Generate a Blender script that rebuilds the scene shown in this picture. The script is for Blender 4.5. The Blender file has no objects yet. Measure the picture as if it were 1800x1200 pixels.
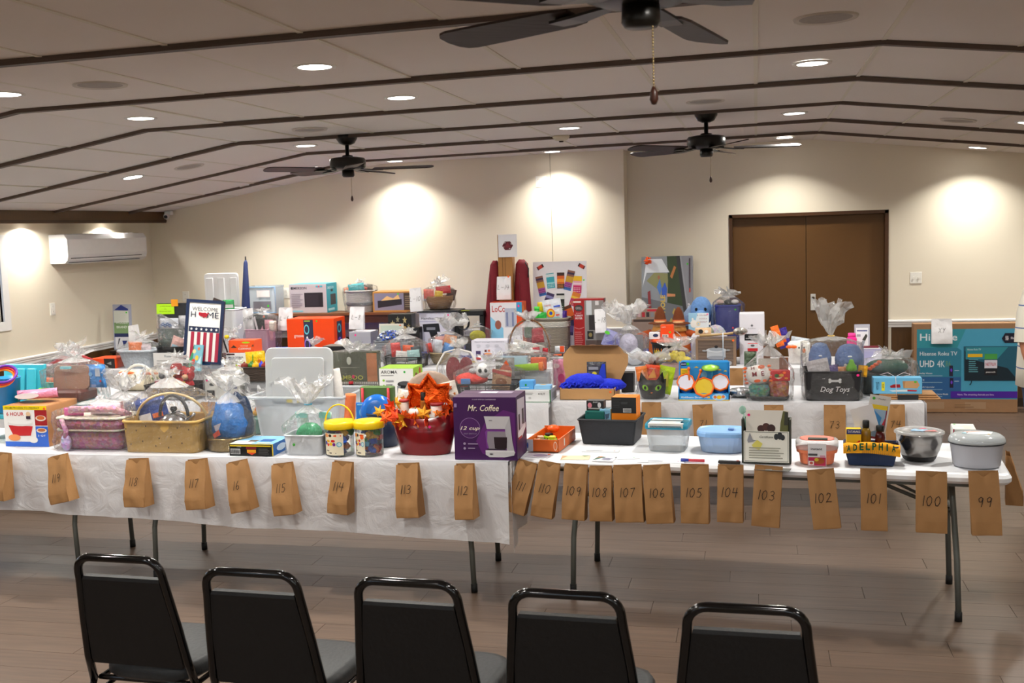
import bpy, bmesh, math, random
from math import sin, cos, pi, radians, sqrt
from mathutils import Vector, Matrix, noise
random.seed(7)
C = bpy.context.scene.collection
S = bpy.context.scene
# ---------------------------------------------------------------- camera, world, lights, exposure
YAW, PIT, ROL, F, H = 0.225268108, -0.104411132, -0.0324708255, 1890.93, 1.95
fwd = Vector((-sin(YAW)*cos(PIT), cos(YAW)*cos(PIT), sin(PIT)))
r0 = Vector((cos(YAW), sin(YAW), 0)); u0 = r0.cross(fwd)
RR = cos(ROL)*r0 + sin(ROL)*u0; UU = -sin(ROL)*r0 + cos(ROL)*u0
cd = bpy.data.cameras.new('camera'); cam = bpy.data.objects.new('camera', cd); C.objects.link(cam)
m = Matrix((RR, UU, -fwd)).transposed().to_4x4(); m.translation = Vector((0, 0, H)); cam.matrix_world = m
cd.sensor_width = 36; cd.lens = 36*F/1800; cd.clip_start = 0.05; cd.clip_end = 100
cd.dof.use_dof = True; cd.dof.focus_distance = 5.8; cd.dof.aperture_fstop = 6.3
S.camera = cam
S.view_settings.view_transform = 'Standard'; S.view_settings.look = 'None'
S.view_settings.gamma = 1; S.view_settings.use_curve_mapping = False
S.view_settings.exposure = 0.07
S.cycles.max_bounces = 8; S.cycles.diffuse_bounces = 4; S.cycles.transparent_max_bounces = 24
S.cycles.transmission_bounces = 6; S.cycles.sample_clamp_indirect = 4; S.cycles.caustics_reflective = False; S.cycles.caustics_refractive = False
w = bpy.data.worlds.new('sky'); S.world = w; w.use_nodes = True
nt = w.node_tree; bg = nt.nodes['Background']
sky = nt.nodes.new('ShaderNodeTexSky'); sky.sky_type = 'HOSEK_WILKIE'; sky.turbidity = 5; sky.ground_albedo = 0.4
sky.sun_direction = Vector((0.5, -0.5, 0.7)).normalized()
nt.links.new(sky.outputs[0], bg.inputs[0]); bg.inputs[1].default_value = 14.0
LAMP_W = 21.5
def ceilz(x):
    if x < -4.0: return 2.70 + .165*(x + 4.0)
    if x < .58: return 2.70 + .06*(x + 4)/4.58
    return 2.76 - .118*(x - .58)
def area_lamp(x, y, z, W=LAMP_W, size=.15, spread=122, tilt=0.0):
    ld = bpy.data.lights.new('downlight_bulb', 'AREA'); ld.shape = 'DISK'; ld.size = size; ld.energy = W
    ld.color = (1, .972, .9); ld.spread = radians(spread)
    o = bpy.data.objects.new('downlight_bulb', ld); C.objects.link(o); o.location = (x, y, z); o.rotation_euler = (0, tilt, 0)
    return o
LIGHTS = [(-1.98, 4.75), (-3.66, 4.79), (-3.69, 6.07), (-1.99, 6.03), (-3.69, 8.57), (-5.22, 8.4), (.29, 5.91), (-1.44, 8.57),
          (.29, 8.59), (.28, 11.05), (-2.03, 10.99), (-3.72, 10.97), (-4.42, 10.36), (-5.25, 10.62), (2.08, 11.2),
          (1.95, 8.6), (3.4, 10.9), (1.95, 5.9), (3.6, 8.2), (-5.3, 6.0), (-5.3, 4.6), (-1.98, 2.1), (-3.68, 2.1), (.29, 2.1), (2.0, 2.1),
          (-1.98, -.6), (-3.68, -.6), (.29, -.6), (2.0, -.6)]
for lx, ly in LIGHTS: area_lamp(lx, ly, ceilz(lx) - .035, W=LAMP_W*(.6 if ly > 10 else 1.12), spread=122 if ly > 10 else 165)
for ly in (9.05, 10.35): area_lamp(-6.74, ly, 2.12, W=10, size=.08, spread=160)

# ---------------------------------------------------------------- placing by sight line: points on real surfaces
def ray(px, py): return RR*((px-900)/F) + UU*((600-py)/F) + fwd
def atz(px, py, z): d = ray(px, py); return Vector((0, 0, H)) + d*((z-H)/d.z)
def aty(px, py, y): d = ray(px, py); return Vector((0, 0, H)) + d*(y/d.y)
def atx(px, py, x): d = ray(px, py); return Vector((0, 0, H)) + d*(x/d.x)
def XX(px, y, z):
    k = (px-900)/F; v = RR - k*fwd
    return -(v.y*y + v.z*(z-H))/v.x
def YY(px, py, z): return atz(px, py, z).y
TZ = .74

# ---------------------------------------------------------------- materials
def lin(h):
    c = [int(h[i:i+2], 16)/255 for i in (0, 2, 4)]
    return tuple(x/12.92 if x < .04045 else ((x+.055)/1.055)**2.4 for x in c) + (1,)
_m = {}
def mat(h, rough=.55, metal=0.0, kind=None, spec=.4):
    key = (h, rough, metal, kind)
    if key in _m: return _m[key]
    m = bpy.data.materials.new('mat_'+h); m.use_nodes = True; nt = m.node_tree; b = nt.nodes['Principled BSDF']
    b.inputs['Roughness'].default_value = rough; b.inputs['Metallic'].default_value = metal
    b.inputs['Specular IOR Level'].default_value = spec
    c = lin(h); b.inputs['Base Color'].default_value = c
    tc = nt.nodes.new('ShaderNodeTexCoord')
    def noise_mix(scale, amt, stretch=(1, 1, 1), coord='Object', detail=4, dark=.6, light=1.25):
        mp = nt.nodes.new('ShaderNodeMapping'); mp.inputs['Scale'].default_value = stretch
        n = nt.nodes.new('ShaderNodeTexNoise'); n.inputs['Scale'].default_value = scale; n.inputs['Detail'].default_value = detail
        mx = nt.nodes.new('ShaderNodeMix'); mx.data_type = 'RGBA'
        mx.inputs[6].default_value = tuple(x*dark for x in c[:3])+(1,); mx.inputs[7].default_value = tuple(min(1, x*light) for x in c[:3])+(1,)
        nt.links.new(tc.outputs[coord], mp.inputs[0]); nt.links.new(mp.outputs[0], n.inputs['Vector'])
        mr = nt.nodes.new('ShaderNodeMapRange'); mr.inputs[1].default_value = .5-.25/max(amt, .01)*1; mr.inputs[2].default_value = .5+.25/max(amt, .01)*1
        nt.links.new(n.outputs[0], mr.inputs[0]); nt.links.new(mr.outputs[0], mx.inputs[0]); nt.links.new(mx.outputs[2], b.inputs['Base Color'])
        return n
    def bump(n, s, d=.01):
        bp = nt.nodes.new('ShaderNodeBump'); bp.inputs['Strength'].default_value = s; bp.inputs['Distance'].default_value = d
        nt.links.new(n.outputs[0], bp.inputs['Height']); nt.links.new(bp.outputs[0], b.inputs['Normal'])
    if kind is None: noise_mix(14, .25, dark=.9, light=1.06)
    elif kind == 'wood': bump(noise_mix(5, .8, (1, 14, 14), dark=.7, light=1.2), .1)
    elif kind == 'woodx': bump(noise_mix(5, .8, (14, 14, 1), dark=.75, light=1.15), .08)
    elif kind == 'plank':
        n = noise_mix(3.2, .9, (1, 16, 1), 'Object', 8, .72, 1.2)
        oi = nt.nodes.new('ShaderNodeObjectInfo'); hs = nt.nodes.new('ShaderNodeHueSaturation'); mr = nt.nodes.new('ShaderNodeMapRange')
        mr.inputs[3].default_value = .9; mr.inputs[4].default_value = 1.07
        ad = nt.nodes.new('ShaderNodeVectorMath'); sc = nt.nodes.new('ShaderNodeVectorMath'); sc.operation = 'SCALE'; sc.inputs['Scale'].default_value = 37
        mp = [q for q in nt.nodes if q.type == 'MAPPING'][0]
        nt.links.new(tc.outputs['Object'], ad.inputs[0]); nt.links.new(oi.outputs['Random'], sc.inputs[0]); nt.links.new(sc.outputs[0], ad.inputs[1]); nt.links.new(ad.outputs[0], mp.inputs[0])
        mx = [q for q in nt.nodes if q.type == 'MIX'][0]
        nt.links.new(oi.outputs['Random'], mr.inputs[0]); nt.links.new(mr.outputs[0], hs.inputs['Value']); nt.links.new(mx.outputs[2], hs.inputs['Color'])
        nt.links.new(hs.outputs[0], b.inputs['Base Color']); bump(n, .06, .004)
    elif kind == 'fabric': bump(noise_mix(60, .5, dark=.8, light=1.1), .5, .003)
    elif kind == 'fuzz': bump(noise_mix(45, .6, dark=.75, light=1.15), 1.0, .01)
    elif kind == 'paper': bump(noise_mix(7, .5, dark=.86, light=1.08), .6, .012)
    elif kind == 'wall': bump(noise_mix(3, .3, dark=.97, light=1.02), .03, .002)
    elif kind == 'weave':
        wv = nt.nodes.new('ShaderNodeTexWave'); wv.inputs['Scale'].default_value = 28; wv.bands_direction = 'Z'; wv.inputs['Distortion'].default_value = 3
        mx = nt.nodes.new('ShaderNodeMix'); mx.data_type = 'RGBA'; mx.inputs[6].default_value = tuple(x*.5 for x in c[:3])+(1,); mx.inputs[7].default_value = c
        nt.links.new(tc.outputs['Object'], wv.inputs['Vector']); nt.links.new(wv.outputs[1], mx.inputs[0]); nt.links.new(mx.outputs[2], b.inputs['Base Color']); bump(wv, .8, .008)
    elif kind == 'stripe':
        sx = nt.nodes.new('ShaderNodeSeparateXYZ'); nt.links.new(tc.outputs['Object'], sx.inputs[0]); a = nt.nodes.new('ShaderNodeMath'); a.operation = 'MULTIPLY'; a.inputs[1].default_value = 7.3
        f = nt.nodes.new('ShaderNodeMath'); f.operation = 'FRACT'; g_ = nt.nodes.new('ShaderNodeMath'); g_.operation = 'LESS_THAN'; g_.inputs[1].default_value = .05
        mx = nt.nodes.new('ShaderNodeMix'); mx.data_type = 'RGBA'; mx.inputs[6].default_value = c; mx.inputs[7].default_value = lin('4a5f94')
        nt.links.new(sx.outputs[2], a.inputs[0]); nt.links.new(a.outputs[0], f.inputs[0]); nt.links.new(f.outputs[0], g_.inputs[0]); nt.links.new(g_.outputs[0], mx.inputs[0]); nt.links.new(mx.outputs[2], b.inputs['Base Color'])
    elif kind == 'foil':
        bump(noise_mix(22, .8, dark=.8, light=1.2), 1.0, .02)
    elif kind == 'yarn':
        v = nt.nodes.new('ShaderNodeTexVoronoi'); v.inputs['Scale'].default_value = 55; nt.links.new(tc.outputs['Object'], v.inputs['Vector'])
        hs = nt.nodes.new('ShaderNodeMix'); hs.data_type = 'RGBA'; hs.blend_type = 'MIX'; hs.inputs[0].default_value = .16; hs.inputs[6].default_value = c
        nt.links.new(v.outputs['Color'], hs.inputs[7]); nt.links.new(hs.outputs[2], b.inputs['Base Color']); bump(v, .8, .01)
    _m[key] = m; return m
def mat_emit(h, s):
    key = ('em', h, s)
    if key in _m: return _m[key]
    m = bpy.data.materials.new('mat_lit'); m.use_nodes = True; nt = m.node_tree; nt.nodes.remove(nt.nodes['Principled BSDF'])
    e = nt.nodes.new('ShaderNodeEmission'); e.inputs[0].default_value = lin(h); e.inputs[1].default_value = s
    nt.links.new(e.outputs[0], nt.nodes['Material Output'].inputs[0]); _m[key] = m; return m
def mat_clear(h='ffffff', gloss=.07, haze=.05, scale=9, key='film', rough=.07, bmp=1.0):
    k = (key, h, gloss, haze)
    if k in _m: return _m[k]
    m = bpy.data.materials.new('mat_'+key); m.use_nodes = True; nt = m.node_tree; nt.nodes.remove(nt.nodes['Principled BSDF'])
    N = nt.nodes.new; L = nt.links.new
    tr = N('ShaderNodeBsdfTransparent'); tr.inputs[0].default_value = lin(h)
    gl = N('ShaderNodeBsdfGlossy'); gl.inputs['Roughness'].default_value = rough
    df = N('ShaderNodeBsdfDiffuse'); df.inputs[0].default_value = lin(h)
    fr = N('ShaderNodeFresnel'); fr.inputs[0].default_value = 1.4
    ad = N('ShaderNodeMath'); ad.operation = 'MULTIPLY_ADD'; ad.inputs[1].default_value = .55; ad.inputs[2].default_value = gloss*.55
    m1 = N('ShaderNodeMixShader'); m2 = N('ShaderNodeMixShader'); m1.inputs[0].default_value = haze
    tc = N('ShaderNodeTexCoord'); no = N('ShaderNodeTexNoise'); no.inputs['Scale'].default_value = scale; no.inputs['Detail'].default_value = 3
    no.inputs['Distortion'].default_value = 1.5
    bp = N('ShaderNodeBump'); bp.inputs['Strength'].default_value = bmp; bp.inputs['Distance'].default_value = .03
    L(tc.outputs['Object'], no.inputs['Vector']); L(no.outputs[0], bp.inputs['Height']); L(bp.outputs[0], gl.inputs['Normal']); L(bp.outputs[0], fr.inputs['Normal'])
    L(fr.outputs[0], ad.inputs[0]); L(ad.outputs[0], m2.inputs[0])
    L(tr.outputs[0], m1.inputs[1]); L(df.outputs[0], m1.inputs[2]); L(m1.outputs[0], m2.inputs[1]); L(gl.outputs[0], m2.inputs[2])
    L(m2.outputs[0], nt.nodes['Material Output'].inputs[0]); _m[k] = m; return m
def FILM(): return mat_clear('ffffff', .07, .035, 13, 'film', .07, 1.0)
def TUFT(): return mat_clear('ffffff', .1, .3, 13, 'film', .07, 1.0)
def CLEAR(h='f4f8fa', haze=.25): return mat_clear(h, .1, haze, 2, 'plastic', .1, .05)

# ---------------------------------------------------------------- mesh building
class MB:
    def __init__(s): s.v = []; s.f = []; s.m = []; s.sm = []; s.mats = []; s.M = Matrix.Identity(4)
    def mi(s, m):
        if m not in s.mats: s.mats.append(m)
        return s.mats.index(m)
    def add(s, vs, fs, m, smooth=False):
        b = len(s.v); k = s.mi(m); s.v += [s.M @ Vector(v) for v in vs]
        for f in fs: s.f.append([b+i for i in f]); s.m.append(k); s.sm.append(smooth)
        return s
    def box(s, x0, y0, z0, x1, y1, z1, m):
        vs = [(x, y, z) for z in (z0, z1) for y in (y0, y1) for x in (x0, x1)]
        return s.add(vs, [(0, 2, 3, 1), (4, 5, 7, 6), (0, 1, 5, 4), (2, 6, 7, 3), (0, 4, 6, 2), (1, 3, 7, 5)], m)
    def rbox(s, x0, y0, z0, x1, y1, z1, m, r=.01, taper=0.0, smooth=False, n=3):
        """box with rounded vertical edges and soft top/bottom; taper shrinks the bottom"""
        cx, cy = (x0+x1)/2, (y0+y1)/2; hx, hy = (x1-x0)/2, (y1-y0)/2; r = min(r, hx*.95, hy*.95); b = min(r*.5, (z1-z0)*.3)
        rings = []
        for z, ins, t in ((z0, b, 1), (z0+b, 0, 1), (z1-b, 0, 0), (z1, b, 0)):
            k = 1 - taper*t; R = []
            for q in range(4):
                sx, sy = ((1, 1), (-1, 1), (-1, -1), (1, -1))[q]
                for j in range(n+1):
                    a = q*pi/2 + j/n*pi/2
                    R.append((cx+k*(sx*(hx-r)+(r-ins)*cos(a)), cy+k*(sy*(hy-r)+(r-ins)*sin(a)), z))
            rings.append(R)
        return s.loft(rings, m, True, True, smooth)
    def loft(s, rings, m, cap0=False, cap1=False, smooth=True, closed=True):
        n = len(rings[0]); vs = [v for R in rings for v in R]; fs = []
        for i in range(len(rings)-1):
            for j in range(n if closed else n-1):
                a, b = i*n+j, i*n+(j+1) % n; fs.append((a, b, b+n, a+n))
        if cap0: fs.append(tuple(reversed(range(n))))
        if cap1: fs.append(tuple(range((len(rings)-1)*n, len(rings)*n)))
        return s.add(vs, fs, m, smooth)
    def lathe(s, prof, m, c=(0, 0, 0), seg=20, sx=1, sy=1, cap0=True, cap1=True, smooth=True, sq=0, wob=0.0, wn=0, rot=0):
        rings = []
        for r, z in prof:
            R = []
            for j in range(seg):
                a = 2*pi*j/seg; ca, sa = cos(a), sin(a); k = 1
                if sq: k = 1/((abs(ca)**sq+abs(sa)**sq)**(1/sq))
                if wob: k *= 1+wob*cos(wn*a+rot)
                R.append((c[0]+r*k*sx*ca, c[1]+r*k*sy*sa, c[2]+z))
            rings.append(R)
        return s.loft(rings, m, cap0, cap1, smooth)
    def ball(s, c, rx, ry, rz, m, seg=14, rings=8, nz=0.0, ns=3.0, seed=0):
        vs = [(c[0], c[1], c[2]-rz)]; fs = []
        for i in range(1, rings):
            t = -pi/2 + pi*i/rings
            for j in range(seg):
                a = 2*pi*j/seg; d = Vector((cos(t)*cos(a), cos(t)*sin(a), sin(t))); k = 1
                if nz: k += nz*noise.noise(d*ns+Vector((seed, seed*1.7, 0)))
                vs.append((c[0]+rx*k*d.x, c[1]+ry*k*d.y, c[2]+rz*k*d.z))
        vs.append((c[0], c[1], c[2]+rz)); L = len(vs)-1
        for j in range(seg): fs.append((0, 1+(j+1) % seg, 1+j)); fs.append((L, L-seg+j, L-seg+(j+1) % seg))
        for i in range(rings-2):
            for j in range(seg):
                a, b = 1+i*seg+j, 1+i*seg+(j+1) % seg; fs.append((a, b, b+seg, a+seg))
        return s.add(vs, fs, m, True)
    def tube(s, pts, r, m, seg=8, closed=False, cap=True, smooth=True):
        pts = [Vector(p) for p in pts]; n = len(pts); rs = r if isinstance(r, (list, tuple)) else [r]*n; rings = []; up = None
        for i, p in enumerate(pts):
            if closed: t = pts[(i+1) % n]-pts[i-1]
            else: t = pts[min(i+1, n-1)]-pts[max(i-1, 0)]
            t.normalize()
            if up is None: up = Vector((0, 0, 1)) if abs(t.z) < .9 else Vector((1, 0, 0))
            a = t.cross(up).normalized(); b = a.cross(t).normalized(); up = b
            rings.append([tuple(p+(a*cos(2*pi*j/seg)+b*sin(2*pi*j/seg))*rs[i]) for j in range(seg)])
        if closed: rings.append(rings[0])
        return s.loft(rings, m, cap and not closed, cap and not closed, smooth)
    def prism(s, poly, d0, d1, m, ax='y'):
        """poly in the x,z plane (ax y), x,y plane (ax z) or y,z plane (ax x), extruded d0..d1"""
        n = len(poly)
        def P(p, d): return {'y': (p[0], d, p[1]), 'z': (p[0], p[1], d), 'x': (d, p[0], p[1])}[ax]
        vs = [P(p, d0) for p in poly]+[P(p, d1) for p in poly]
        fs = [tuple(range(n)), tuple(reversed(range(n, 2*n)))]+[(i, i+n, (i+1) % n+n, (i+1) % n) for i in range(n)]
        return s.add(vs, fs, m)
    def sheet(s, nx, ny, fn, m, smooth=True):
        vs = [fn(i/nx, j/ny) for j in range(ny+1) for i in range(nx+1)]
        fs = [(j*(nx+1)+i, j*(nx+1)+i+1, (j+1)*(nx+1)+i+1, (j+1)*(nx+1)+i) for j in range(ny) for i in range(nx)]
        return s.add(vs, fs, m, smooth)
    def build(s, name, parent=None, label=None, kind=None, fix=True):
        me = bpy.data.meshes.new(name); me.from_pydata([tuple(v) for v in s.v], [], s.f)
        for q in s.mats: me.materials.append(q)
        me.polygons.foreach_set('material_index', s.m); me.polygons.foreach_set('use_smooth', s.sm)
        if fix:
            bm = bmesh.new(); bm.from_mesh(me); bmesh.ops.recalc_face_normals(bm, faces=bm.faces); bm.to_mesh(me); bm.free()
        me.update()
        o = bpy.data.objects.new(name, me); C.objects.link(o)
        if parent: o.parent = parent
        if label: o['label'] = label
        if kind: o['kind'] = kind
        return o
def tag(o, label, cat, group=None):
    o['label'] = label; o['category'] = cat
    if group: o['group'] = group
    return o
def thing(name, label, cat, loc=(0, 0, 0), rz=0.0, group=None, rx=0.0, ry=0.0):
    o = bpy.data.objects.new(name, None); o.empty_display_size = .05; C.objects.link(o)
    o.location = loc; o.rotation_euler = (rx, ry, rz); return tag(o, label, cat, group)
def struct(mb, name, parent=None, fix=True):
    o = mb.build(name, parent, fix=fix)
    if parent is None: o['kind'] = 'structure'
    return o
def copy_tree(o, parent=None):
    c = o.copy(); C.objects.link(c)
    if parent: c.parent = parent
    for ch in list(o.children): copy_tree(ch, c)
    return c
# flat print: elements in 0..1 of the face. r=rect e=ellipse t=text p=polygon l=line
_tx = {}
def text_mesh(t, bold=0.0, shear=0.0):
    k = (t, bold, shear)
    if k not in _tx:
        cu = bpy.data.curves.new('t', 'FONT'); cu.body = t; cu.size = 1; cu.resolution_u = 2; cu.offset = bold; cu.shear = shear
        o = bpy.data.objects.new('t', cu); me = bpy.data.meshes.new_from_object(o)
        vs = [Vector(v.co) for v in me.vertices]; fs = [tuple(p.vertices) for p in me.polygons]
        if vs:
            x0 = min(v.x for v in vs); x1 = max(v.x for v in vs); y0 = min(v.y for v in vs); y1 = max(v.y for v in vs)
        else: x0 = x1 = y0 = y1 = 0
        _tx[k] = (vs, fs, x0, x1, y0, y1)
        bpy.data.objects.remove(o); bpy.data.curves.remove(cu); bpy.data.meshes.remove(me)
    return _tx[k]
def ink(mb, spec, W, Hh, eps=.0007, rough=.45):
    for i, e in enumerate(spec):
        n = eps*(1+i*.35); k = e[0]; h = e[-1]; mm = mat(h, rough) if isinstance(h, str) else h
        if k == 'r': _, a, b, c, d, _h = e; mb.add([(a*W, b*Hh, n), (c*W, b*Hh, n), (c*W, d*Hh, n), (a*W, d*Hh, n)], [(0, 1, 2, 3)], mm)
        elif k == 'e':
            _, a, b, c, d, _h = e; q = 18; mb.add([((a+c*cos(2*pi*j/q))*W, (b+d*sin(2*pi*j/q))*Hh, n) for j in range(q)], [tuple(range(q))], mm)
        elif k == 'p': mb.add([(x*W, y*Hh, n) for x, y in e[1]], [tuple(range(len(e[1])))], mm)
        elif k == 'l':
            _, pts, wd, _h = e
            for (x0, y0), (x1, y1) in zip(pts, pts[1:]):
                d = Vector(((x1-x0)*W, (y1-y0)*Hh, 0)); L = d.length or 1; p = Vector((-d.y, d.x, 0))/L*wd/2; q = d/L*wd*.3
                a = Vector((x0*W, y0*Hh, n))-q; b = Vector((x1*W, y1*Hh, n))+q
                mb.add([a-p, b-p, b+p, a+p], [(0, 1, 2, 3)], mm)
        elif k == 't':
            _, t, cx, cy, w_, h_, _h = e; bold = .012 if not t.startswith('~') else 0.0; t = t.lstrip('~'); sh = 0.0
            if t.startswith('/'): sh = .3; t = t[1:]
            vs, fs, x0, x1, y0, y1 = text_mesh(t, bold, sh)
            if x1 > x0:
                kx = w_*W/(x1-x0); ky = h_*Hh/(y1-y0); mb.add([(cx*W+(v.x-(x0+x1)/2)*kx, cy*Hh+(v.y-(y0+y1)/2)*ky, n) for v in vs], fs, mm)
FRONT = lambda y=0.0: Matrix(((1, 0, 0, 0), (0, 0, -1, y), (0, 1, 0, 0), (0, 0, 0, 1)))
def RIGHT(x): return Matrix(((0, 0, 1, x), (1, 0, 0, 0), (0, 1, 0, 0), (0, 0, 0, 1)))
def LEFT(x, D): return Matrix(((0, 0, -1, x), (-1, 0, 0, D), (0, 1, 0, 0), (0, 0, 0, 1)))
def TOP(z): return Matrix(((1, 0, 0, 0), (0, 1, 0, 0), (0, 0, 1, z), (0, 0, 0, 1)))
def printed(parent, spec, W, Hh, M4, name='printed_front', label=None):
    if not spec: return None
    mb = MB(); mb.M = M4; ink(mb, spec, W, Hh); return mb.build(name, parent, label, fix=False)
def lines(x0, x1, y0, y1, n, col, rag=.3):
    """rows of small print drawn as thin bars"""
    out = []
    for i in range(n):
        y = y1-(y1-y0)*(i+.5)/n; t = (y1-y0)/n*.22; out.append(('r', x0, y-t, x1-(x1-x0)*rag*random.random(), y+t, col))
    return out
# ================================================================ THE SETTING
YL, YR, XL, XR, YB = 11.3, 11.6, -6.85, 5.2, -3.2
XS = -1.34   # where the back wall steps back
WALLC, BROWN, TRIM = mat('e9dfcb', .7, kind='wall'), mat('4e3314', .45, kind='woodx'), mat('f2f0ee', .4)
fl = MB(); fl.box(XL-.2, YB-.2, -.12, XR+.2, YR+.3, -.008, mat('4a4038', .8)); floor = struct(fl, 'floor')
PL, PW = 1.22, .18; PM = mat('645245', .36, kind='plank', spec=.5)
pb = MB(); pb.box(.0012, .0008, -.009, PL-.0012, PW-.0008, 0, PM); plank0 = pb.build('plank', floor)
first = True; rest = MB(); k = 0
for j in range(int((YR+.3-YB)/PW)+1):
    y = YB+j*PW; off = (j*.437*PL) % PL
    for i in range(-1, 11):
        x = XL-.2+off+i*PL-PL*.2
        if x > XR: continue
        if 3.0 < y < 7.5 and -5.6 < x < 2.3:
            o = plank0 if first else plank0.copy()
            if not first: C.objects.link(o)
            o.location = (x, y, 0); first = False; k += 1
        else: rest.M = Matrix.Translation((x, y, 0)); rest.box(.0012, .0008, -.009, PL-.0012, PW-.0008, 0, PM)
rest.build('floorboards', floor, kind='stuff')
def wallbox(name, *boxes):
    b = MB()
    for q in boxes: b.box(*q, WALLC)
    return struct(b, name)
# left wall with the window opening and one for the added window
WY0, WY1, WZ0, WZ1 = 7.72, 8.70, 1.24, 1.96
wallbox('wall_left', (XL-.15, YB, 0, XL, 4.2, 3), (XL-.15, 5.7, 0, XL, WY0, 3), (XL-.15, 4.2, 0, XL, 5.7, WZ0), (XL-.15, 4.2, WZ1, XL, 5.7, 3), (XL-.15, WY1, 0, XL, YL+.6, 3), (XL-.15, WY0, 0, XL, WY1, WZ0), (XL-.15, WY0, WZ1, XL, WY1, 3))
DX0, DX1, DZ = -.277, 1.316, 2.02
wallbox('wall_back', (XL-.15, YL, 0, XS, YL+.5, 3), (XS, YR, 0, DX0, YR+.15, 3), (DX1, YR, 0, XR+.15, YR+.15, 3), (DX0, YR, DZ, DX1, YR+.15, 3))
wallbox('wall_right', (XR, YB, 0, XR+.15, YR, 3)); FILL_WIN = [(-5.6, -4.1), (-2.6, -1.1), (.4, 1.9), (3.1, 4.6)]; q_ = [(XL, YB-.15, 0, XR, YB, .95), (XL, YB-.15, 2.05, XR, YB, 3)]; e_ = [XL]+[v for p in FILL_WIN for v in p]+[XR]
wallbox('wall_front', *(q_+[(e_[i], YB-.15, .95, e_[i+1], YB, 2.05) for i in range(0, len(e_), 2)]))
for n_, (a, c) in enumerate(FILL_WIN):  # unseen windows added behind the camera for soft fill daylight
    b = MB()
    for q in ((a-.08, .87, a, 2.13), (c, .87, c+.08, 2.13), (a, 2.05, c, 2.13), (a, .87, c, .95), ((a+c)/2-.02, .95, (a+c)/2+.02, 2.05)): b.box(q[0], YB-.1, q[1], q[2], YB+.02, q[3], TRIM)
    wf = struct(b, 'window_%d' % (n_+3)); b = MB(); b.box(a, YB-.09, .95, c, YB-.085, 2.05, CLEAR('ffffff', .0)); b.build('window_pane', wf)
tr = MB(); tr.box(-2.118, YL-.004, .9, -2.112, YL, 2.75, mat('a89c82')); struct(tr, 'trim_1')   # joint where two wall boards meet
# wainscot and chair rail
wn = MB(); wn.box(XL, YB, 0, XL+.012, YL, .86, BROWN); wn.box(XL, YL-.012, 0, XS, YL, .86, BROWN); wn.box(XS, YR-.012, 0, DX0-.06, YR, .86, BROWN); wn.box(DX1+.03, YR-.012, 0, XR, YR, .82, BROWN)
struct(wn, 'trim_2')
def rail(name, p0, p1, nrm):
    b = MB(); d = (Vector(p1)-Vector(p0)); L = d.length; d.normalize(); n = Vector(nrm)
    prof = [(0, 0), (.014, .004), (.014, .03), (.024, .036), (.024, .052), (.034, .058), (.034, .072), (.02, .078), (0, .078)]
    b.loft([[tuple(Vector(p0)+d*t+n*a+Vector((0, 0, q))) for a, q in prof] for t in (0, L)], TRIM, True, True, False); struct(b, name)
rail('trim_3', (XL, YB, .80), (XL, YL, .80), (1, 0, 0)); rail('trim_4', (XL, YL, .80), (XS, YL, .80), (0, -1, 0))
rail('trim_5', (XS, YR, .80), (DX0-.06, YR, .80), (0, -1, 0)); rail('trim_6', (DX1+.0, YR, .815), (XR, YR, .815), (0, -1, 0))
bb = MB(); bb.box(DX1+.06, YR-.03, 0, XR, YR-.012, .09, mat('2e1f10')); struct(bb, 'baseboard_back')
# double door
dr = MB(); fm = mat('4a2c12', .4)
dr.box(DX0, YR-.01, 0, DX0+.035, YR+.14, DZ, fm); dr.box(DX1-.035, YR-.01, 0, DX1, YR+.14, DZ, fm); dr.box(DX0, YR-.01, DZ-.035, DX1, YR+.14, DZ, fm); door = struct(dr, 'door_1')
dm = mat('5f3e14', .5)
for a, b_ in ((DX0+.037, .503), (.509, DX1-.037)):
    p = MB(); p.box(a, YR+.06, .005, b_, YR+.1, DZ-.038, dm); p.build('door_leaf', door)
p = MB(); p.box(DX0, YR+.104, 0, DX1, YR+.14, DZ, mat('120c08')); p.build('gap_light_block', door)  # unseen dark panel added to stop outside light showing between the leaves
p = MB(); p.box(.55, YR+.052, 1.02, .605, YR+.06, 1.22, mat('d8d6d0', .3, .4)); p.lathe([(.018, 0), (.018, .012), (.012, .016)], mat('3a3a38', .3, .8), (0, 0, 0)); p.M = Matrix.Identity(4); 
q = MB(); q.box(.55, YR+.05, 1.0, .6, YR+.06, 1.17, mat('d8d6d0', .3, .4)); q.tube([(.575, YR+.05, 1.13), (.575, YR+.035, 1.13)], .016, mat('4a4038', .3, .8)); q.build('door_handle', door, 'pale metal latch plate with a dark round lock')
# soffit and fascia on the left
FX = -6.63; fz0 = 2.145; fz1 = ceilz(FX)
f = MB(); f.box(FX-.03, YB, fz0, FX, YL, fz1+.02, BROWN); f.box(FX, YB, fz0+.012, FX+.006, YL, fz0+.03, mat('3a2410')); struct(f, 'trim_7')
f = MB(); f.box(XL, YB, fz0+.02, FX-.03, YL, fz0+.05, WALLC); struct(f, 'trim_8')
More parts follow.
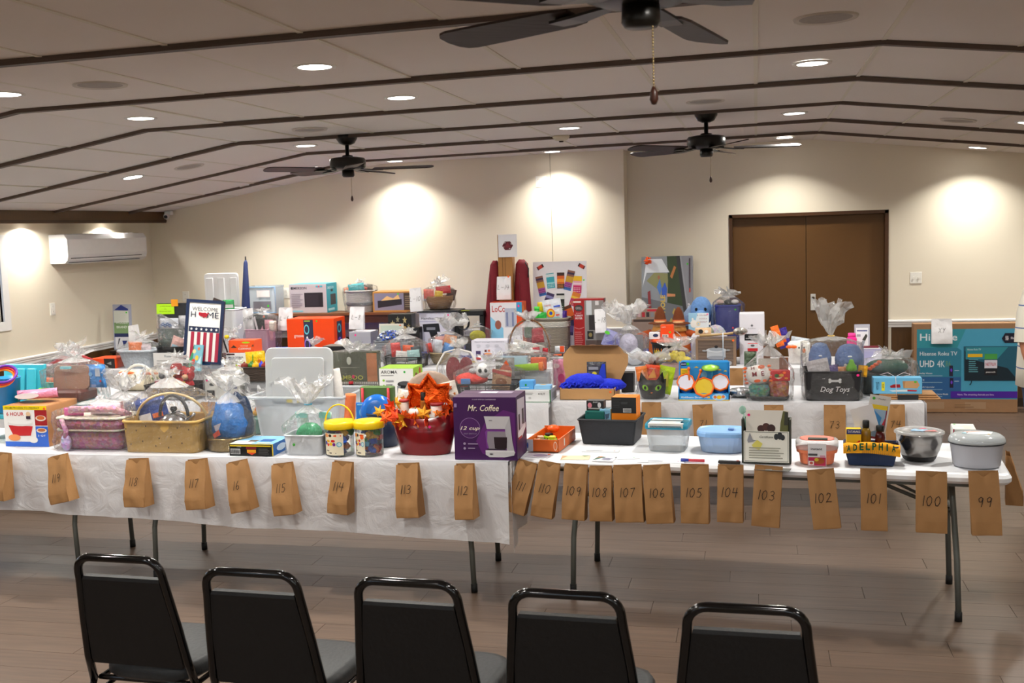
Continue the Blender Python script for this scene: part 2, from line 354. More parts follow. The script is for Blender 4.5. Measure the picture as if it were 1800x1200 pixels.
# ceiling: backing, panels, seams, beams
cb = MB(); xs = [FX, -4.0, .58, XR]; pts = [(x, ceilz(x)+.02) for x in xs]+[(x, ceilz(x)+.12) for x in reversed(xs)]
cb.prism(pts, YB, YR, mat('6a625a')); ceiling = struct(cb, 'ceiling')
SEAM = [-6.3, -5.73, -5.15, -4.58, -4.0, -3.43, -2.86, -2.29, -1.71, -1.14, -.57, .005, .58, 1.16, 1.74, 2.32, 2.9, 3.48, 4.06, 4.64, XR]
SEAM = [FX]+SEAM
BEAM = [-2.65, -1.32, .01, 1.34, 2.67, 4.0, 5.34, 6.64, 7.95, 9.28, 10.56]
CP = mat('efe8e3', .8, kind='wall'); SM = mat('e8e2d4', .6)
npan = 0; crest = MB()
edges = [YB]+BEAM+[YR]
for j in range(len(edges)-1):
    y0, y1 = edges[j], edges[j+1]
    for i in range(len(SEAM)-1):
        x0, x1 = SEAM[i], SEAM[i+1]; jit = random.uniform(-.004, .004)
        if y1 > YL and x1 < XS: pass
        b = crest if y0 < 2.6 else MB()
        a, c = x0+.006, x1-.006; za, zc = ceilz(a)+jit, ceilz(c)+jit
        b.add([(a, y0, za), (c, y0, zc), (c, y1, zc), (a, y1, za), (a, y0, za+.02), (c, y0, zc+.02), (c, y1, zc+.02), (a, y1, za+.02)],
              [(0, 1, 2, 3), (7, 6, 5, 4), (0, 4, 5, 1), (1, 5, 6, 2), (2, 6, 7, 3), (3, 7, 4, 0)], CP)
        if b is not crest: b.build('ceiling_panel', ceiling); npan += 1
crest.build('ceiling_panelling', ceiling, kind='stuff')
for x in SEAM[1:-1]:
    b = MB(); z = ceilz(x); 
    b.box(x-.011, YB, z-.004, x+.011, YR, z+.004, SM); b.build('seam_strip', ceiling)
BM = mat('57463c', .6, kind='wood'); BE = mat('b7ab98', .5)
for y in BEAM:
    b = MB()
    for x0, x1 in ((FX, -4.0), (-4.0, .58), (.58, XR)):
        z0, z1 = ceilz(x0), ceilz(x1); t = .024
        for (ya, yb, ta, tb, mm) in ((y-.022, y+.022, -.001, t, BM), (y+.022, y+.03, -.001, t*.55, BE)):
            b.add([(x0, ya, z0-tb), (x1, ya, z1-tb), (x1, yb, z1-tb), (x0, yb, z0-tb), (x0, ya, z0-ta), (x1, ya, z1-ta), (x1, yb, z1-ta), (x0, yb, z0-ta)],
                  [(0, 1, 2, 3), (7, 6, 5, 4), (0, 4, 5, 1), (1, 5, 6, 2), (2, 6, 7, 3), (3, 7, 4, 0)], mm)
    b.build('ceiling_batten', ceiling)
# window
wd = MB(); cw = .085
for q in ((WY0-cw, WZ0-cw, WY0, WZ1+cw), (WY1, WZ0-cw, WY1+cw, WZ1+cw), (WY0, WZ1, WY1, WZ1+cw), (WY0, WZ0-cw, WY1, WZ0)):
    wd.box(XL-.02, q[0], q[1], XL+.02, q[2], q[3], TRIM)
win = struct(wd, 'window_1')
s = MB(); ym = (WY0+WY1)/2
for q in ((WY0, WZ0, WY0+.035, WZ1), (WY1-.035, WZ0, WY1, WZ1), (WY0, WZ1-.035, WY1, WZ1), (WY0, WZ0, WY1, WZ0+.035), (ym-.02, WZ0, ym+.02, WZ1)): s.box(XL-.1, q[0], q[1], XL-.06, q[2], q[3], TRIM)
s.build('window_sash', win)
g = MB(); g.box(XL-.085, WY0, WZ0, XL-.08, WY1, WZ1, CLEAR('ffffff', .0)); g.build('window_pane', win)
b = MB()
for q in ((4.12, WZ0-.08, 4.2, WZ1+.08), (5.7, WZ0-.08, 5.78, WZ1+.08), (4.2, WZ1, 5.7, WZ1+.08), (4.2, WZ0-.08, 5.7, WZ0), (4.93, WZ0, 4.97, WZ1)): b.box(XL-.1, q[0], q[1], XL+.02, q[2], q[3], TRIM)
w2 = struct(b, 'window_2'); b = MB(); b.box(XL-.085, 4.2, WZ0, XL-.08, 5.7, WZ1, CLEAR('ffffff', .0)); b.build('window_pane', w2)  # out-of-view window, added to bring in more side daylight
# ground outside the window
g = MB(); g.box(-40, -30, -.6, XL-.2, 50, -.5, mat('d6d4cc', .9)); struct(g, 'ground_outside')
# ================================================================ downlights
dl = []
WH = mat('f4f2ee', .4)
vis = ['near the middle beam left of the black fan hub', 'at the left edge of the picture', 'on the third ceiling bay above the welcome sign', 'second nearest of the middle row',
 'left of the small left fan', 'on the left slope above the wall unit', 'large one right of the near fan', 'just right of centre near the smoke detector', 'above the right fan, nearer one', 'beyond the right fan close to the back wall',
 'beside the wall column at the back', 'right of the small left fan by the back wall', 'seen behind the blades of the small left fan', 'on the left slope by the back wall', 'on the right slope by the back wall']
for i, (x, y) in enumerate(LIGHTS):
    z = ceilz(x)
    if y < 4.5 and i > 15: pass
    lab = 'round white recessed downlight '+(vis[i] if i < len(vis) else 'outside the picture, one of those lighting the rest of the hall')
    t = thing('ceiling_light', lab, 'light', (x, y, z), 0, 'round recessed downlights'); sl = math.atan2(ceilz(x+.1)-ceilz(x-.1), .2); t.rotation_euler = (0, -sl, 0)
    b = MB(); b.lathe([(.078, -.008), (.098, -.01), (.1, -.004), (.1, .0), (.078, .0)], WH, seg=28, cap0=False, cap1=False); b.build('trim_ring', t)
    b = MB(); b.lathe([(.001, -.007), (.078, -.007)], mat_emit('fff8f0', 14), seg=28, cap0=False, cap1=False); b.build('diffuser', t)
for i, y in enumerate((9.05, 10.35)):
    t = thing('ceiling_light', 'small downlight under the brown soffit '+('near the window' if i == 0 else 'above the wall air conditioner'), 'light', (-6.74, y, fz0+.02), 0)
    b = MB(); b.lathe([(.045, -.004), (.06, -.006), (.06, 0)], WH, seg=20, cap0=False, cap1=False); b.build('trim_ring', t)
    b = MB(); b.lathe([(.001, -.003), (.045, -.003)], mat_emit('fff8f0', 14), seg=20, cap0=False, cap1=False); b.build('diffuser', t)
SPK = [(-3.1, 4.76, 'large round speaker grille on the nearest left bay'), (-3.14, 7.38, 'round speaker grille left of the small left fan'), (-4.76, 8.54, 'round speaker grille on the left slope'),
       (1.49, 8.76, 'round speaker grille on the right slope'), (.28, 4.62, 'large round speaker grille above the near fan blade'), (-.32, 7.34, 'round speaker grille in front of the right fan')]
for x, y, lab in SPK:
    t = thing('ceiling_speaker', lab, 'speaker', (x, y, ceilz(x)), 0, 'round white ceiling speakers'); t.rotation_euler = (0, -math.atan2(ceilz(x+.1)-ceilz(x-.1), .2), 0)
    b = MB(); b.lathe([(.105, -.006), (.125, -.01), (.13, 0)], mat('cfc6bb'), seg=28, cap0=False, cap1=False); b.build('frame', t)
    b = MB(); b.lathe([(.001, -.006), (.105, -.006)], mat('a9a099', .8, kind='fabric'), seg=28, cap0=False, cap1=False); b.build('grille', t)
t = thing('smoke_detector', 'small round off-white smoke detector on the ceiling', 'smoke detector', (-1.63, 9.26, ceilz(-1.63)))
b = MB(); b.lathe([(.075, 0), (.075, -.015), (.05, -.04), (.02, -.045), (.001, -.045)], mat('d9ceb4', .5), seg=24, cap1=False); b.build('housing', t)
b = MB(); b.lathe([(.02, -.045), (.018, -.055), (.001, -.055)], mat('3a3632'), seg=12, cap1=False); b.build('sensor', t)
# ================================================================ ceiling fans
def fan(x, y, label, a0, dropz=0.0):
    z = ceilz(x); t = thing('ceiling_fan', label, 'ceiling fan', (x, y, z)); t.scale = (1, 1, .88)
    K = mat('17130f', .35, .2); BL = mat('2c1d18', .5, kind='wood')
    b = MB(); b.lathe([(.085, 0), (.082, -.03), (.06, -.07), (.03, -.085)], K, seg=24); b.build('canopy', t)
    b = MB(); b.lathe([(.015, -.08), (.015, -.17), (.04, -.175), (.045, -.19), (.03, -.2)], K, seg=16); b.build('downrod', t)
    b = MB(); b.lathe([(.08, -.19), (.13, -.2), (.14, -.215), (.14, -.27), (.135, -.285), (.1, -.3), (.07, -.305)], K, seg=32); b.build('motor_housing', t)
    b = MB(); b.lathe([(.046, -.3), (.048, -.35), (.04, -.365), (.001, -.367)], K, seg=24); b.build('switch_housing', t)
    for i in range(5):
        M4 = Matrix.Rotation(a0+i*2*pi/5, 4, 'Z')
        b = MB(); b.M = M4; b.add([(.1, -.02, -.3), (.1, .02, -.3), (.2, .035, -.312), (.2, -.035, -.312), (.27, .03, -.314), (.27, -.03, -.314), (.1, -.02, -.292), (.1, .02, -.292), (.2, .035, -.304), (.2, -.035, -.304), (.27, .03, -.306), (.27, -.03, -.306)],
              [(0, 1, 2, 3), (3, 2, 4, 5), (6, 9, 8, 7), (9, 11, 10, 8), (0, 3, 9, 6), (3, 5, 11, 9), (5, 4, 10, 11), (4, 2, 8, 10), (2, 1, 7, 8), (1, 0, 6, 7)], K); br = b.build('blade_iron', t)
        b = MB(); b.M = M4 @ Matrix.Translation((.2, 0, -.302)) @ Matrix.Rotation(radians(12), 4, 'X')
        prof = [(0, .045), (.05, .058), (.3, .066), (.42, .068), (.45, .06), (.468, .04), (.475, .0)]
        poly = [(a, c) for a, c in prof]+[(a, -c) for a, c in reversed(prof[:-1])]
        b.prism(poly, 0, .008, BL, 'z'); b.build('blade', t)
    b = MB(); cz = -.36
    while cz > -.53: b.ball((.03, -.02, cz), .0028, .0028, .0045, mat('a08a60', .4, .6), 5, 3); cz -= .0085
    b.build('pull_chain', t)
    b = MB(); b.lathe([(.004, -.53), (.009, -.545), (.011, -.565), (.006, -.578), (.001, -.58)], mat('3a1d14', .4), (.03, -.02, 0), 10); b.build('chain_knob', t)
    return t
fan(-3.1, 8.0, 'black five-blade ceiling fan on the left, far from the camera', radians(8))
fan(-.35, 8.09, 'black five-blade ceiling fan on the right above the doors', radians(5))
fan(-.27, 2.70, 'large near black ceiling fan cut off by the top of the picture', radians(6))
# ================================================================ wall fittings
ac_x = XL
def on_left(px, py): p = atx(px, py, XL); return p.y, p.z
y0, z1 = on_left(85, 413); _, z0 = on_left(87, 464); y1, _ = on_left(233, 413)
t = thing('air_conditioner', 'white wall-mounted split air conditioner on the left wall', 'air conditioner', (XL, y0, z0), 0)
Hh, L = z1-z0, y1-y0-.06; W_ = mat('eceaea', .35)
b = MB(); prof = [(0, 0), (.16, .0), (.192, .028), (.203, .07), (.205, Hh-.05), (.17, Hh), (0, Hh)]
b.prism([(p_[0], p_[1]) for p_ in prof], 0, L, W_, 'y'); b.build('housing', t)
b = MB(); b.add([(.207, .02, .085), (.207, L-.02, .085), (.209, L-.02, Hh-.055), (.209, .02, Hh-.055)], [(0, 1, 2, 3)], mat('f4f3f2', .3)); b.build('front_panel', t)
b = MB(); b.add([(.166, .05, .003), (.166, L-.1, .003), (.2015, L-.1, .052), (.2015, .05, .052)], [(0, 1, 2, 3)], mat('23252a', .5)); b.build('air_outlet', t)
b = MB(); b.box(.165, .05, -.004, .205, L-.1, .001, W_); b.build('louvre', t)
b = MB(); b.box(.03, .06, Hh, .15, L-.06, Hh+.003, mat('8a8886', .6))
for i in range(14): b.box(.035, .08+i*(L-.16)/14, Hh+.003, .145, .1+i*(L-.16)/14, Hh+.006, W_)
b.build('intake_grille', t)
def plate(name, lab, cat, kind, x=None, y=None, px=0, py=0):
    K = mat('f2efe6', .4); D = mat('8f897c', .5)
    t = thing(name, lab, cat, (0, 0, 0)); w_, h_ = (.115, .115) if kind != 'one' else (.08, .12)
    if x is not None: p = atx(px, py, x); t.location = (x, p.y, p.z-h_/2); t.rotation_euler = (0, 0, pi/2)
    else: p = aty(px, py, y); t.location = (p.x, y, p.z-h_/2)
    b = MB(); b.rbox(-w_/2, -.007, 0, w_/2, 0, h_, K, .003); b.build('cover_plate', t)
    if kind == 'switch':
        for s_ in (-.025, .025): b = MB(); b.box(s_-.006, -.018, h_/2-.01, s_+.006, -.007, h_/2+.012, K); b.build('toggle', t)
    else:
        for s_ in ((-.026, .026) if kind != 'one' else (0,)):
            for q_ in (.3, .7):
                b = MB(); b.rbox(s_-.016, -.01, h_*q_-.016, s_+.016, -.006, h_*q_+.016, K, .004)
                for e_ in (-.006, .006): b.box(s_+e_-.001, -.0105, h_*q_-.005, s_+e_+.001, -.009, h_*q_+.007, D)
                b.build('socket', t)
plate('light_switch', 'white double light switch right of the brown doors', 'light switch', 'switch', y=YR, px=1610, py=488)
plate('wall_outlet', 'double wall outlet high on the back wall near the column', 'outlet', 'two', y=YL, px=951, py=319)
plate('wall_outlet', 'beige wall outlet on the left wall below the air conditioner', 'outlet', 'one', x=XL, px=92, py=543)
plate('wall_outlet', 'wall outlet in the back left corner above the neon note', 'outlet', 'one', y=YL, px=327, py=521)
plate('wall_outlet', 'wall outlet between the clear tote and the microwave box', 'outlet', 'one', y=YL, px=503, py=515)
p = aty(299, 377, YL-.05)
t = thing('security_camera', 'white dome security camera under the ceiling in the back left corner', 'camera', (p.x, YL-.12, p.z-.005))
b = MB(); b.rbox(-.035, 0, .0, .045, .07, .045, W_, .01); b.build('mount', t)
b = MB(); b.ball((0, -.01, -.015), .036, .036, .036, W_); b.build('dome', t)
b = MB(); b.ball((.004, -.032, -.02), .022, .018, .022, mat('101018', .1)); b.build('lens', t)
# ================================================================ tables
GREY = mat('6d716c', .45, .3); TOPW = mat('eceef2', .5); BLK = mat('141414', .6)
def folding_table(x0, x1, y0, label, rz=0.0, L=None, piv=None, legs=(1, 1)):
    t = thing('folding_table', label, 'table', (x0, y0, 0), rz, 'folding tables'); L = x1-x0; D = .76
    b = MB(); b.rbox(0, 0, TZ-.045, L, D, TZ, TOPW, .06, n=5); b.build('tabletop', t)
    b = MB(); b.box(.1, .06, TZ-.07, L-.1, .085, TZ-.045, GREY); b.box(.1, D-.085, TZ-.07, L-.1, D-.06, TZ-.045, GREY); b.build('under_frame', t)
    for s_, inn in ((.28, 1), (L-.22, -1)):
        if not legs[0 if inn == 1 else 1]: continue
        xl = s_
        for yy in (.1, D-.1):
            b = MB(); ty = .2 if yy < .3 else D-.2; kx = inn*.03
            b.tube([(xl+kx, ty, TZ-.07), (xl+kx*.8, ty+(yy-ty)*.3, .56), (xl+kx*.3, yy, .3), (xl, yy, .03)], .0145, GREY, 10); lg = b.build('leg', t)
            b = MB(); b.tube([(xl, yy, .0), (xl, yy, .045)], .018, BLK, 10); b.build('foot_cap', lg)
        b = MB(); b.tube([(xl+kx, .2, TZ-.09), (xl+kx, D-.2, TZ-.09)], .012, GREY); b.tube([(xl+kx*.6, .15, .47), (xl+kx*.6, D-.15, .47)], .009, GREY); b.build('cross_bar', t)
        b = MB(); b.tube([(xl+kx*.6, D/2-.03, .47), (xl+inn*.5, D/2, TZ-.08)], .010, GREY); b.tube([(xl+kx*.6, D/2+.03, .47), (xl+inn*.42, D/2+.05, TZ-.08)], .008, GREY); b.build('brace', t)
    return t
folding_table(-6.12, -3.70, 5.36, 'white folding table at the far left of the front row, under a cloth')
folding_table(-3.695, -1.285, 5.36, 'white folding table under the front cloth, right half of it')
folding_table(-1.26, 1.155, 5.45, 'bare white plastic folding table at the right of the front row', radians(-5))
folding_table(-1.40, 1.04, 7.28, 'cloth-covered folding table in the second row, right end')
folding_table(-3.83, -1.41, 7.2, 'cloth-covered folding table in the middle of the second row'); folding_table(-6.25, -3.84, 7.2, 'cloth-covered folding table at the left of the second row')
folding_table(-1.45, .97, 9.0, 'cloth-covered folding table in the third row, right end')
folding_table(-3.88, -1.46, 9.0, 'cloth-covered folding table in the middle of the third row'); folding_table(-6.3, -3.89, 9.0, 'cloth-covered folding table at the left of the third row')
folding_table(-2.7, -.28, 10.1, 'blue-covered folding table along the back wall, right'); folding_table(-5.13, -2.71, 10.1, 'blue-covered folding table along the back wall, left')
def cloth(x0, x1, y0, label, h0, h1, col='eeeef2', hang_r=True, D=.76, hb=.3, hr=.42, kind='fabric'):
    """tablecloth: top sheet, front drape with hem height from h0 (left) to h1 (right), back drape, draped right end"""
    b = MB(); mm = mat(col, .7, kind=kind) if col != 'eeeef2' else CLOTH; z = TZ+.004; N = int((x1-x0)*16)
    b.sheet(N, 4, lambda u, v: (x0+u*(x1-x0), y0+v*D, z+.0015*noise.noise(Vector((u*30, v*4, 1)))), mm)
    def drape(u, v, front=True):
        x = x0+u*(x1-x0); hem = h0+(h1-h0)*u; zz = z-(z-hem)*v
        if not front: zz = z-hb*v
        wv = .022*v*noise.noise(Vector((x*4.5, 0, 3)))+.012*v*noise.noise(Vector((x*13, v, 5)))+.003*noise.noise(Vector((x*6, v*9, 8)))
        out = .006+.012*v**.5+wv
        zz += .012*v*noise.noise(Vector((x*1.6, 7, 0)))
        return (x, y0-out if front else y0+D+out, zz if v > 0 else z)
    b.sheet(N*2, 14, lambda u, v: drape(u, v), mm); b.sheet(N, 6, lambda u, v: drape(u, v, False), mm)
    if hang_r:
        def side(u, v):
            yy = y0-.012+u*(D+.02); hh = hr+.05; fold = .012*v*sin(u*19)+.01*v*noise.noise(Vector((u*8, v*2, 2)))
            cx = .012+.012*v*(1-min(1, u*6))
            return (x1+cx+fold*(1 if u > .05 else 0), yy-.02*v*(1-min(1, u*6)), z-(z-h1+.07*max(0, 1-u*7)*1)*v*.95)
        b.sheet(26, 12, side, mm)
    o = b.build('tablecloth'); tag(o, label, 'tablecloth'); return o
def cloth_mat(col='eeeef2'):
    m = bpy.data.materials.new('mat_cloth'); m.use_nodes = True; nt = m.node_tree; b = nt.nodes['Principled BSDF']; b.inputs['Base Color'].default_value = lin(col); b.inputs['Roughness'].default_value = .45
    tl = nt.nodes.new('ShaderNodeBsdfTranslucent'); tl.inputs[0].default_value = lin(col); mx = nt.nodes.new('ShaderNodeMixShader'); mx.inputs[0].default_value = .2
    tc = nt.nodes.new('ShaderNodeTexCoord'); n = nt.nodes.new('ShaderNodeTexNoise'); n.inputs['Scale'].default_value = 7; n.inputs['Detail'].default_value = 6; n.inputs['Distortion'].default_value = 2
    bp = nt.nodes.new('ShaderNodeBump'); bp.inputs['Strength'].default_value = .45; bp.inputs['Distance'].default_value = .02
    nt.links.new(tc.outputs['Object'], n.inputs['Vector']); nt.links.new(n.outputs[0], bp.inputs['Height']); nt.links.new(bp.outputs[0], b.inputs['Normal'])
    nt.links.new(b.outputs[0], mx.inputs[1]); nt.links.new(tl.outputs[0], mx.inputs[2]); nt.links.new(mx.outputs[0], nt.nodes['Material Output'].inputs[0]); return m
CLOTH = cloth_mat()
cloth(-6.15, -1.27, 5.36, 'long white plastic tablecloth hanging over the front left tables', .47, .31)
cloth(-1.40, 1.05, 7.28, 'white tablecloth on the right end of the second row of tables', .3, .3)
cloth(-6.3, -1.405, 7.2, 'white tablecloth over the left part of the second row', .3, .3, hang_r=False)
cloth(-6.3, .98, 9.0, 'white tablecloth along the third row of tables', .3, .3)
cloth(-5.15, -.26, 10.1, 'royal blue tablecloth on the tables by the back wall', .3, .3, col='22389c', kind='fabric', D=.77)
# wooden console against the back wall (left)
t = thing('console_table', 'dark wooden console table standing against the back wall', 'table', (-5.5, 10.93, 0)); WD = mat('7a4a2a', .4, kind='wood'); CT = 1.10
b = MB(); b.box(0, 0, CT-.025, 1.85, .36, CT, WD); b.build('tabletop', t); b = MB(); b.box(.05, .03, CT-.11, 1.8, .05, CT-.025, mat('5a3424', .4, kind='wood')); b.build('apron', t)
for i, (lx, ly) in enumerate(((.06, .04), (1.74, .04), (.06, .3), (1.74, .3), (.9, .04))): b = MB(); b.box(lx, ly, 0, lx+.05, ly+.04, CT-.025, mat('33201a', .4)); b.build('leg', t)
# ================================================================ paper bags with handwritten numbers
DIG = {'0': [(.5, .95), (.2, .8), (.1, .45), (.3, .05), (.6, .03), (.88, .35), (.85, .75), (.6, .97), (.45, .93)], '1': [(.55, 1), (.45, 0)], '2': [(.15, .75), (.35, .97), (.7, .9), (.72, .65), (.4, .3), (.1, .05), (.45, .1), (.95, .06)],
 '3': [(.15, .85), (.5, 1), (.8, .8), (.7, .58), (.35, .52), (.75, .45), (.88, .22), (.6, .02), (.1, .08)], '4': [(.2, 1), (.08, .48), (.95, .5), (.7, .5), (.75, 1), (.65, 0)], '5': [(.85, 1), (.25, .95), (.2, .58), (.6, .6), (.85, .35), (.6, .03), (.1, .06)],
 '6': [(.6, 1), (.25, .6), (.15, .2), (.45, .0), (.8, .15), (.75, .4), (.4, .45), (.18, .25)], '7': [(.1, .9), (.85, .98), (.5, .45), (.35, 0)], '8': [(.75, .9), (.45, 1), (.2, .8), (.7, .4), (.7, .1), (.35, 0), (.15, .25), (.6, .6), (.78, .88)],
 '9': [(.8, .8), (.5, .98), (.15, .8), (.25, .5), (.6, .5), (.8, .85), (.72, .4), (.6, 0)], 'L': [(.2, 1), (.15, .05), (.85, .05)], '-': [(.1, .5), (.9, .5)], 'X': [(.1, 1), (.9, 0), (.5, .5), (.9, 1), (.1, 0)], 'Y': [(.1, 1), (.5, .5), (.9, 1), (.3, 0)], ' ': []}
def hand(txt, x0, y0, h, sl=.12):
    out = []; x = x0
    for ch in txt:
        w_ = h*(.3 if ch == '1' else .62)
        P_ = DIG.get(ch, []); 
        if P_: out.append(('l', [(x+a*w_+sl*b*h, y0+b*h) for a, b in P_], .0035, '3a2a1c'))
        x += w_*1.28
    return out
KRAFT = mat('a67a4c', .75, kind='paper'); KD = mat('936636', .8, kind='paper'); WPAP = mat('f0eff2', .7, kind='paper')
def paper_bag(p, w_, h_, d_, rot, yaw, txt, label, body=None, name='paper_bag', flare=0.0, group='numbered brown paper bags', tz=None):
    """p = top centre; hangs down; front face towards -y; open notched top"""
    K = body or KRAFT; t = thing(name, label, 'bag', p, 0, group); t.rotation_euler = (0, rot, yaw)
    b = MB(); hw = w_/2; seg = 8; sd = abs(hash_(txt+label)) % 97
    def n_(a, c): return .006*noise.noise(Vector((a*3+sd, c*4, sd*.3)))
    # front panel with rounded thumb notch
    top = []
    for i in range(13):
        u = i/12; x = -hw+w_*u; zz = 0.0
        if abs(u-.5) < .17: zz = -.02*sqrt(max(0, 1-((u-.5)/.17)**2))
        top.append((x, zz+.003*(i % 2)))
    def front(u, v):
        i = u*12; a = top[int(round(i))]; x = a[0]*(1+flare*v); z_ = a[1]*(1-v)-h_*v
        yy = -d_*(.25+.75*min(1, v*1.3))+n_(u, v)*1.2
        return (x, yy, z_)
    b.sheet(12, 10, front, K)
    b.sheet(6, 10, lambda u, v: ((-hw+w_*u)*(1+flare*v), 0, .006-h_*v), K)
    for s_ in (-1, 1):
        def gus(u, v):
            f_ = front(0 if s_ < 0 else 1, v); y_ = f_[1]*(1-u); k_ = (.5-abs(u-.5))*2
            return (f_[0]-s_*k_*.014*(1-v)**1.0+s_*.002*k_, y_, f_[2]+.006*u*(1-v))
        b.sheet(4, 10, gus, K)
    fb = [front(u/6, 1) for u in range(7)]; b.add([fb[0], fb[6], (hw*(1+flare), 0, -h_), (-hw*(1+flare), 0, -h_)], [(0, 1, 2, 3)], K)
    b.build('bag_body', t, fix=False)
    # folded bottom flap
    b = MB(); fz = -h_*(.80+.03*(sd % 3)); y_ = -d_-.0035
    def flap(u, v): f_ = front(u, .985-(.19*v)); return (f_[0]*.995, f_[1]-.0022-.001*(1-v), f_[2])
    b.sheet(12, 3, flap, K); b.build('bottom_flap', t, fix=False)
    if txt:
        b = MB(); th = .045
        sp = hand(txt, 0, 0, th*1.0); wtot = sum(th*(.3 if c_ == '1' else .62)*1.28 for c_ in txt)
        for e in sp:
            pts = e[1]
            for (xa, ya), (xb, yb) in zip(pts, pts[1:]):
                xa2, xb2 = xa-wtot/2, xb-wtot/2; za, zb = -h_*.5+ya-.01, -h_*.5+yb-.01
                def fy(x_, z_):
                    v = -z_/h_; return -d_*(.25+.75*min(1, v*1.3))-.0065
                d = Vector((xb2-xa2, 0, zb-za)); L = d.length or 1; q = Vector((-d.z, 0, d.x))/L*.0016; e_ = d/L*.0006
                A = Vector((xa2, fy(xa2, za), za))-e_; B = Vector((xb2, fy(xb2, zb), zb))+e_
                b.add([A-q, B-q, B+q, A+q], [(0, 1, 2, 3)], mat('2c2018' if body is None else '55504c', .7))
        b.build('handwritten_number', t, fix=False)
    return t
def hash_(s):
    h = 7
    for c in s: h = (h*31+ord(c)) & 0xffffff
    return h
BD = {'120': 'cut by the left picture edge', '119': 'tilted, below the pink crocheted bag', '118': 'below the tan gift basket', '117': 'below the gold tin', '16': 'below the flat black and yellow game', '115': 'below the small white bin', '114': 'below the first block bucket', '113': 'below the maroon flower tub', '112': 'below the purple coffee maker box', '111': 'leaning, first one on the bare table', '110': 'partly tucked behind its left neighbour', '109': 'overlapping the next bag', '108': 'half hidden behind its left neighbour', '107': 'below the scattered papers', '106': 'below the clear teal-lidded tub', '105': 'below the pale blue tub', '104': 'lighter flared one below the dark pen', '103': 'below the pine cone card', '102': 'below the coral container', '101': 'below the navy basket', '100': 'below the steel bowl', '99': 'below the grey lidded bowl', '68': 'beside the orange toy tray', '7': 'behind the black and orange box', '71': 'below the drum set box', '72': 'behind the pine cone card', '73': 'behind the coral container', '74': 'behind the navy basket'}
# (top-left px, top-right px, top y, bottom y, tilt degrees, number)
FB = [(-18, 35, 795, 872, 1, '120'), (88, 133, 800, 878, -13, '119'), (226, 274, 806, 884, -4, '118'), (330, 377, 807, 888, -7, '117'), (401, 447, 810, 893, -13, '16'), (480, 527, 814, 898, -9, '115'),
      (588, 632, 811, 896, 2, '114'), (699, 748, 814, 902, -5, '113'), (802, 843, 815, 905, -4, '112')]
for a, c, yt, yb, tl, n in FB:
    y = 5.325; P = aty((a+c)/2, yt, y); x0 = XX(a, y, P.z); x1 = XX(c, y, P.z); hh = P.z-aty((a+c)/2, yb, y).z
    paper_bag((P.x-(x1-x0)*.08, y-.014, P.z), (x1-x0)*.84, hh, .08, radians(tl), radians(-9), n, 'brown paper bag numbered %s on the front cloth, %s' % (n, BD[n]))
SB = [(911, 946, 812, 900, 14, '111'), (948, 986, 813, 905, 8, '110'), (993, 1034, 817, 908, 2, '109'), (1036, 1076, 820, 910, -2, '108'), (1078, 1128, 818, 912, -4, '107'), (1130, 1178, 818, 914, -5, '106'),
      (1197, 1246, 817, 914, -1, '105'), (1262, 1307, 818, 912, 0, '104'), (1327, 1376, 820, 920, 3, '103'), (1418, 1466, 826, 923, -7, '102'), (1512, 1558, 825, 926, -1, '101'), (1610, 1664, 830, 930, 0, '100'), (1702, 1754, 829, 934, -3, '99')]
for a, c, yt, yb, tl, n in SB:
    P0 = atz((a+c)/2, yt, TZ-.01); y = 5.45-(P0.x+1.26)*math.tan(radians(5))-.036
    P = aty((a+c)/2, yt, y); x0 = XX(a, y, P.z); x1 = XX(c, y, P.z); hh = P.z-aty((a+c)/2, yb, y).z
    paper_bag((P.x, y, P.z), x1-x0, hh, .065, radians(tl), radians(-5), n, 'brown paper bag numbered %s on the bare table, %s' % (n, BD[n]))
MBg = [(928, 962, 710, 752, 0, '68', ''), (1128, 1162, 708, 750, 0, '7', ' standing for seventy'), (1217, 1252, 712, 758, -3, '71', ''), (1343, 1377, 713, 765, 0, '72', ''), (1448, 1486, 713, 768, 0, '73', ''), (1557, 1590, 712, 760, 0, '74', '')]
for a, c, yt, yb, tl, n, e in MBg:
    y = 7.235; P = aty((a+c)/2, yt, y); x0 = XX(a, y, P.z); x1 = XX(c, y, P.z)
    paper_bag((P.x, y, P.z), x1-x0, .26, .05, radians(tl), 0, n, 'brown paper bag numbered %s on the second row, %s' % (n, BD[n]))
P = atz(1785, 800, TZ-.03); t = paper_bag((1.23, 5.8, TZ-.01), .13, .25, .08, 0, radians(80), '', 'unnumbered brown paper bag hanging off the right end of the bare table')
for px, n in ((1290, ' beside the drum set'), (370, ' behind the blue gift, left side')):
    y = 8.96 if px > 500 else 7.16; pt = 650 if px > 500 else 710
    paper_bag((XX(px, y, .73), y, .745), .15, .25, .04, 0, 0, '', 'plain brown paper bag on a cloth edge'+n)
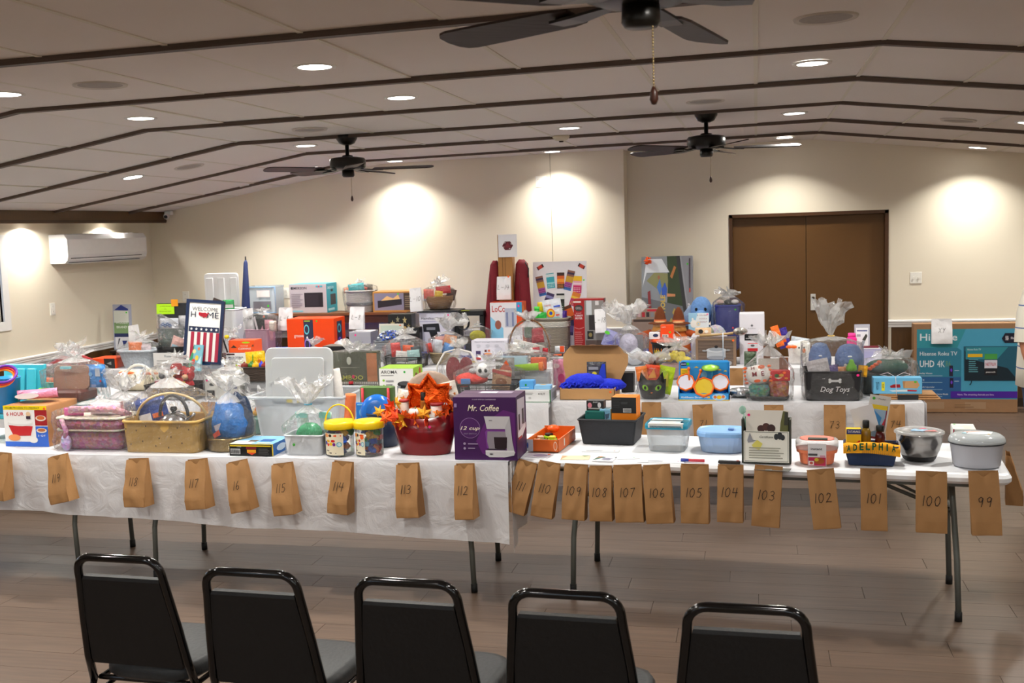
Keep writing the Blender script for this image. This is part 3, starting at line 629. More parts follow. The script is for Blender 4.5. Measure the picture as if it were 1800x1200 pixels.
# ================================================================ chairs
def chair(x, y, rz, label):
    t = thing('banquet_chair', label, 'chair', (x, y, 0), rz, 'row of black chairs in front'); K = mat('0a090a', .12, .3, spec=.7); V = mat('0b0a0b', .5, kind='fabric'); SV = mat('2f3133', .5, kind='fabric')
    wt, wb = .145, .19
    def bk(z): return -(z-.45)*.2
    b = MB(); pts = []
    for s_ in (1, -1):
        seq = [(.5, .19), (.42, .192), (.62, .175), (.8, .158)]
    L_ = [(-.205, .02, .40), (-.198, bk(.5), .5), (-.183, bk(.65), .65), (-.165, bk(.8), .8)]
    arc = []
    for i in range(7):
        a = pi-i/6*pi/2; arc.append((-.105+.058*cos(a), bk(.83+.055*sin(a)), .825+.058*sin(a)))
    pl = L_+arc; pr = [(-p[0], p[1], p[2]) for p in reversed(pl)]
    b.tube(pl+pr, .0145, K, 12); b.build('back_frame', t)
    b = MB()
    def back(z, w_, dy): return [(-w_, bk(z)-.008+dy, z), (w_, bk(z)-.008+dy, z), (w_, bk(z)+.018+dy, z), (-w_, bk(z)+.018+dy, z)]
    b.loft([back(.475, .176, 0), back(.49, .18, 0), back(.65, .17, 0), back(.80, .15, 0), back(.812, .146, .004)], V, True, True, False); b.build('backrest', t)
    b = MB(); R = []
    for z, k in ((.405, .93), (.42, 1), (.445, 1), (.462, .96), (.468, .85)):
        ring = []
        for j in range(32):
            a = 2*pi*j/32; ca, sa = cos(a), sin(a); q = 1/((abs(ca)**4+abs(sa)**4)**.25); yy = .215*sa*q*k; ring.append((.2*ca*q*k*(1+.06*yy/.2), .225+yy, z))
        R.append(ring)
    b.loft(R, SV, True, True); b.build('seat', t)
    b = MB(); b.tube([(-.19, .04, .40), (-.19, .4, .40), (.19, .4, .40), (.19, .04, .40)], .011, K, closed=True); b.build('seat_frame', t)
    for s_ in (-1, 1):
        b = MB(); b.tube([(s_*.205, .02, .40), (s_*.205, -.01, .33), (s_*.21, -.06, .012)], .0125, K, 10); b.tube([(s_*.21, -.06, .0), (s_*.21, -.06, .03)], .016, BLK); b.build('leg', t)
        b = MB(); b.tube([(s_*.18, .33, .40), (s_*.2, .42, .2), (s_*.205, .45, .012)], .0125, K, 10); b.tube([(s_*.205, .45, .0), (s_*.205, .45, .03)], .016, BLK); b.build('leg', t)
        b = MB(); b.tube([(s_*.205, .0, .34), (s_*.19, .2, .365), (s_*.185, .34, .33)], .009, K); b.build('stretcher', t)
    return t
for (px, py, rz, lab) in ((207, 980, -2, 'leftmost black vinyl banquet chair of the front row, seen from behind'), (440, 1005, -2, 'black banquet chair second from the left'), (715, 1022, -2, 'middle black banquet chair of the five'),
                     (995, 1043, -2, 'black banquet chair second from the right'), (1312, 1068, -1, 'rightmost black banquet chair of the front row')):
    P = atz(px, py, .885); chair(P.x, P.y+.085, radians(rz), lab)
# ================================================================ object builders
def G(xl, xr, yt, yb, y=None, z=None):
    """pixel extents of the thing's front -> x0, x1, z0, z1 on its own depth plane y"""
    cx = (xl+xr)/2
    if y is None: y = YY(cx, yb, TZ if z is None else z); z0 = TZ if z is None else z
    else: z0 = z if z is not None else aty(cx, yb, y).z
    z1 = aty(cx, yt, y).z; return XX(xl, y, (z0+z1)/2), XX(xr, y, (z0+z1)/2), z0+.0055, z1, y
def start(name, label, cat, g, rz=0.0, group=None):
    x0, x1, z0, z1, y = g; W, Hh = abs(x1-x0), z1-z0
    t = thing(name, label, cat, (x0, y, z0), radians(rz), group); return t, W, Hh
def box(name, label, cat, g, D, col, front=None, side=None, top=None, rz=0, group=None, flaps=True, lside=None, rough=.4, scol=None, tcol=None, part='carton'):
    t, W, Hh = start(name, label, cat, g, rz, group); K = mat(col, rough)
    b = MB(); b.rbox(0, 0, 0, W, D, Hh-(.003 if flaps else 0), K, .003); b.build(part, t)
    if flaps:
        for a, c in ((.002, D/2-.0015), (D/2+.0015, D-.002)): b = MB(); b.box(.002, a, Hh-.003, W-.002, c, Hh-.0004, mat(tcol or col, rough)); b.build('flap', t)
    elif tcol: printed(t, [('r', .0, .0, 1, 1, tcol)], W, D, TOP(Hh), 'top_panel')
    if scol: side = [('r', 0, 0, 1, 1, scol)]+(side or [])
    printed(t, front, W, Hh, FRONT()); printed(t, side, D, Hh, RIGHT(W), 'printed_side'); printed(t, top, W, D, TOP(Hh), 'printed_top'); printed(t, lside, D, Hh, LEFT(0, D), 'printed_side')
    return t
def leaf_poly(cx, cy, r, n=5, rot=pi/2):
    out = []
    for i in range(n*4):
        a = rot+i*2*pi/(n*4); k = (1, .62, .38, .62)[i % 4]; out.append((cx+r*k*cos(a), cy+r*k*sin(a)))
    return out
def wrap(t, cx, cy, rx, ry, z0, hb, hn, tuft=.12, lean=(0, 0), sq=7, top=1.0, tr=.09, seed=0, amp=.02, tie=None, name='cellophane', seg=44):
    """crinkled cellophane gathered at height hn with a tuft above"""
    b = MB(); rings = []; sd = hash_(t['label'])*.001+seed
    prof = [(z0+.002, .93, .3), (z0+.012, 1.0, .5)]
    for i in range(1, 5): prof.append((z0+(hb-z0)*i/4, 1.0+(top-1)*i/4, 1))
    for i in range(1, 6): u = i/5; prof.append((hb+(hn-hb)*u, top*(1-u)**.8*.95+.05, 1-.8*u))
    for i in range(1, 7): u = i/6; prof.append((hn+tuft*u, -tr*(u**.8), .5+2.2*u))
    out = []
    for z, k, am in prof:
        R = []; u = max(0, (z-hb)/(hn-hb)) if hn > hb else 1; lx, ly = lean[0]*max(0, z-hb), lean[1]*max(0, z-hb)
        for j in range(seg):
            a = 2*pi*j/seg; ca, sa = cos(a), sin(a)
            if k >= 0: q = 1/((abs(ca)**sq+abs(sa)**sq)**(1/sq)) if (sq and k > .5) else 1; X, Y = rx*k*q*ca, ry*k*q*sa
            else: rr = max(.012, -k)*(1+.5*noise.noise(Vector((ca*1.5, sa*1.5, sd+9)))+.38*cos(6*a+sd*9)*min(1, (z-hn)/max(tuft, .01))); X, Y = rr*ca, rr*sa*.8
            nn = (noise.noise_vector(Vector((ca*2.5+sd, sa*2.5, z*12)))+.45*noise.noise_vector(Vector((ca*9+sd, sa*9, z*45))))*amp*am
            if k < 0: nn.z *= 1.6
            R.append((cx+X+nn.x+lx, cy+Y+nn.y+ly, z+(nn.z*.7 if am > .5 else 0)))
        out.append(R)
    b.loft(out[:9], FILM(), False, False, False); b.loft(out[8:], TUFT(), False, False, False); b.build(name, t, fix=False)
    if tie: b = MB(); b.tube([(cx+lean[0]*(hn-hb)+.02*cos(a*pi/5), cy+lean[1]*(hn-hb)+.02*sin(a*pi/5), hn) for a in range(10)], .004, mat(tie, .4), 6, closed=True); b.build('tie', t)
def packet(name, label, cat, g, col, D=.04, spec=None, rz=0, ry=0, film=False, ragged=True):
    """pillow-shaped packet or bag of goods with crimped ends"""
    t, W, Hh = start(name, label, cat, g, rz); t.rotation_euler = (0, radians(ry), radians(rz)); b = MB(); K = FILM() if film else mat(col, .3, 0, 'foil')
    def f(u, v, s_): k = (1-abs(2*u-1)**3)*(1-abs(2*v-1)**4); return (u*W, D/2+s_*D/2*max(k, .03)+.003*noise.noise(Vector((u*7, v*7, s_))), v*Hh)
    b.sheet(9, 9, lambda u, v: f(u, v, -1), K); b.sheet(9, 9, lambda u, v: f(u, v, 1), K); b.build('packet_body', t)
    if spec: printed(t, [e for e in spec], W, Hh, FRONT(-.002), 'printed_label')
    return t
def jar(name, label, g, col, lid, cat='jar', spec=None, neck=.7, glass=True, r=None, cap_h=.16):
    t, W, Hh = start(name, label, cat, g); r = r or W/2; K = mat(col, .15); b = MB()
    b.lathe([(r*.9, 0), (r, .01), (r, Hh*.6), (r*.95, Hh*.68), (r*neck, Hh*(1-cap_h)-.002)], K, (W/2, r, 0), 16); b.build('glass_body', t)
    b = MB(); b.lathe([(r*neck*1.05, Hh*(1-cap_h)), (r*neck*1.1, Hh*(1-cap_h)+.003), (r*neck*1.08, Hh-.002), (r*neck*.95, Hh)], mat(lid, .4), (W/2, r, 0), 16); b.build('lid', t)
    if spec:
        b = MB(); b.lathe([(r*1.01, Hh*.12), (r*1.01, Hh*.55)], mat(spec, .5), (W/2, r, 0), 16, cap0=False, cap1=False); b.build('label_band', t)
    return t
def plush(name, label, g, col, face=None, ears=None, D=None, muzzle=None, kind='fuzz', body=True):
    t, W, Hh = start(name, label, 'plush toy', g); D = D or W*.7; K = mat(col, .8, 0, kind); cx = W/2; hr = Hh*(.3 if body else .48); hz = Hh-hr
    if body:
        b = MB(); b.ball((cx, D/2, Hh*.25), W*.36, D*.4, Hh*.27, K, nz=.06); b.build('body', t)
        for s_ in (-1, 1):
            b = MB(); b.tube([(cx+s_*W*.25, D*.45, Hh*.42), (cx+s_*W*.4, D*.3, Hh*.3), (cx+s_*W*.44, D*.15, Hh*.14)], [W*.07, W*.09, W*.1], K, 8); b.build('arm', t)
            b = MB(); b.ball((cx+s_*W*.22, D*.15, Hh*.07), W*.13, D*.28, Hh*.08, K); b.build('leg', t)
    b = MB(); b.ball((cx, D*.45, hz), min(W*.42, hr*1.15), min(D*.45, hr), hr, K, nz=.04); b.build('head', t)
    hw = min(W*.42, hr*1.15)
    if muzzle: b = MB(); b.ball((cx, D*.45-hr*.85, hz-hr*.2), hw*.5, hr*.35, hr*.38, mat(muzzle, .8, 0, kind)); b.build('muzzle', t)
    for s_ in (-1, 1):
        b = MB(); b.ball((cx+s_*hw*.38, D*.45-min(D*.45, hr)*.86, hz+hr*.2), hr*.1, hr*.07, hr*.12, mat(face or '101010', .15), 8, 6); b.build('eye', t)
        if ears == 'round': b = MB(); b.ball((cx+s_*hw*.75, D*.5, hz+hr*.8), hr*.36, hr*.15, hr*.36, K); b.build('ear', t)
        elif ears: b = MB(); b.tube([(cx+s_*hw*.8, D*.45, hz+hr*.4), (cx+s_*hw*1.15, D*.42, hz-hr*.1), (cx+s_*hw*1.12, D*.4, hz-hr*.9)], [hr*.14, hr*.3, hr*.22], mat(ears, .8, 0, kind), 8); b.build('ear', t)
    return t
def basket(name, label, g, D, col, kind='weave', taper=.15, rz=0, rim=None, mesh=False, handle=None, cat='basket', solid=False, r=.03, wraph=None, thick=.006, hh=None, **kw):
    """open tapered basket: outer and inner wall, floor, rim"""
    t, W, Hh = start(name, label, cat, g, rz); K = mat(col, .6, 0, kind)
    def ring(z, ins, k):
        out = []; cx, cy = W/2, D/2; hx, hy = (W/2-ins)*k, (D/2-ins)*k; rr = min(r, hx*.9, hy*.9)
        for q in range(4):
            sx, sy = ((1, 1), (-1, 1), (-1, -1), (1, -1))[q]
            for j in range(5): a = q*pi/2+j/4*pi/2; out.append((cx+sx*(hx-rr)+rr*cos(a), cy+sy*(hy-rr)+rr*sin(a), z))
        return out
    b = MB()
    if mesh:
        n = 28; k0 = 1-taper
        for i in range(9):
            z = Hh*(.1+.85*i/8); b.tube(ring(z, 0, k0+(1-k0)*z/Hh), .0022, K, 4, closed=True, cap=False)
        R0, R1 = ring(0, 0, k0), ring(Hh, 0, 1)
        def per(R, u): i = u*len(R); a = Vector(R[int(i) % len(R)]); c = Vector(R[(int(i)+1) % len(R)]); return a.lerp(c, i % 1)
        for i in range(60): u = i/60; b.tube([per(R0, u), per(R1, u)], .002, K, 4, cap=False)
        b.loft([ring(0, .0, k0), ring(Hh*.12, 0, k0+(1-k0)*.12)], K, True, False); b.build('mesh_wall', t, kind='stuff')
    else:
        b.loft([ring(0, 0, 1-taper), ring(Hh*.5, 0, 1-taper/2), ring(Hh, 0, 1), ring(Hh, thick, 1), ring(.01, thick, 1-taper)], K, True, True, False); b.build('basket_body', t)
    b = MB(); b.tube(ring(Hh, 0, 1), max(thick*.8, .005), mat(rim or col, .5, 0, kind if not rim else None), 6, closed=True); b.build('rim', t)
    if handle:
        b = MB(); hz = hh or Hh*1.1; pts = [(W*.02+W*.96*(1-cos(pi*i/14))/2, D/2, Hh*.9+hz*sin(pi*i/14)) for i in range(15)]; b.tube(pts, .008, mat(handle, .5, 0, kind), 8); b.build('handle', t)
    return t, W, Hh
def flatcard(name, label, cat, P, w_, h_, rz, col, spec=None, thick=.0015, lean=None, z=None):
    """paper or card lying flat (lean None) or standing leant back by lean degrees"""
    t = thing(name, label, cat, P, 0); t.rotation_euler = ((radians(-lean) if lean is not None else 0), 0, radians(rz)) if lean is None else (radians(-lean), 0, radians(rz))
    b = MB()
    if lean is None: b.box(0, 0, 0, w_, h_, thick, mat(col, .5)); b.build('sheet', t); printed(t, spec, w_, h_, TOP(thick))
    else: b.box(0, 0, 0, w_, thick, h_, mat(col, .5)); b.build('panel', t); printed(t, spec, w_, h_, FRONT())
    return t
def dot(t, W, Hh, u, v, col, y=0.0, r=.008):
    b = MB(); b.M = FRONT(y); b.add([(u*W+r*cos(2*pi*j/14), v*Hh+r*sin(2*pi*j/14), .0022) for j in range(14)], [tuple(range(14))], mat(col, .5)); b.build('round_sticker', t, 'small round %s sticker' % {'3fd02c': 'green', 'ff6a28': 'orange', 'ff2e8a': 'pink'}.get(col, 'coloured'), fix=False)
GRN, ORG, PNK = '3fd02c', 'ff6a28', 'ff2e8a'
def tote(name, label, g, D, h=None, haze=.3, col='eef2f5', lidcol=None, taper=.1, rz=0, lid=True, cat='storage box', lidh=.02, spec=None, r=.03, contents=None):
    t, W, Hh = start(name, label, cat, g, rz); K = CLEAR(col, haze); hb = Hh-(lidh if lid else 0); b = MB()
    def ring(z, k, ins=0):
        out = []; cx, cy = W/2, D/2; hx, hy = (W/2-ins)*k, (D/2-ins)*k; rr = min(r, hx*.9, hy*.9)
        for q in range(4):
            sx, sy = ((1, 1), (-1, 1), (-1, -1), (1, -1))[q]
            for j in range(6): a = q*pi/2+j/5*pi/2; out.append((cx+sx*(hx-rr)+rr*cos(a), cy+sy*(hy-rr)+rr*sin(a), z))
        return out
    k0 = 1-taper; b.loft([ring(0, k0), ring(hb*.1, k0+taper*.1), ring(hb*.93, .97), ring(hb*.94, 1), ring(hb, 1)], K, True, False, False); b.build('tub', t)
    if lid: b = MB(); L = mat(lidcol, .35) if lidcol else K; b.loft([ring(hb-.006, 1.02), ring(hb+lidh*.6, 1.02), ring(hb+lidh, .99), ring(hb+lidh*.7, .9)], L, False, True, False); b.build('lid', t)
    if spec: printed(t, spec, W, Hh, FRONT(D*taper*.2), 'printed_label')
    return t, W, Hh
# ================================================================ FRONT ROW, LEFT (cloth)
g = G(8, 84, 713, 786)
t = box('slow_cooker_box', 'white, red and blue slow cooker carton at the left end', 'box', g, .3, 'c08a5c', [
 ('r', 0, 0, 1, 1, 'f2efec'), ('r', 0, .9, 1, 1, 'f7d90e'), ('r', 0, 0, 1, .12, '2f62c4'), ('r', .72, .12, 1, .5, '2f62c4'), ('r', .72, .52, 1, .9, '9c1d22'),
 ('t', '6 HOUR', .27, .80, .4, .09, 'c02028'), ('p', [(.1, .52), (.66, .5), (.6, .27), (.2, .26)], 'b81f24'), ('e', .38, .57, .3, .07, 'e6e4e0'), ('e', .38, .6, .27, .05, 'f4f3f0'),
 ('e', .22, .22, .14, .08, 'e8935a'), ('e', .86, .7, .12, .07, 'e9d8c8'), ('e', .86, .71, .09, .05, 'c9642e'), ('e', .86, .4, .12, .06, 'e9d8c8'), ('e', .86, .41, .09, .04, 'b86a3a'), ('e', .66, .17, .1, .08, 'f5f3ee'),
 ('t', 'FROM FROZEN TO PERFECT', .45, .95, .8, .035, '303030'), ('t', '3 QT', .86, .27, .18, .05, 'f0f0f0'), ('e', .58, .8, .05, .06, 'e3c19a'), ('r', .53, .68, .63, .75, '3a2a3a')], rz=0)
dot(t, *(abs(g[1]-g[0]), g[3]-g[2]), .95, .93, ORG)
g2 = G(16, 88, 690, 712, y=5.62, z=g[3]+.004)
t = packet('pillow_packet', 'pink and white wrapped doll pillow on the slow cooker carton', 'packet', g2, 'd98aa8', .16, [('e', .45, .5, .3, .3, 'efe6ea')], ry=-4)
# child's beach chair set
g = G(-45, 40, 640, 766, y=5.72, z=TZ); t, W, Hh = start('toy_chair', "turquoise plastic child's chair with lime frame at the left edge", 'toy chair', g); K = mat('3fb4c9', .35); L_ = mat('69d416', .35)
b = MB(); b.M = Matrix.Rotation(radians(-8), 4, 'X'); b.rbox(.02, .2, .12, W-.02, .225, Hh, K, .05); b.build('chair_back', t)
for i in range(3): b = MB(); b.M = Matrix.Rotation(radians(-8), 4, 'X'); b.rbox(.04+i*(W-.1)/3, .185, .16, .04+(i+.8)*(W-.1)/3, .2, Hh-.03, mat('46bed2', .35), .02); b.build('back_slat', t)
b = MB(); b.rbox(0, -.05, .14, W, .22, .17, K, .03); b.build('seat', t)
for x in (0, W-.035):
    b = MB(); b.prism([(-.06, 0), (-.02, 0), (.08, .14), (.24, Hh*.62), (.21, Hh*.62), (-.05, .18)], x, x+.035, L_, 'x'); b.build('leg', t)
    b = MB(); b.rbox(x-.01, -.08, .19, x+.05, .2, .205, K, .02); b.build('armrest', t)
g = G(-22, 18, 666, 705, y=5.66, z=TZ+.18); t, W, Hh = start('toy_bucket', 'blue toy bucket standing on the turquoise chair seat', 'toy bucket', g)
b = MB(); b.lathe([(W*.4, 0), (W*.5, Hh-.01), (W*.53, Hh-.005), (W*.53, Hh), (W*.49, Hh), (W*.39, .01)], mat('1f86c8', .35), (W/2, .08, 0), 20); b.build('bucket_body', t)
b = MB(); b.tube([(W/2+W*.5*cos(pi*i/10), .08-.03*sin(pi*i/10), Hh+.06*sin(pi*i/10)) for i in range(11)], .005, mat('f2c81e', .4), 6); b.build('handle', t)
for i, c_ in enumerate(('f09020', 'd82a3a', '6a30a0')):
    t = thing('toy_ring', ('orange', 'red', 'purple')[i]+' plastic stacking ring on the blue toy bucket', 'toy ring', (XX(-2, 5.6, 1.2)+.01*i, 5.62, g[3]+.012+.012*i)); t.rotation_euler = (radians(35), radians(20), 0)
    b = MB(); b.tube([(.07*cos(a*pi/10), .07*sin(a*pi/10), 0) for a in range(20)], .008, mat(c_, .3), 8, closed=True); b.build('ring_body', t)
# teal mesh basket with wrapped goods
g = G(40, 100, 673, 712, y=5.98, z=TZ+.055)
g = (g[0], g[1], TZ+.0055, g[3], g[4]); t, W, Hh = basket('plastic_basket', 'turquoise perforated plastic basket behind the slow cooker carton', g, .2, '62c9c0', kind=None, taper=.08, r=.02)
printed(t, [('e', .07+.06*i+.03*(j % 2), .45+.09*j, .012, .028, '2d5f70') for i in range(15) for j in range(5)], W, Hh, FRONT(.002), 'holes')
for i, (a, c, yt, yb, col, nm) in enumerate(((44, 62, 655, 690, '3a3f6a', 'navy bottle'), (60, 74, 662, 690, '5cb85a', 'green tube'), (72, 92, 664, 690, 'ef7040', 'orange pouch'), (50, 90, 640, 664, '8a7a80', 'grey cloth'))):
    packet('wrapped_item', nm+' bundled in the turquoise perforated basket', 'packet', G(a, c, yt, yb, y=6.02+.03*i), col, .05, [('r', .2, .2, .8, .7, 'dfe4e8')] if i < 3 else None)
t = thing('cellophane_bundle', 'clear wrapped roll of red sausages behind the turquoise perforated basket', 'wrapped gift', (XX(100, 7.4, 1.0), 7.42, TZ+.0055)); 
b = MB()
for i in range(4): b.tube([(-.17+.04*i, .05*i, .2+.025*i), (0, .05*i, .27+.02*i), (.2, .05*i-.02, .2+.02*i)], .028, mat('a8262c', .4), 10)
b.build('red_loops', t); b = MB(); b.rbox(-.18, -.06, 0, .2, .2, .2, mat('7a7680', .5), .05); b.build('grey_carton', t); wrap(t, 0, .06, .24, .17, 0, .24, .34, .08, (.35, 0), tr=.1)
# pink crochet bag
g = G(92, 214, 722, 794); t, W, Hh = start('crochet_bag', 'pink and lilac crocheted bag in clear wrap', 'bag', g); D = .26
b = MB(); b.rbox(.01, .01, 0, W-.01, D, Hh*.5, mat('c0718e', .9, 0, 'yarn'), .07, .05, True, 5); b.build('lower_band', t)
b = MB(); b.rbox(.0, .0, Hh*.5, W, D, Hh*.8, mat('b5607a', .9, 0, 'yarn'), .07, 0, True, 5); b.build('upper_band', t)
for z_ in (.5, .79): b = MB(); b.rbox(-.003, -.004, Hh*z_-.004, W+.003, D, Hh*z_+.006, mat('e8dcc8', .9, 0, 'yarn'), .07, 0, True, 5); b.build('cream_trim', t)
b = MB(); b.ball((.09, -.005, .05), .035, .02, .05, mat('b9a3cf', .9, 0, 'yarn')); b.tube([(.07, -.005, Hh*.8), (.1, -.012, Hh*.5), (.09, -.01, .08)], .014, mat('c78aa8', .9, 0, 'yarn')); b.build('tassel', t)
b = MB(); b.tube([(.03, D/2, Hh*.8), (.1, .05, Hh*1.0), (W-.08, .04, Hh*1.03), (W-.02, D/2, Hh*.8)], .02, mat('d88aa0', .9, 0, 'yarn')); b.build('handle', t)
wrap(t, W/2, D/2, W/2+.015, D/2+.015, 0, Hh*.95, Hh*1.22, .0, (.2, .0), tr=.0, amp=.018)
x0, y0, z0 = t.location
packet('gift_pouch', 'bright pink pouch inside the clear wrap of the crocheted bag', 'packet', (x0+.03, x0+.16, z0+Hh*.82, z0+Hh*1.02, y0+.06), 'e03a9a', .04)
packet('gift_pouch', 'white floral pack of rolls inside the crocheted bag wrap', 'packet', (x0+.18, x0+.38, z0+Hh*.82, z0+Hh*1.12, y0+.08), 'e6cfdc', .08, [('e', .8, .4, .09, .2, 'f4f0f4'), ('e', .8, .4, .04, .09, '8a6a88')])
# tan basket with kettle
g = G(214, 346, 742, 797); (t, W, Hh) = basket('gift_basket', 'tan cardboard-look gift basket with dark flecks, clear wrapped', g, .3, 'cfa65e', kind='paper', taper=.04, r=.04, thick=.012, handle='dcbf86', hh=.16)
printed(t, [('r', u, v, u+.012, v+.05, c_) for u, v, c_ in ((.06, .75, '3a4a3a'), (.2, .7, '4a3a2a'), (.33, .85, '2a2a2a'), (.5, .45, '2a2a2a'), (.45, .2, '3a3a30'), (.66, .5, '2a2a3a'), (.62, .15, '2a2a2a'), (.8, .3, '2a2a2a'), (.9, .75, '303030'), (.12, .25, '3a3a30'), (.75, .8, '443322'), (.28, .35, '443322'))], W, Hh, FRONT(-.002), 'flecks')
wrap(t, W/2, .15, W/2+.012, .165, 0, Hh+.1, Hh+.24, .03, (0, 0), tr=.05, top=.92, amp=.02)
x0, y0, z0 = t.location
t = thing('tea_kettle', 'stainless steel tea kettle with black handle in the tan gift basket', 'kettle', (x0+.27, y0+.12, z0+.09)); st = mat('b9b9bb', .18, .95)
b = MB(); b.lathe([(.09, 0), (.1, .03), (.085, .08), (.05, .115), (.02, .125)], st, seg=24); b.build('kettle_body', t)
b = MB(); b.tube([(.07, 0, .06), (.12, 0, .1), (.13, 0, .12)], [.018, .012, .01], st); b.build('spout', t)
b = MB(); b.lathe([(.008, .12), (.02, .14), (.016, .155)], BLK, seg=12); b.build('lid_knob', t)
b = MB(); b.tube([(.09*cos(pi*(1-i/12)), 0, .1+.12*sin(pi*i/12)) for i in range(13)], .01, mat('101216', .3), 8); b.build('handle', t)
packet('blue_packet', 'royal blue gift packet at the left of the tan basket', 'packet', (x0+.02, x0+.22, z0+.09, z0+.27, y0+.16), '24489c', .05, [('r', .1, .2, .5, .5, 'e8e8ee'), ('r', .55, .3, .9, .45, 'e06a2a')], ry=-14)
jar('spice_jar', 'dark blue labelled jar behind the kettle in the tan basket', (x0+.19, x0+.25, z0+.03, z0+.2, y0+.2), '20305c', '101420', spec='c8ccd8'); jar('spice_jar', 'beige labelled jar beside the kettle in the tan basket', (x0+.13, x0+.185, z0+.03, z0+.13, y0+.06), 'd8cfc0', 'efe8dc')
# gold tin with blue bundle
g = G(350, 424, 772, 797); t, W, Hh = start('gold_tin', 'round gold tin in cellophane holding a blue bundle', 'tin', g); r = W/2
b = MB(); b.lathe([(r*.95, 0), (r, .012), (r*.99, Hh*.8), (r*1.01, Hh*.82), (r*1.01, Hh), (r*.97, Hh)], mat('a58a58', .25, .85), (r, r, 0), 32); b.build('tin_body', t)
wrap(t, r, r, r+.01, r+.01, 0, Hh+.11, Hh+.25, .09, (.0, 0), sq=0, tr=.09, top=.95)
x0, y0, z0 = t.location
t = thing('blue_bundle', 'bright blue folded plastic bundle standing in the gold tin', 'bundle', (x0+r, y0+r, z0+Hh*.6)); b = MB(); b.ball((0, 0, .1), r*.78, r*.75, .13, mat('1f74c4', .25, 0, 'foil'), 16, 10, .35, 2.4, 4); b.build('folded_wrap', t)
b = MB(); b.M = FRONT(-r*.74); ink(b, [('p', [(-.05, .1), (0, .12), (.01, .09), (-.04, .07)], 'c8c2cc'), ('p', [(-.06, .05), (-.02, .08), (-.01, .05), (-.05, .03)], 'd8503a')], 1, 1); b.build('paper_label', t, fix=False)
t = thing('dark_bundle', 'navy wrapped ball behind the blue bundle in the gold tin', 'bundle', (x0+r+.02, y0+r+.05, z0+Hh*.6)); b = MB(); b.ball((.02, 0, .1), r*.6, r*.4, .17, mat('26354e', .3, 0, 'foil'), 16, 10, .2, 2.4, 8); b.build('folded_wrap', t)
# pale green gift bag
g = G(424, 458, 716, 770, y=5.98, z=TZ); t, W, Hh = start('green_gift', 'sea-green gift bundle in wrap between the gold tin and the big clear tub', 'gift', g); b = MB(); b.rbox(0, 0, 0, W, .15, Hh*.62, mat('6f9488', .6), .02, .1); b.build('bag_body', t)
for i, (c_, u) in enumerate((('3f58c0', .2), ('e8a838', .6), ('f0ead8', .4), ('d06a3a', .8))): b = MB(); b.ball((u*W, .04, Hh*.72+.01*i), .028, .02, .022, mat(c_, .6), 8, 6, .4, 4, i); b.build('tissue_flower', t)
wrap(t, W/2, .08, W/2+.01, .09, 0, Hh*.8, Hh*1.15, .06, tr=.06)
# flat game box
g = G(403, 478, 781, 803); t = box('game_box', 'flat black and yellow game box lying before the white bin', 'box', g, .24, '151515', [
 ('r', .02, .82, .98, .93, 'e8c81e'), ('r', .03, .15, .26, .62, 'e8e8e8'), ('r', .4, .6, .64, .8, '7a1f2a'), ('r', .42, .3, .63, .56, 'e8a020'), ('p', [(.42, .3), (.63, .3), (.53, .1)], 'd8401e'), ('t', '1000', .24, .8, .1, .1, 'c8c8c8')]+[('r', .04+.018*i, .2, .05+.018*i, .58, '202020') for i in range(12)]+lines(.7, .95, .15, .7, 4, '5a5a5a'),
 [('r', 0, 0, 1, 1, '1f5fa8'), ('r', 0, 0, .06, 1, 'e8c81e'), ('e', .5, .5, .25, .3, 'cfe0f0'), ('e', .8, .4, .1, .3, '202a50')],
 [('r', .0, .0, 1, 1, '7fb6dc'), ('r', 0, 0, 1, .05, 'e8c81e'), ('p', [(.0, .05), (.5, .05), (.4, .5), (0, .4)], 'd8e8f0'), ('r', .3, .3, .5, .5, '6a5a50'), ('r', .55, .35, .85, .6, '2a5aa0'), ('r', .2, .15, .5, .25, 'efe6d0'), ('r', .6, .1, .9, .2, 'd8d0b0')], flaps=False, part='lid_box')
# small white bin with green item
g = G(499, 566, 766, 802); (t, W, Hh) = basket('white_bin', 'small white rectangular bin in tied cellophane', g, .2, 'eceff4', kind=None, taper=.08, r=.02, thick=.004, solid=True)
dot(t, W, Hh, .27, .55, GRN); wrap(t, W/2, .1, W/2+.008, .105, 0, Hh+.05, Hh+.16, .13, (0, 0), tie='58a8c8', tr=.11)
x0, y0, z0 = t.location
t = thing('green_sponge', 'round green scrubbing sponge in the small white bin', 'sponge', (x0+W*.5, y0+.1, z0+Hh*.7)); b = MB(); b.ball((0, 0, .03), W*.33, .06, .06, mat('3f9a6a', .9, 0, 'fuzz'), 16, 10, .12, 6); b.build('sponge_body', t)
for s_, nm in ((-.3, 'left'), (.33, 'right')): packet('aqua_pouch', 'aqua and white pouch at the %s inside the small white bin' % nm, 'packet', (x0+W*(.5+s_)-.03, x0+W*(.5+s_)+.04, z0+Hh*.8, z0+Hh*2, y0+.14), 'd8ebea', .03, [('r', 0, .75, 1, 1, '7fd0c8')])
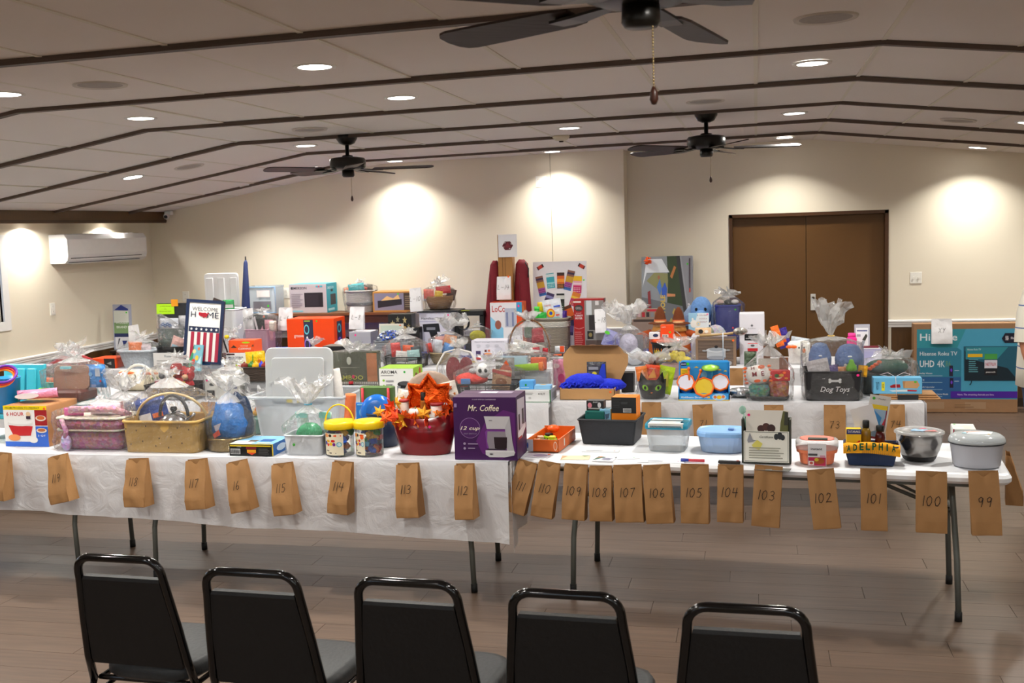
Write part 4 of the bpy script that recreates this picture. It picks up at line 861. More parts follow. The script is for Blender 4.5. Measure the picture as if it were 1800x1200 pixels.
# large clear tub with lid standing in it
g = G(463, 618, 690, 772, y=6.0, z=TZ); g = (g[0], g[1], TZ+.0055, g[3], 5.84)
t, W, Hh = tote('storage_tub', 'large translucent storage tub with its lid standing upright inside', g, .42, haze=.34, lid=False, taper=.12)
b = MB(); R0 = [(-.015, -.015), (W+.015, -.015), (W+.015, .435), (-.015, .435)]; b.tube([(x, y, Hh-.005) for x, y in R0], .01, CLEAR('eef2f5', .45), 6, closed=True); b.build('rim', t)
x0, y0, z0 = t.location
gl = G(464, 583, 611, 722, y=y0+.09); t = thing('tub_lid', 'translucent lid standing upright in the large storage tub', 'lid', (gl[0], gl[4], gl[2])); Wl, Hl = gl[1]-gl[0], gl[3]-gl[2]; K = CLEAR('e8eaec', .62)
b = MB(); b.M = Matrix.Rotation(radians(-5), 4, 'X') @ Matrix(((1, 0, 0, 0), (0, 0, 1, 0), (0, 1, 0, 0), (0, 0, 0, 1)))
b.rbox(0, 0, 0, Wl, Hl, .018, K, .045, n=6); b.build('lid_panel', t)
b = MB(); b.M = Matrix.Rotation(radians(-5), 4, 'X') @ Matrix(((1, 0, 0, 0), (0, 0, -1, -.004), (0, 1, 0, 0), (0, 0, 0, 1))); b.rbox(.05, .05, 0, Wl-.05, Hl-.06, .012, K, .02); b.build('raised_centre', t)
for u in (.08, .86): b = MB(); b.M = Matrix.Rotation(radians(-5), 4, 'X'); b.box(u*Wl, -.016, Hl*.42, u*Wl+.03, -.002, Hl*.45, K); b.build('latch_stop', t)
b = MB(); b.M = Matrix.Rotation(radians(-5), 4, 'X'); b.M = b.M @ FRONT(-.022); ink(b, [('r', .34*Wl, .12*Hl, .52*Wl, .2*Hl, 'e8c820'), ('e', .46*Wl, .15*Hl, .016, .016, 'e8e8ec')], 1, 1); b.build('maker_sticker', t, fix=False)
# paper towel roll, orange foam roller, flip flop in the tub
def roll(name, label, cat, px0, px1, yt, yb, y, col, tilt=0, core=None):
    g = G(px0, px1, yt, yb, y=y); W = g[1]-g[0]; L = g[3]-g[2]; t = thing(name, label, cat, ((g[0]+g[1])/2, y, g[2])); t.rotation_euler = (0, radians(tilt), 0)
    b = MB(); b.lathe([(W/2*.95, 0), (W/2, .008), (W/2, L-.008), (W/2*.95, L)], mat(col, .8, 0, 'fabric'), seg=24); b.build('roll_body', t)
    if core: b = MB(); b.lathe([(W/2*.35, L), (W/2*.35, L+.002), (W/2*.15, L+.002)], mat(core, .8), seg=16); b.build('core', t)
    return t
roll('paper_towel_roll', 'white paper towel roll standing in the storage tub', 'paper towel', 583, 603, 648, 700, y0+.22, 'f0ece8', -6, 'a8907a')
roll('foam_roller', 'orange foam roller leaning out of the storage tub', 'foam roller', 604, 622, 692, 744, y0+.06, 'f07a48', 6)
t = thing('black_mug', 'dark plum mug inside the right end of the storage tub', 'mug', (XX(592, y0+.1, .83), y0+.1, TZ+.02)); b = MB(); b.lathe([(.035, 0), (.045, .01), (.045, .09), (.04, .09), (.04, .02)], mat('2a1624', .3), seg=20); b.build('mug_body', t); b = MB(); b.tube([(-.04, 0, .075), (-.075, 0, .06), (-.07, 0, .03), (-.04, 0, .02)], .006, mat('2a1624', .3)); b.build('handle', t)
# block buckets
def block_bucket(px0, px1, label, handle, sd):
    g = G(px0, px1, 743 if handle else 742, 806); t, W, Hh = start('block_bucket', label, 'toy bucket', g, 0, 'buckets of building blocks with yellow lids'); r = W/2; rnd = random.Random(sd); Y = mat('f5cf1a', .3)
    b = MB(); b.lathe([(r*.85, 0), (r*.87, .006), (r*.93, Hh*.82)], CLEAR('f4f6f4', .08), (r, r, 0), 24, cap1=False); b.build('clear_tub', t)
    b = MB(); b.lathe([(r*1.0, Hh*.78), (r*1.02, Hh*.8), (r*1.02, Hh*.93), (r*.97, Hh*.985), (r*.5, Hh*.985), (r*.3, Hh), (r*.001, Hh)], Y, (r, r, 0), 28, cap0=False); b.build('lid', t)
    cols = ['2458c8', 'd8281e', '28a038', 'f0b818', '60b8e0', 'e86a1a', '1a3a8a']
    for i in range(26):
        a = rnd.uniform(0, 2*pi); rr = r*.62*sqrt(rnd.random()); b = MB(); s_ = rnd.uniform(.010, .017); b.M = Matrix.Translation((r+rr*cos(a), r+rr*sin(a), .015+rnd.random()*Hh*.62)) @ Matrix.Rotation(rnd.uniform(0, 3), 4, (rnd.random(), rnd.random(), rnd.random()+.1))
        m_ = mat(cols[i % 7], .3); b.box(-s_*1.5, -s_, -s_*.7, s_*1.5, s_, s_*.7, m_)
        for q_ in (-.7, .7): b.lathe([(s_*.45, s_*.7), (s_*.45, s_)], m_, (q_*s_, 0, 0), 6, cap0=False)
        b.build('block', t)
    # label wrapped round the front
    b = MB(); n = 14; a0, a1 = (-2.62, -1.0) if handle else (-2.5, -1.55)
    def cyl(u, v): a = a0+(a1-a0)*u; return (r+r*.945*cos(a), r+r*.945*sin(a), Hh*(.06+.62*v))
    b.sheet(n, 1, cyl, mat('efe4c8', .5))
    def dab(u, v, ru, rv, c_, k=.95):
        q = 10; b.add([(r+r*k*cos(a0+(a1-a0)*(u+ru*cos(2*pi*j/q))), r+r*k*sin(a0+(a1-a0)*(u+ru*cos(2*pi*j/q))), Hh*(.06+.62*(v+rv*sin(2*pi*j/q)))) for j in range(q)], [tuple(range(q))], mat(c_, .4))
    for u, v, ru, rv, c_ in ((.2, .9, .13, .09, 'f08a1a'), (.42, .9, .08, .07, '3a2a1a'), (.75, .9, .18, .05, 'e8541a'), (.15, .55, .09, .09, '2a3a9a'), (.3, .48, .07, .07, 'e03a1e'), (.45, .52, .08, .08, 'f0c01a'), (.6, .5, .07, .08, '7a2a8a'), (.3, .65, .1, .06, 'e8b020'), (.55, .66, .1, .06, 'd8281e'), (.82, .5, .12, .12, '5ab0c8'), (.82, .5, .08, .08, 'd8ecf0'), (.5, .1, .2, .03, '5a5048'), (.25, .2, .1, .03, '8a8070')): dab(u, v, ru, rv, c_)
    b.build('wrap_label', t, fix=False)
    if handle: b = MB(); b.tube([(r+r*.98*cos(pi*i/16), r, Hh*.9+.105*sin(pi*i/16)) for i in range(17)], .0045, Y, 6); b.build('handle', t)
    else: dot(t, W, Hh, .42, .56, ORG, y=.006, r=.010)
    return t
block_bucket(562, 614, 'yellow-lidded clear bucket of building blocks with its handle raised', True, 3)
block_bucket(614, 666, 'yellow-lidded clear bucket of building blocks with handle down and orange sticker', False, 9)
# navy pot, blue frisbee, blue box, chair bag
g = G(634, 692, 728, 790); t, W, Hh = start('navy_pot', 'round navy blue pot behind the yellow-lidded buckets', 'pot', g); r = W/2; b = MB(); b.lathe([(r*.8, 0), (r*.9, .01), (r, Hh), (r*.94, Hh), (r*.84, .02)], mat('15243f', .4), (r, r, 0), 28); b.build('pot_body', t); b = MB(); b.lathe([(r*.98, Hh-.014), (r*1.03, Hh-.01), (r*1.03, Hh), (r*.96, Hh)], mat('182a4a', .35), (r, r, 0), 28, cap0=False, cap1=False); b.build('rim', t)
x0, y0, z0 = t.location
t = thing('flying_disc', 'glossy blue flying disc leaning in the navy pot', 'flying disc', (x0+r-.015, y0+.03, z0+Hh-.05)); t.rotation_euler = (radians(78), 0, 0)
b = MB(); b.lathe([(.001, .012), (.06, .012), (.085, .008), (.098, -.006), (.096, -.02), (.092, -.02)], mat('2168c4', .18), (0, .06, 0), 36, cap0=False, cap1=False); b.build('disc_body', t)
for k_ in (.03, .038, .046, .054): b = MB(); b.tube([(k_*cos(a*pi/16), .06+k_*sin(a*pi/16), .0125) for a in range(32)], .0008, mat('174e98', .3), 4, closed=True); b.build('ring_groove', t)
g = G(626, 682, 708, 745, y=y0+.13); t = box('blue_toy_card', 'blue glossy toy backing card behind the flying disc', 'packet', (g[0], g[1], z0+Hh*.5, g[3], g[4]), .02, '2a7ad0', [('e', .3, .6, .2, .25, '7ac0f0'), ('t', 'DISC', .5, .8, .3, .15, 'e8f4ff'), ('p', [(.7, .6), (.95, .9), (.95, .55)], '2aa050'), ('r', .05, .9, .6, .96, '8ad0ff')], flaps=False, part='backing_card')
g = G(632, 690, 680, 712, y=y0+.2); t, W, Hh = start('play_set_bag', 'green play-set packet with red arches behind the blue disc', 'packet', (g[0], g[1], z0+.05, g[3], g[4])); b = MB(); b.rbox(0, 0, 0, W, .06, Hh, mat('52703a', .5), .01); b.build('packet_body', t)
for u in (.1, .88): b = MB(); b.tube([(u*W, -.004, .05), (u*W, -.004, Hh*.98)], .008, mat('c02c36', .4)); b.build('red_post', t)
b = MB(); b.tube([(W*.5+W*.26*cos(pi*i/12), -.006, Hh*.55+W*.24*sin(pi*i/12)) for i in range(13)], .008, mat('c02c36', .4)); b.build('red_arch', t); b = MB(); b.tube([(W*.5+W*.18*cos(pi*i/12), -.004, Hh*.55+W*.16*sin(pi*i/12)) for i in range(13)], .004, mat('2a4ab0', .4)); b.build('blue_arch', t)
# maroon flower tub
g = G(679, 797, 738, 804); t, W, Hh = start('maroon_tub', 'glossy maroon oval tub of autumn leaves and jars', 'tub', g); D = .2; MR = mat('7c1218', .22)
rings = []
for z, k in ((0, .72), (.008, .75), (Hh*.5, .88), (Hh, 1.0)):
    R = []
    for j in range(36):
        a = 2*pi*j/36; up = (.035*abs(cos(a))**3+.005) if z == Hh else 0; R.append((W/2+W/2*k*cos(a), D/2+D/2*k*sin(a), z+up))
    rings.append(R)
inner = [(W/2+(x-W/2)*.96, D/2+(y-D/2)*.94, z) for x, y, z in rings[-1]]; low = [(W/2+(x-W/2)*.96, D/2+(y-D/2)*.94, .02) for x, y, z in rings[0]]
b = MB(); b.loft(rings+[inner, low], MR, True, True); b.build('tub_body', t); dot(t, W, Hh, .66, .82, PNK, y=-.004)
x0, y0, z0 = t.location
def maple(x, y, z, r, col, rot, label, foil=False, tilt=None):
    t = thing('maple_leaf', label, 'leaf', (x, y, z)); t.rotation_euler = tilt or (radians(70+20*sin(rot*3)), rot*.5, rot)
    b = MB(); pts = []
    tips = [(90, 1), (70, .5), (40, .95), (15, .45), (-20, .75), (-50, .35), (-85, .45), (-95, .45), (-130, .35), (-160, .75), (165, .45), (140, .95), (110, .5)]
    P_ = [(r*k*cos(radians(a)), r*k*sin(radians(a))) for a, k in tips]
    n = len(P_); vs = [(0, 0, .012)]+[(px, py, -.004*((i % 2)) - .01*(px*px+py*py)/(r*r)*.6) for i, (px, py) in enumerate(P_)]
    b.add(vs, [(0, 1+i, 1+(i+1) % n) for i in range(n)], mat(col, .3 if foil else .6, .5 if foil else 0, 'foil' if foil else 'fuzz')); b.build('leaf_blade', t, fix=False)
    b = MB(); b.tube([(0, 0, .01), (0, -r*.5, 0)], .0015, mat('7a4a10')); b.build('stem', t)
    return t
LC = ['ff5a10', 'ff7a14', 'f8a820', 'ff4a14', 'f6b62a', 'ff6a0e']
LP = [(.02, .98, .055, 0), (.1, 1.08, .06, 1), (-.04, 1.02, .06, 2), (.17, 1.0, .065, 3), (.28, .93, .07, 4), (.36, 1.0, .06, 5), (.22, .86, .06, 6), (.46, .98, .06, 7), (.55, 1.06, .06, 8), (.08, 1.28, .06, 9), (.14, 1.4, .06, 10), (.95, 1.3, .055, 11), (.88, 1.2, .06, 12), (.78, 1.12, .05, 13), (1.0, 1.2, .05, 14), (.62, .95, .05, 15), (-.1, 1.12, .05, 16), (.05, 1.15, .05, 17), (.3, 1.12, .05, 18), (.12, .84, .05, 19)]
for u, v, r, i in LP:
    nm = ('drooping over the front', 'at the left side', 'near the jars', 'along the rim')[i % 4]
    maple(x0+u*W, y0-.012+.02*(i % 3)+(.04 if v > 1.15 else 0), z0+v*Hh+.012, r*.95, LC[i % 6], (i*2.4) % 6.28, '%s fabric maple leaf %s of the maroon tub, spot %s' % (('red-orange', 'orange', 'golden')[i % 3], nm, 'lower left,left,far left,front,centre,middle,low front,right of centre,by white jar,upper left,top left,upper right,right,right rim,far right,low centre,outer left,left rim,inner,lowest'.split(',')[i]))
P = aty(755, 705, y0+.1); t = thing('foil_leaf', 'large shiny orange foil maple leaf standing in the maroon tub', 'leaf', (P.x, y0+.1, P.z)); K = mat('e0500c', .22, .75, 'foil')
b = MB(); tips = [(90, 1.0), (72, .72), (60, .66), (40, 1.0), (22, .75), (8, .72), (-18, .88), (-40, .55), (-62, .7), (-90, .35), (-118, .7), (-140, .4), (-162, .85), (172, .8), (158, .75), (140, 1.0), (120, .66), (108, .72)]
r = .15; P_ = [(r*k*cos(radians(a)), 0, r*k*sin(radians(a))) for a, k in tips]; n = len(P_); b.add([(0, -.03, 0), (0, .01, 0)]+P_, [(0, 2+i, 2+(i+1) % n) for i in range(n)]+[(1, 2+(i+1) % n, 2+i) for i in range(n)], K); b.build('leaf_panel', t)
b = MB(); b.tube([(p[0]*.97, -.006, p[2]*.97) for p in P_], .013, K, 6, closed=True); b.build('puffed_edge', t)
t2 = jar('sauce_jar', 'tilted red-topped jar with a white leaf print at the left of the maroon tub', G(700, 716, 703, 728, y=y0+.05), 'ece6e0', 'a02420', neck=1.0)
jar('sauce_jar', 'white and red lidded jar at the right of the maroon tub', G(754, 776, 709, 738, y=y0+.04), 'efe8e2', '8a1c20', neck=1.0); jar('jam_jar', 'dark jam jar below the white lidded jar in the tub', G(752, 774, 730, 760, y=y0+.035), '5a1c14', 'b8b4b0', neck=1.02, cap_h=.3)
jar('syrup_bottle', 'amber bottle with black cap in the middle of the maroon tub', G(737, 749, 690, 735, y=y0+.07), '9a5a20', '18100c', neck=.75, cap_h=.42); jar('jam_jar', 'dark jar with silver lid at the back right of the tub', G(775, 789, 708, 735, y=y0+.09), '3a1c18', 'c8c8ca', neck=.95)
t = thing('white_pumpkin', 'small white decorative pumpkin in the maroon tub', 'pumpkin', (XX(729, y0+.05, .95), y0+.06, aty(729, 731, y0+.05).z)); b = MB(); b.lathe([(.001, 0), (.03, .004), (.036, .022), (.028, .04), (.001, .036)], mat('f2eee6', .5), seg=28, wob=.08, wn=7); b.build('pumpkin_body', t); b = MB(); b.tube([(0, 0, .034), (.004, 0, .05)], .004, mat('8a7a50')); b.build('stem', t)
for s_, (a, c, yt, yb, ry, nm) in enumerate(((692, 735, 682, 722, 12, 'left'), (775, 808, 675, 712, -14, 'right'))):
    packet('leaf_print_bag', 'clear treat bag printed with orange leaves at the %s of the foil leaf' % nm, 'packet', G(a, c, yt, yb, y=y0+.14), 'ece6da', .03, [('p', leaf_poly(.3, .6, .16), 'e8862a'), ('p', leaf_poly(.7, .7, .14), 'e0641e'), ('p', leaf_poly(.5, .3, .13), 'd8a83a'), ('p', leaf_poly(.85, .35, .1), 'c87a20')], ry=ry)
t = thing('plaid_plate', 'round checked plate standing behind the foil leaf', 'plate', (XX(757, y0+.17, 1), y0+.17, aty(757, 700, y0+.17).z)); b = MB(); b.M = Matrix.Rotation(radians(80), 4, 'X'); b.lathe([(.001, 0), (.1, 0), (.15, .012), (.152, .014), (.1, .006), (.001, .006)], mat('a08878', .5, 0, 'fabric'), seg=32, cap0=False, cap1=False); b.build('plate_body', t)
# coffee maker box
g = G(798, 908, 698, 810); PU = '3f1250'
t = box('coffee_maker_box', 'purple coffee maker box at the right end of the front cloth', 'box', g, .24, '471a58', [
 ('r', 0, 0, 1, 1, PU), ('p', [(.45, .1), (.75, .02), (.98, .12), (.98, .75), (.8, .8), (.5, .6), (.35, .3)], '5f1f6e'), ('p', [(.52, .2), (.7, .1), (.92, .2), (.9, .65), (.7, .68), (.5, .45)], '7d3a92'),
 ('t', '/Mr. Coffee', .48, .83, .5, .1, 'e8dcc8'), ('t', '12 CUP SWITCH COFFEEMAKER', .5, .965, .38, .018, 'c8b8d0'), ('e', .26, .51, .165, .165, '9a78ac'), ('e', .26, .51, .158, .158, '4a1a5c'), ('t', '/12 cup', .26, .5, .31, .075, 'f0e4d0'), ('t', '~EASY SWITCH', .26, .42, .2, .022, '9a8aa4'),
 ('e', .165, .26, .02, .02, 'a894b4'), ('e', .165, .185, .02, .02, 'a894b4'), ('r', .22, .25, .38, .265, 'a894b4'), ('r', .22, .18, .33, .195, 'a894b4'), ('r', .02, .84, .06, .9, '9a84b0'),
 ('p', [(.49, .7), (.9, .7), (.88, .62), (.86, .5), (.53, .5), (.51, .62)], 'c6c2c6'), ('p', [(.82, .52), (.9, .7), (.93, .3), (.96, .14), (.84, .14)], 'b4b0b6'), ('p', [(.5, .13), (.97, .13), (.95, .08), (.8, .05), (.56, .05), (.5, .09)], 'cdcacd'), ('p', [(.5, .16), (.95, .16), (.97, .13), (.5, .13)], 'dedbde'),
 ('p', [(.54, .46), (.82, .46), (.85, .3), (.82, .18), (.56, .17), (.53, .3)], '8f868f'), ('p', [(.64, .37), (.85, .37), (.84, .2), (.8, .17), (.65, .19)], '241018'), ('r', .53, .17, .82, .185, '2a2228'), ('e', .59, .1, .03, .01, '3a3640'), ('r', .57, .63, .62, .64, '5a5660')],
 [('r', 0, 0, 1, 1, '3a1248'), ('p', [(.1, .35), (.8, .5), (.85, .92), (.12, .95)], 'c4bcc8'), ('r', .2, .45, .35, .7, '3a2a34'), ('r', .55, .5, .75, .75, '3a2a34'), ('p', [(.1, .35), (.5, .3), (.9, .42), (.9, .5), (.1, .42)], 'e4dfe4'), ('r', .15, .3, .5, .34, 'a02030')],
 [('r', .3, .55, .85, .85, '9a8aa0'), ('r', .33, .58, .6, .8, 'd8d4dc')], tcol='584060', rough=.3)
# ================================================================ FRONT ROW, RIGHT (bare table)
# orange toy tray
g = G(926, 983, 772, 795); t, W, Hh = start('toy_tray', 'open orange toy box with green figures beside the purple carton', 'box', g, -5); D = .36; K = mat('e06a22', .4)
for q in ((0, 0, 0, W, .006, Hh), (0, D-.006, 0, W, D, Hh+.01), (0, 0, 0, .006, D, Hh), (W-.006, 0, 0, W, D, Hh), (0, 0, 0, W, D, .004)): b = MB(); b.box(*q, K); b.build('tray_wall' if q[2] == 0 and q[5] > .01 else 'tray_floor', t)
printed(t, [('r', 0, 0, .2, 1, 'dcdce4'), ('e', .03, .5, .025, .25, '2a4aa8'), ('e', .9, .5, .06, .38, 'e9c8b0'), ('e', .9, .5, .045, .28, 'd8703a')], W, Hh, FRONT()); printed(t, [('r', .0, .0, .9, 1, 'd2662a'), ('r', .3, .2, .36, .8, 'e8e0d8'), ('r', .8, .0, 1, 1, 'b8481c')], D, Hh, RIGHT(W), 'printed_side')
printed(t, [('r', 0, 0, 1, 1, '5a1a24')], W, .2, TOP(.006), 'inner_card')
x0, y0, z0 = t.location; rnd = random.Random(4)
for i in range(5):
    u, v = .25+.18*(i % 3), .07+.09*(i//2)
    t = thing('toy_figure', 'lime green and black toy car %s the orange tray' % ('at the front left of', 'front middle in', 'right of centre in', 'farther back in', 'at the very back of')[i], 'toy', (x0+u*W, y0+v, z0+.008), radians(20+30*i), 'toy cars in the orange tray'); b = MB(); b.rbox(-.035, -.022, .008, .035, .022, .03, mat('9ad41e', .4), .01); b.build('toy_body', t)
    b = MB(); b.rbox(-.018, -.018, .03, .02, .018, .045, mat(('f0b8a0', '2a2a2a', 'e8e030')[i % 3], .4), .006); b.build('cab', t)
    for sx in (-1, 1):
        for sy in (-1, 1): b = MB(); b.M = Matrix.Translation((sx*.024, sy*.024, .012)) @ Matrix.Rotation(pi/2, 4, 'X'); b.lathe([(.012, -.004), (.012, .004)], mat('1c1c1c', .5), seg=10); b.build('wheel', t)
t = thing('toy_ball', 'orange ball-shaped toy at the back of the orange tray', 'toy', (x0+W*.55, y0+.27, z0+.075)); b = MB(); b.ball((0, 0, 0), .035, .03, .022, mat('ff5a14', .35)); b.build('ball_body', t)
# black bin with boxes
g = G(1016, 1120, 738, 782); (t, W, Hh) = basket('black_bin', 'black fabric storage bin holding three boxes', g, .26, '24262b', kind='fabric', taper=.12, r=.012, thick=.008, rz=-5)
x0, y0, z0 = t.location
g = (x0+.03, x0+.14, z0+.03, aty(1040, 722, y0+.08).z, y0+.08)
t = box('teal_box', 'teal boxed gift set in the black bin', 'box', g, .1, '1f6a62', [('r', .1, .9, .2, .95, '184f4a')], rz=-5)
g2 = (x0+.035, x0+.135, g[3]+.002, aty(1040, 704, y0+.1).z, y0+.1); t = box('black_card_box', 'small black and white patterned box on the teal box', 'box', g2, .06, '2a2a2c', [('e', .2, .5, .12, .3, 'e88a9a'), ('e', .75, .55, .1, .3, 'dcdce0'), ('r', .1, .1, .9, .25, 'a8a8a4'), ('t', 'BABY', .55, .85, .3, .15, 'd0d0d0')], rz=-5, flaps=False)
g = G(1054, 1074, 719, 745, y=y0+.08); t = box('pale_blue_box', 'light blue patterned box between the teal and orange boxes', 'box', (g[0], g[1], z0+.04, g[3], g[4]), .07, '7fb8d8', [('p', [(.5, .8), (.9, .85), (.8, .65), (.55, .6)], '4a6078'), ('p', [(.4, .4), (.8, .42), (.6, .25)], 'e8f0f4'), ('p', [(.3, .15), (.9, .2), (.7, .05)], '3a4a68'), ('e', .05, .6, .04, .05, 'e05a4a')], rz=-5)
g = G(1075, 1119, 698, 745, y=y0+.06); t = box('orange_black_box', 'tall orange box with a black lid band and barcode in the black bin', 'box', (g[0], g[1], z0+.1, g[3], g[4]), .12, 'f0861a', [('r', 0, .42, 1, 1, '232325'), ('r', .47, .45, .8, .6, 'e8e8e8')]+[('r', .49+.022*i, .47, .5+.022*i, .585, '202020') for i in range(14)]+lines(.08, .4, .62, .95, 6, '3c3c3e')+lines(.4, .7, .75, .85, 2, '505052'), rz=-5)
# clear tub with teal lid, pale blue tub
t, W, Hh = tote('food_container', 'clear food container with a teal lid and paper band', G(1133, 1208, 745, 795), .2, haze=.35, lidcol='1a8aa8', taper=.16, rz=-5, lidh=.022, r=.03, cat='food container')
b = MB(); b.box(.02, -.002, Hh-.02, W-.02, .03, Hh+.003, mat('dcdcd8', .5)); b.box(.02, .03, Hh, W-.04, .15, Hh+.003, mat('c8dce0', .4)); b.build('paper_band', t); printed(t, [('r', .35, .15, .7, .45, 'e8e4de'), ('r', .0, .5, 1, .62, '3a3c3e'), ('t', 'Snapware', .52, .3, .25, .1, '8a8a86')], W, .17, TOP(Hh+.003), 'band_print')
t, W, Hh = tote('food_container', 'long pale blue oval food container beside the pine cone card', G(1222, 1312, 760, 798), .22, haze=.55, col='b8d2f2', lidcol='8fbdf0', taper=.14, rz=-5, lidh=.02, r=.08, cat='food container')
b = MB(); b.rbox(W*.6, .1, Hh-.001, W*.72, .14, Hh+.003, mat('5a86c0', .4), .004); b.build('vent_tab', t)
# pine cone card and certificate stand
g = G(1303, 1390, 738, 817); t, W, Hh = start('card_stand', 'dark green open box propping up the pine cone card', 'box', g, -4); D = .1; K = mat('3c4038', .5)
for q in ((0, .02, 0, .008, D, Hh), (W-.008, .02, 0, W, D, Hh), (0, D-.006, 0, W, D, Hh), (0, .02, 0, W, D, .006)): b = MB(); b.box(*q, K); b.build('side_panel', t)
x0, y0, z0 = t.location
w_ = g[1]-g[0]; zt = aty(1350, 723, y0).z; zm = aty(1350, 761, y0).z
flatcard('photo_card', 'photo card of pine cones standing in the dark green box', 'card', (x0+.03*w_+.015, y0+.03, z0+.02), w_*.86, zt-z0-.02, -4, 'f4efe6', [('p', [(0, .47), (.1, .56), (.4, .5), (.7, .55), (1, .56), (1, .45), (0, .45)], '8a8a4a'), ('e', .36, .62, .09, .075, '4a2a26'), ('e', .48, .66, .09, .08, '553028'), ('e', .6, .63, .1, .085, '3f2422'), ('p', [(.8, .55), (1, .52), (1, .97), (.88, .99), (.82, .75)], '6a6a3a'), ('p', [(.9, .7), (1, .7), (1, .97), (.92, .97)], '3e3e30'), ('e', .07, .9, .035, .028, 'ff2e8a')], lean=4)
cz = zm-z0
flatcard('gift_certificate', 'cream gift certificate leaning on the pine cone card', 'card', (x0+.03*w_+.004, y0+.008, z0+.008), w_*.92, cz, -4, 'faf8ee', [('r', .02, .02, .98, .04, '8a8a80'), ('r', .02, .96, .98, .98, '8a8a80'), ('r', .02, .02, .03, .98, '8a8a80'), ('r', .97, .02, .98, .98, '8a8a80'), ('e', .72, .83, .05, .1, '33363a'), ('e', .8, .86, .06, .12, '33363a'), ('e', .86, .81, .05, .09, '33363a'), ('p', [(.18, .55), (.3, .72), (.42, .6), (.35, .4), (.22, .45)], 'e6dd6e'), ('p', [(.08, .7), (.14, .95), (.2, .72), (.3, .7), (.1, .62)], '9a9ca4'), ('t', '/Certificate', .5, .82, .3, .07, '6a6a66')]+lines(.12, .9, .1, .5, 5, 'a8a698', .2), lean=3)
t = thing('measuring_spoon', 'pale green translucent spoon leaning beside the pine cone card', 'spoon', (x0+.012, y0+.06, z0+Hh-.05)); b = MB(); b.ball((-.005, 0, .09), .018, .008, .022, CLEAR('cdeee2', .35)); b.tube([(0, 0, .075), (.012, 0, 0)], .004, CLEAR('bfe8d8', .6)); b.build('spoon_body', t)
# coral container
g = G(1397, 1474, 772, 820); t, W, Hh = start('coral_container', 'coral and clear lidded container with a product sleeve', 'food container', g, -4); D = .17; CO = mat('f0875e', .4)
def ov(k, z, n=24, e=2.6): return [(W/2+W/2*k*(abs(cos(a))**(2/e))*(1 if cos(a) >= 0 else -1), D/2+D/2*k*(abs(sin(a))**(2/e))*(1 if sin(a) >= 0 else -1), z) for a in [2*pi*j/n for j in range(n)]]
b = MB(); b.loft([ov(.74, 0), ov(.78, Hh*.04), ov(.84, Hh*.42), ov(.95, Hh*.44), ov(.97, Hh*.56)], CO, True, False, False); b.build('coral_base', t)
b = MB(); b.loft([ov(.97, Hh*.56), ov(1, Hh*.6), ov(1, Hh*.8), ov(.97, Hh*.9), ov(.9, Hh*.92)], CLEAR('ffffff', .35), False, True); b.build('clear_lid', t)
b = MB(); b.loft([ov(.8, Hh*.925), ov(.8, Hh*.935), ov(.7, Hh*.94)], mat('ec8a78', .4), True, True); b.build('lid_disc', t); b = MB(); b.rbox(W*.3, .03, Hh*.94, W*.75, .06, Hh*1.0, mat('4a5048', .5), .004); b.build('handle', t)
b = MB(); b.loft([[(W*.3, -.004, .0), (W*.72, -.004, .0), (W*.72, -.002, .004), (W*.3, -.002, .004)], [(W*.3, -.006, Hh*.5), (W*.72, -.006, Hh*.5), (W*.72, -.002, Hh*.5), (W*.3, -.002, Hh*.5)], [(W*.3, -.004, Hh*.86), (W*.72, -.004, Hh*.86), (W*.72, 0, Hh*.87), (W*.3, 0, Hh*.87)]], mat('e9e7ea', .4), True, True, False); b.build('paper_sleeve', t)
printed(t, [('r', .31, .02, .71, .34, 'b01a4a'), ('e', .56, .2, .12, .12, '9a4a18'), ('e', .5, .25, .05, .06, 'c8b83a'), ('r', .32, .04, .44, .2, 'e8ded8'), ('e', .38, .12, .04, .05, 'b84a3a'), ('t', 'instant', .5, .66, .26, .09, '3a3a3c'), ('r', .31, .4, .52, .48, '4a4a4c'), ('r', .58, .36, .7, .42, 'd89ab0')], W, Hh, FRONT(-.0065), 'sleeve_print')
# navy basket with team towel
g = G(1484, 1579, 785, 820); (t, W, Hh) = basket('navy_basket', 'navy perforated plastic basket draped with a yellow towel', g, .16, '13294e', kind=None, taper=.16, r=.01, thick=.005, rz=-4)
printed(t, [('e', .1+.035*i, .86-.07*j, .008, .02, ('8a7040' if j < 2 else '0c1c38')) for i in range(24) for j in range(9) if not (i < 4 and j > 5)], W, Hh, FRONT(-.0005) @ Matrix.Rotation(0, 4, 'X'), 'holes')
x0, y0, z0 = t.location
t = thing('team_towel', 'golden yellow towel with green block letters over the navy basket', 'towel', (x0-.005, y0-.004, z0+Hh)); t.rotation_euler = (0, 0, radians(-4)); YT = mat('f5a81a', .9, 0, 'fabric')
def tow(u, v):
    a = -.3+v*2.4; R_ = .024; x = u*(W+.012); return (x, .02-R_*cos(a)*1.0+.003*noise.noise(Vector((u*9, v*2, 0))), .006+R_*sin(a)+.006*noise.noise(Vector((u*6, v, 4)))-.02+.004*sin(u*pi)*3) if v > .12 else (x, -.008+.002*sin(u*17), -.02+.15*(v-.12)+.01*sin(u*3.1+.5))
b = MB(); b.sheet(30, 12, tow, YT); b.sheet(30, 3, lambda u, v: (u*(W+.012), .05+v*.1, .012-.02*v+.004*noise.noise(Vector((u*9, v*6, 2)))), YT); b.build('towel_cloth', t, fix=False)
b = MB()
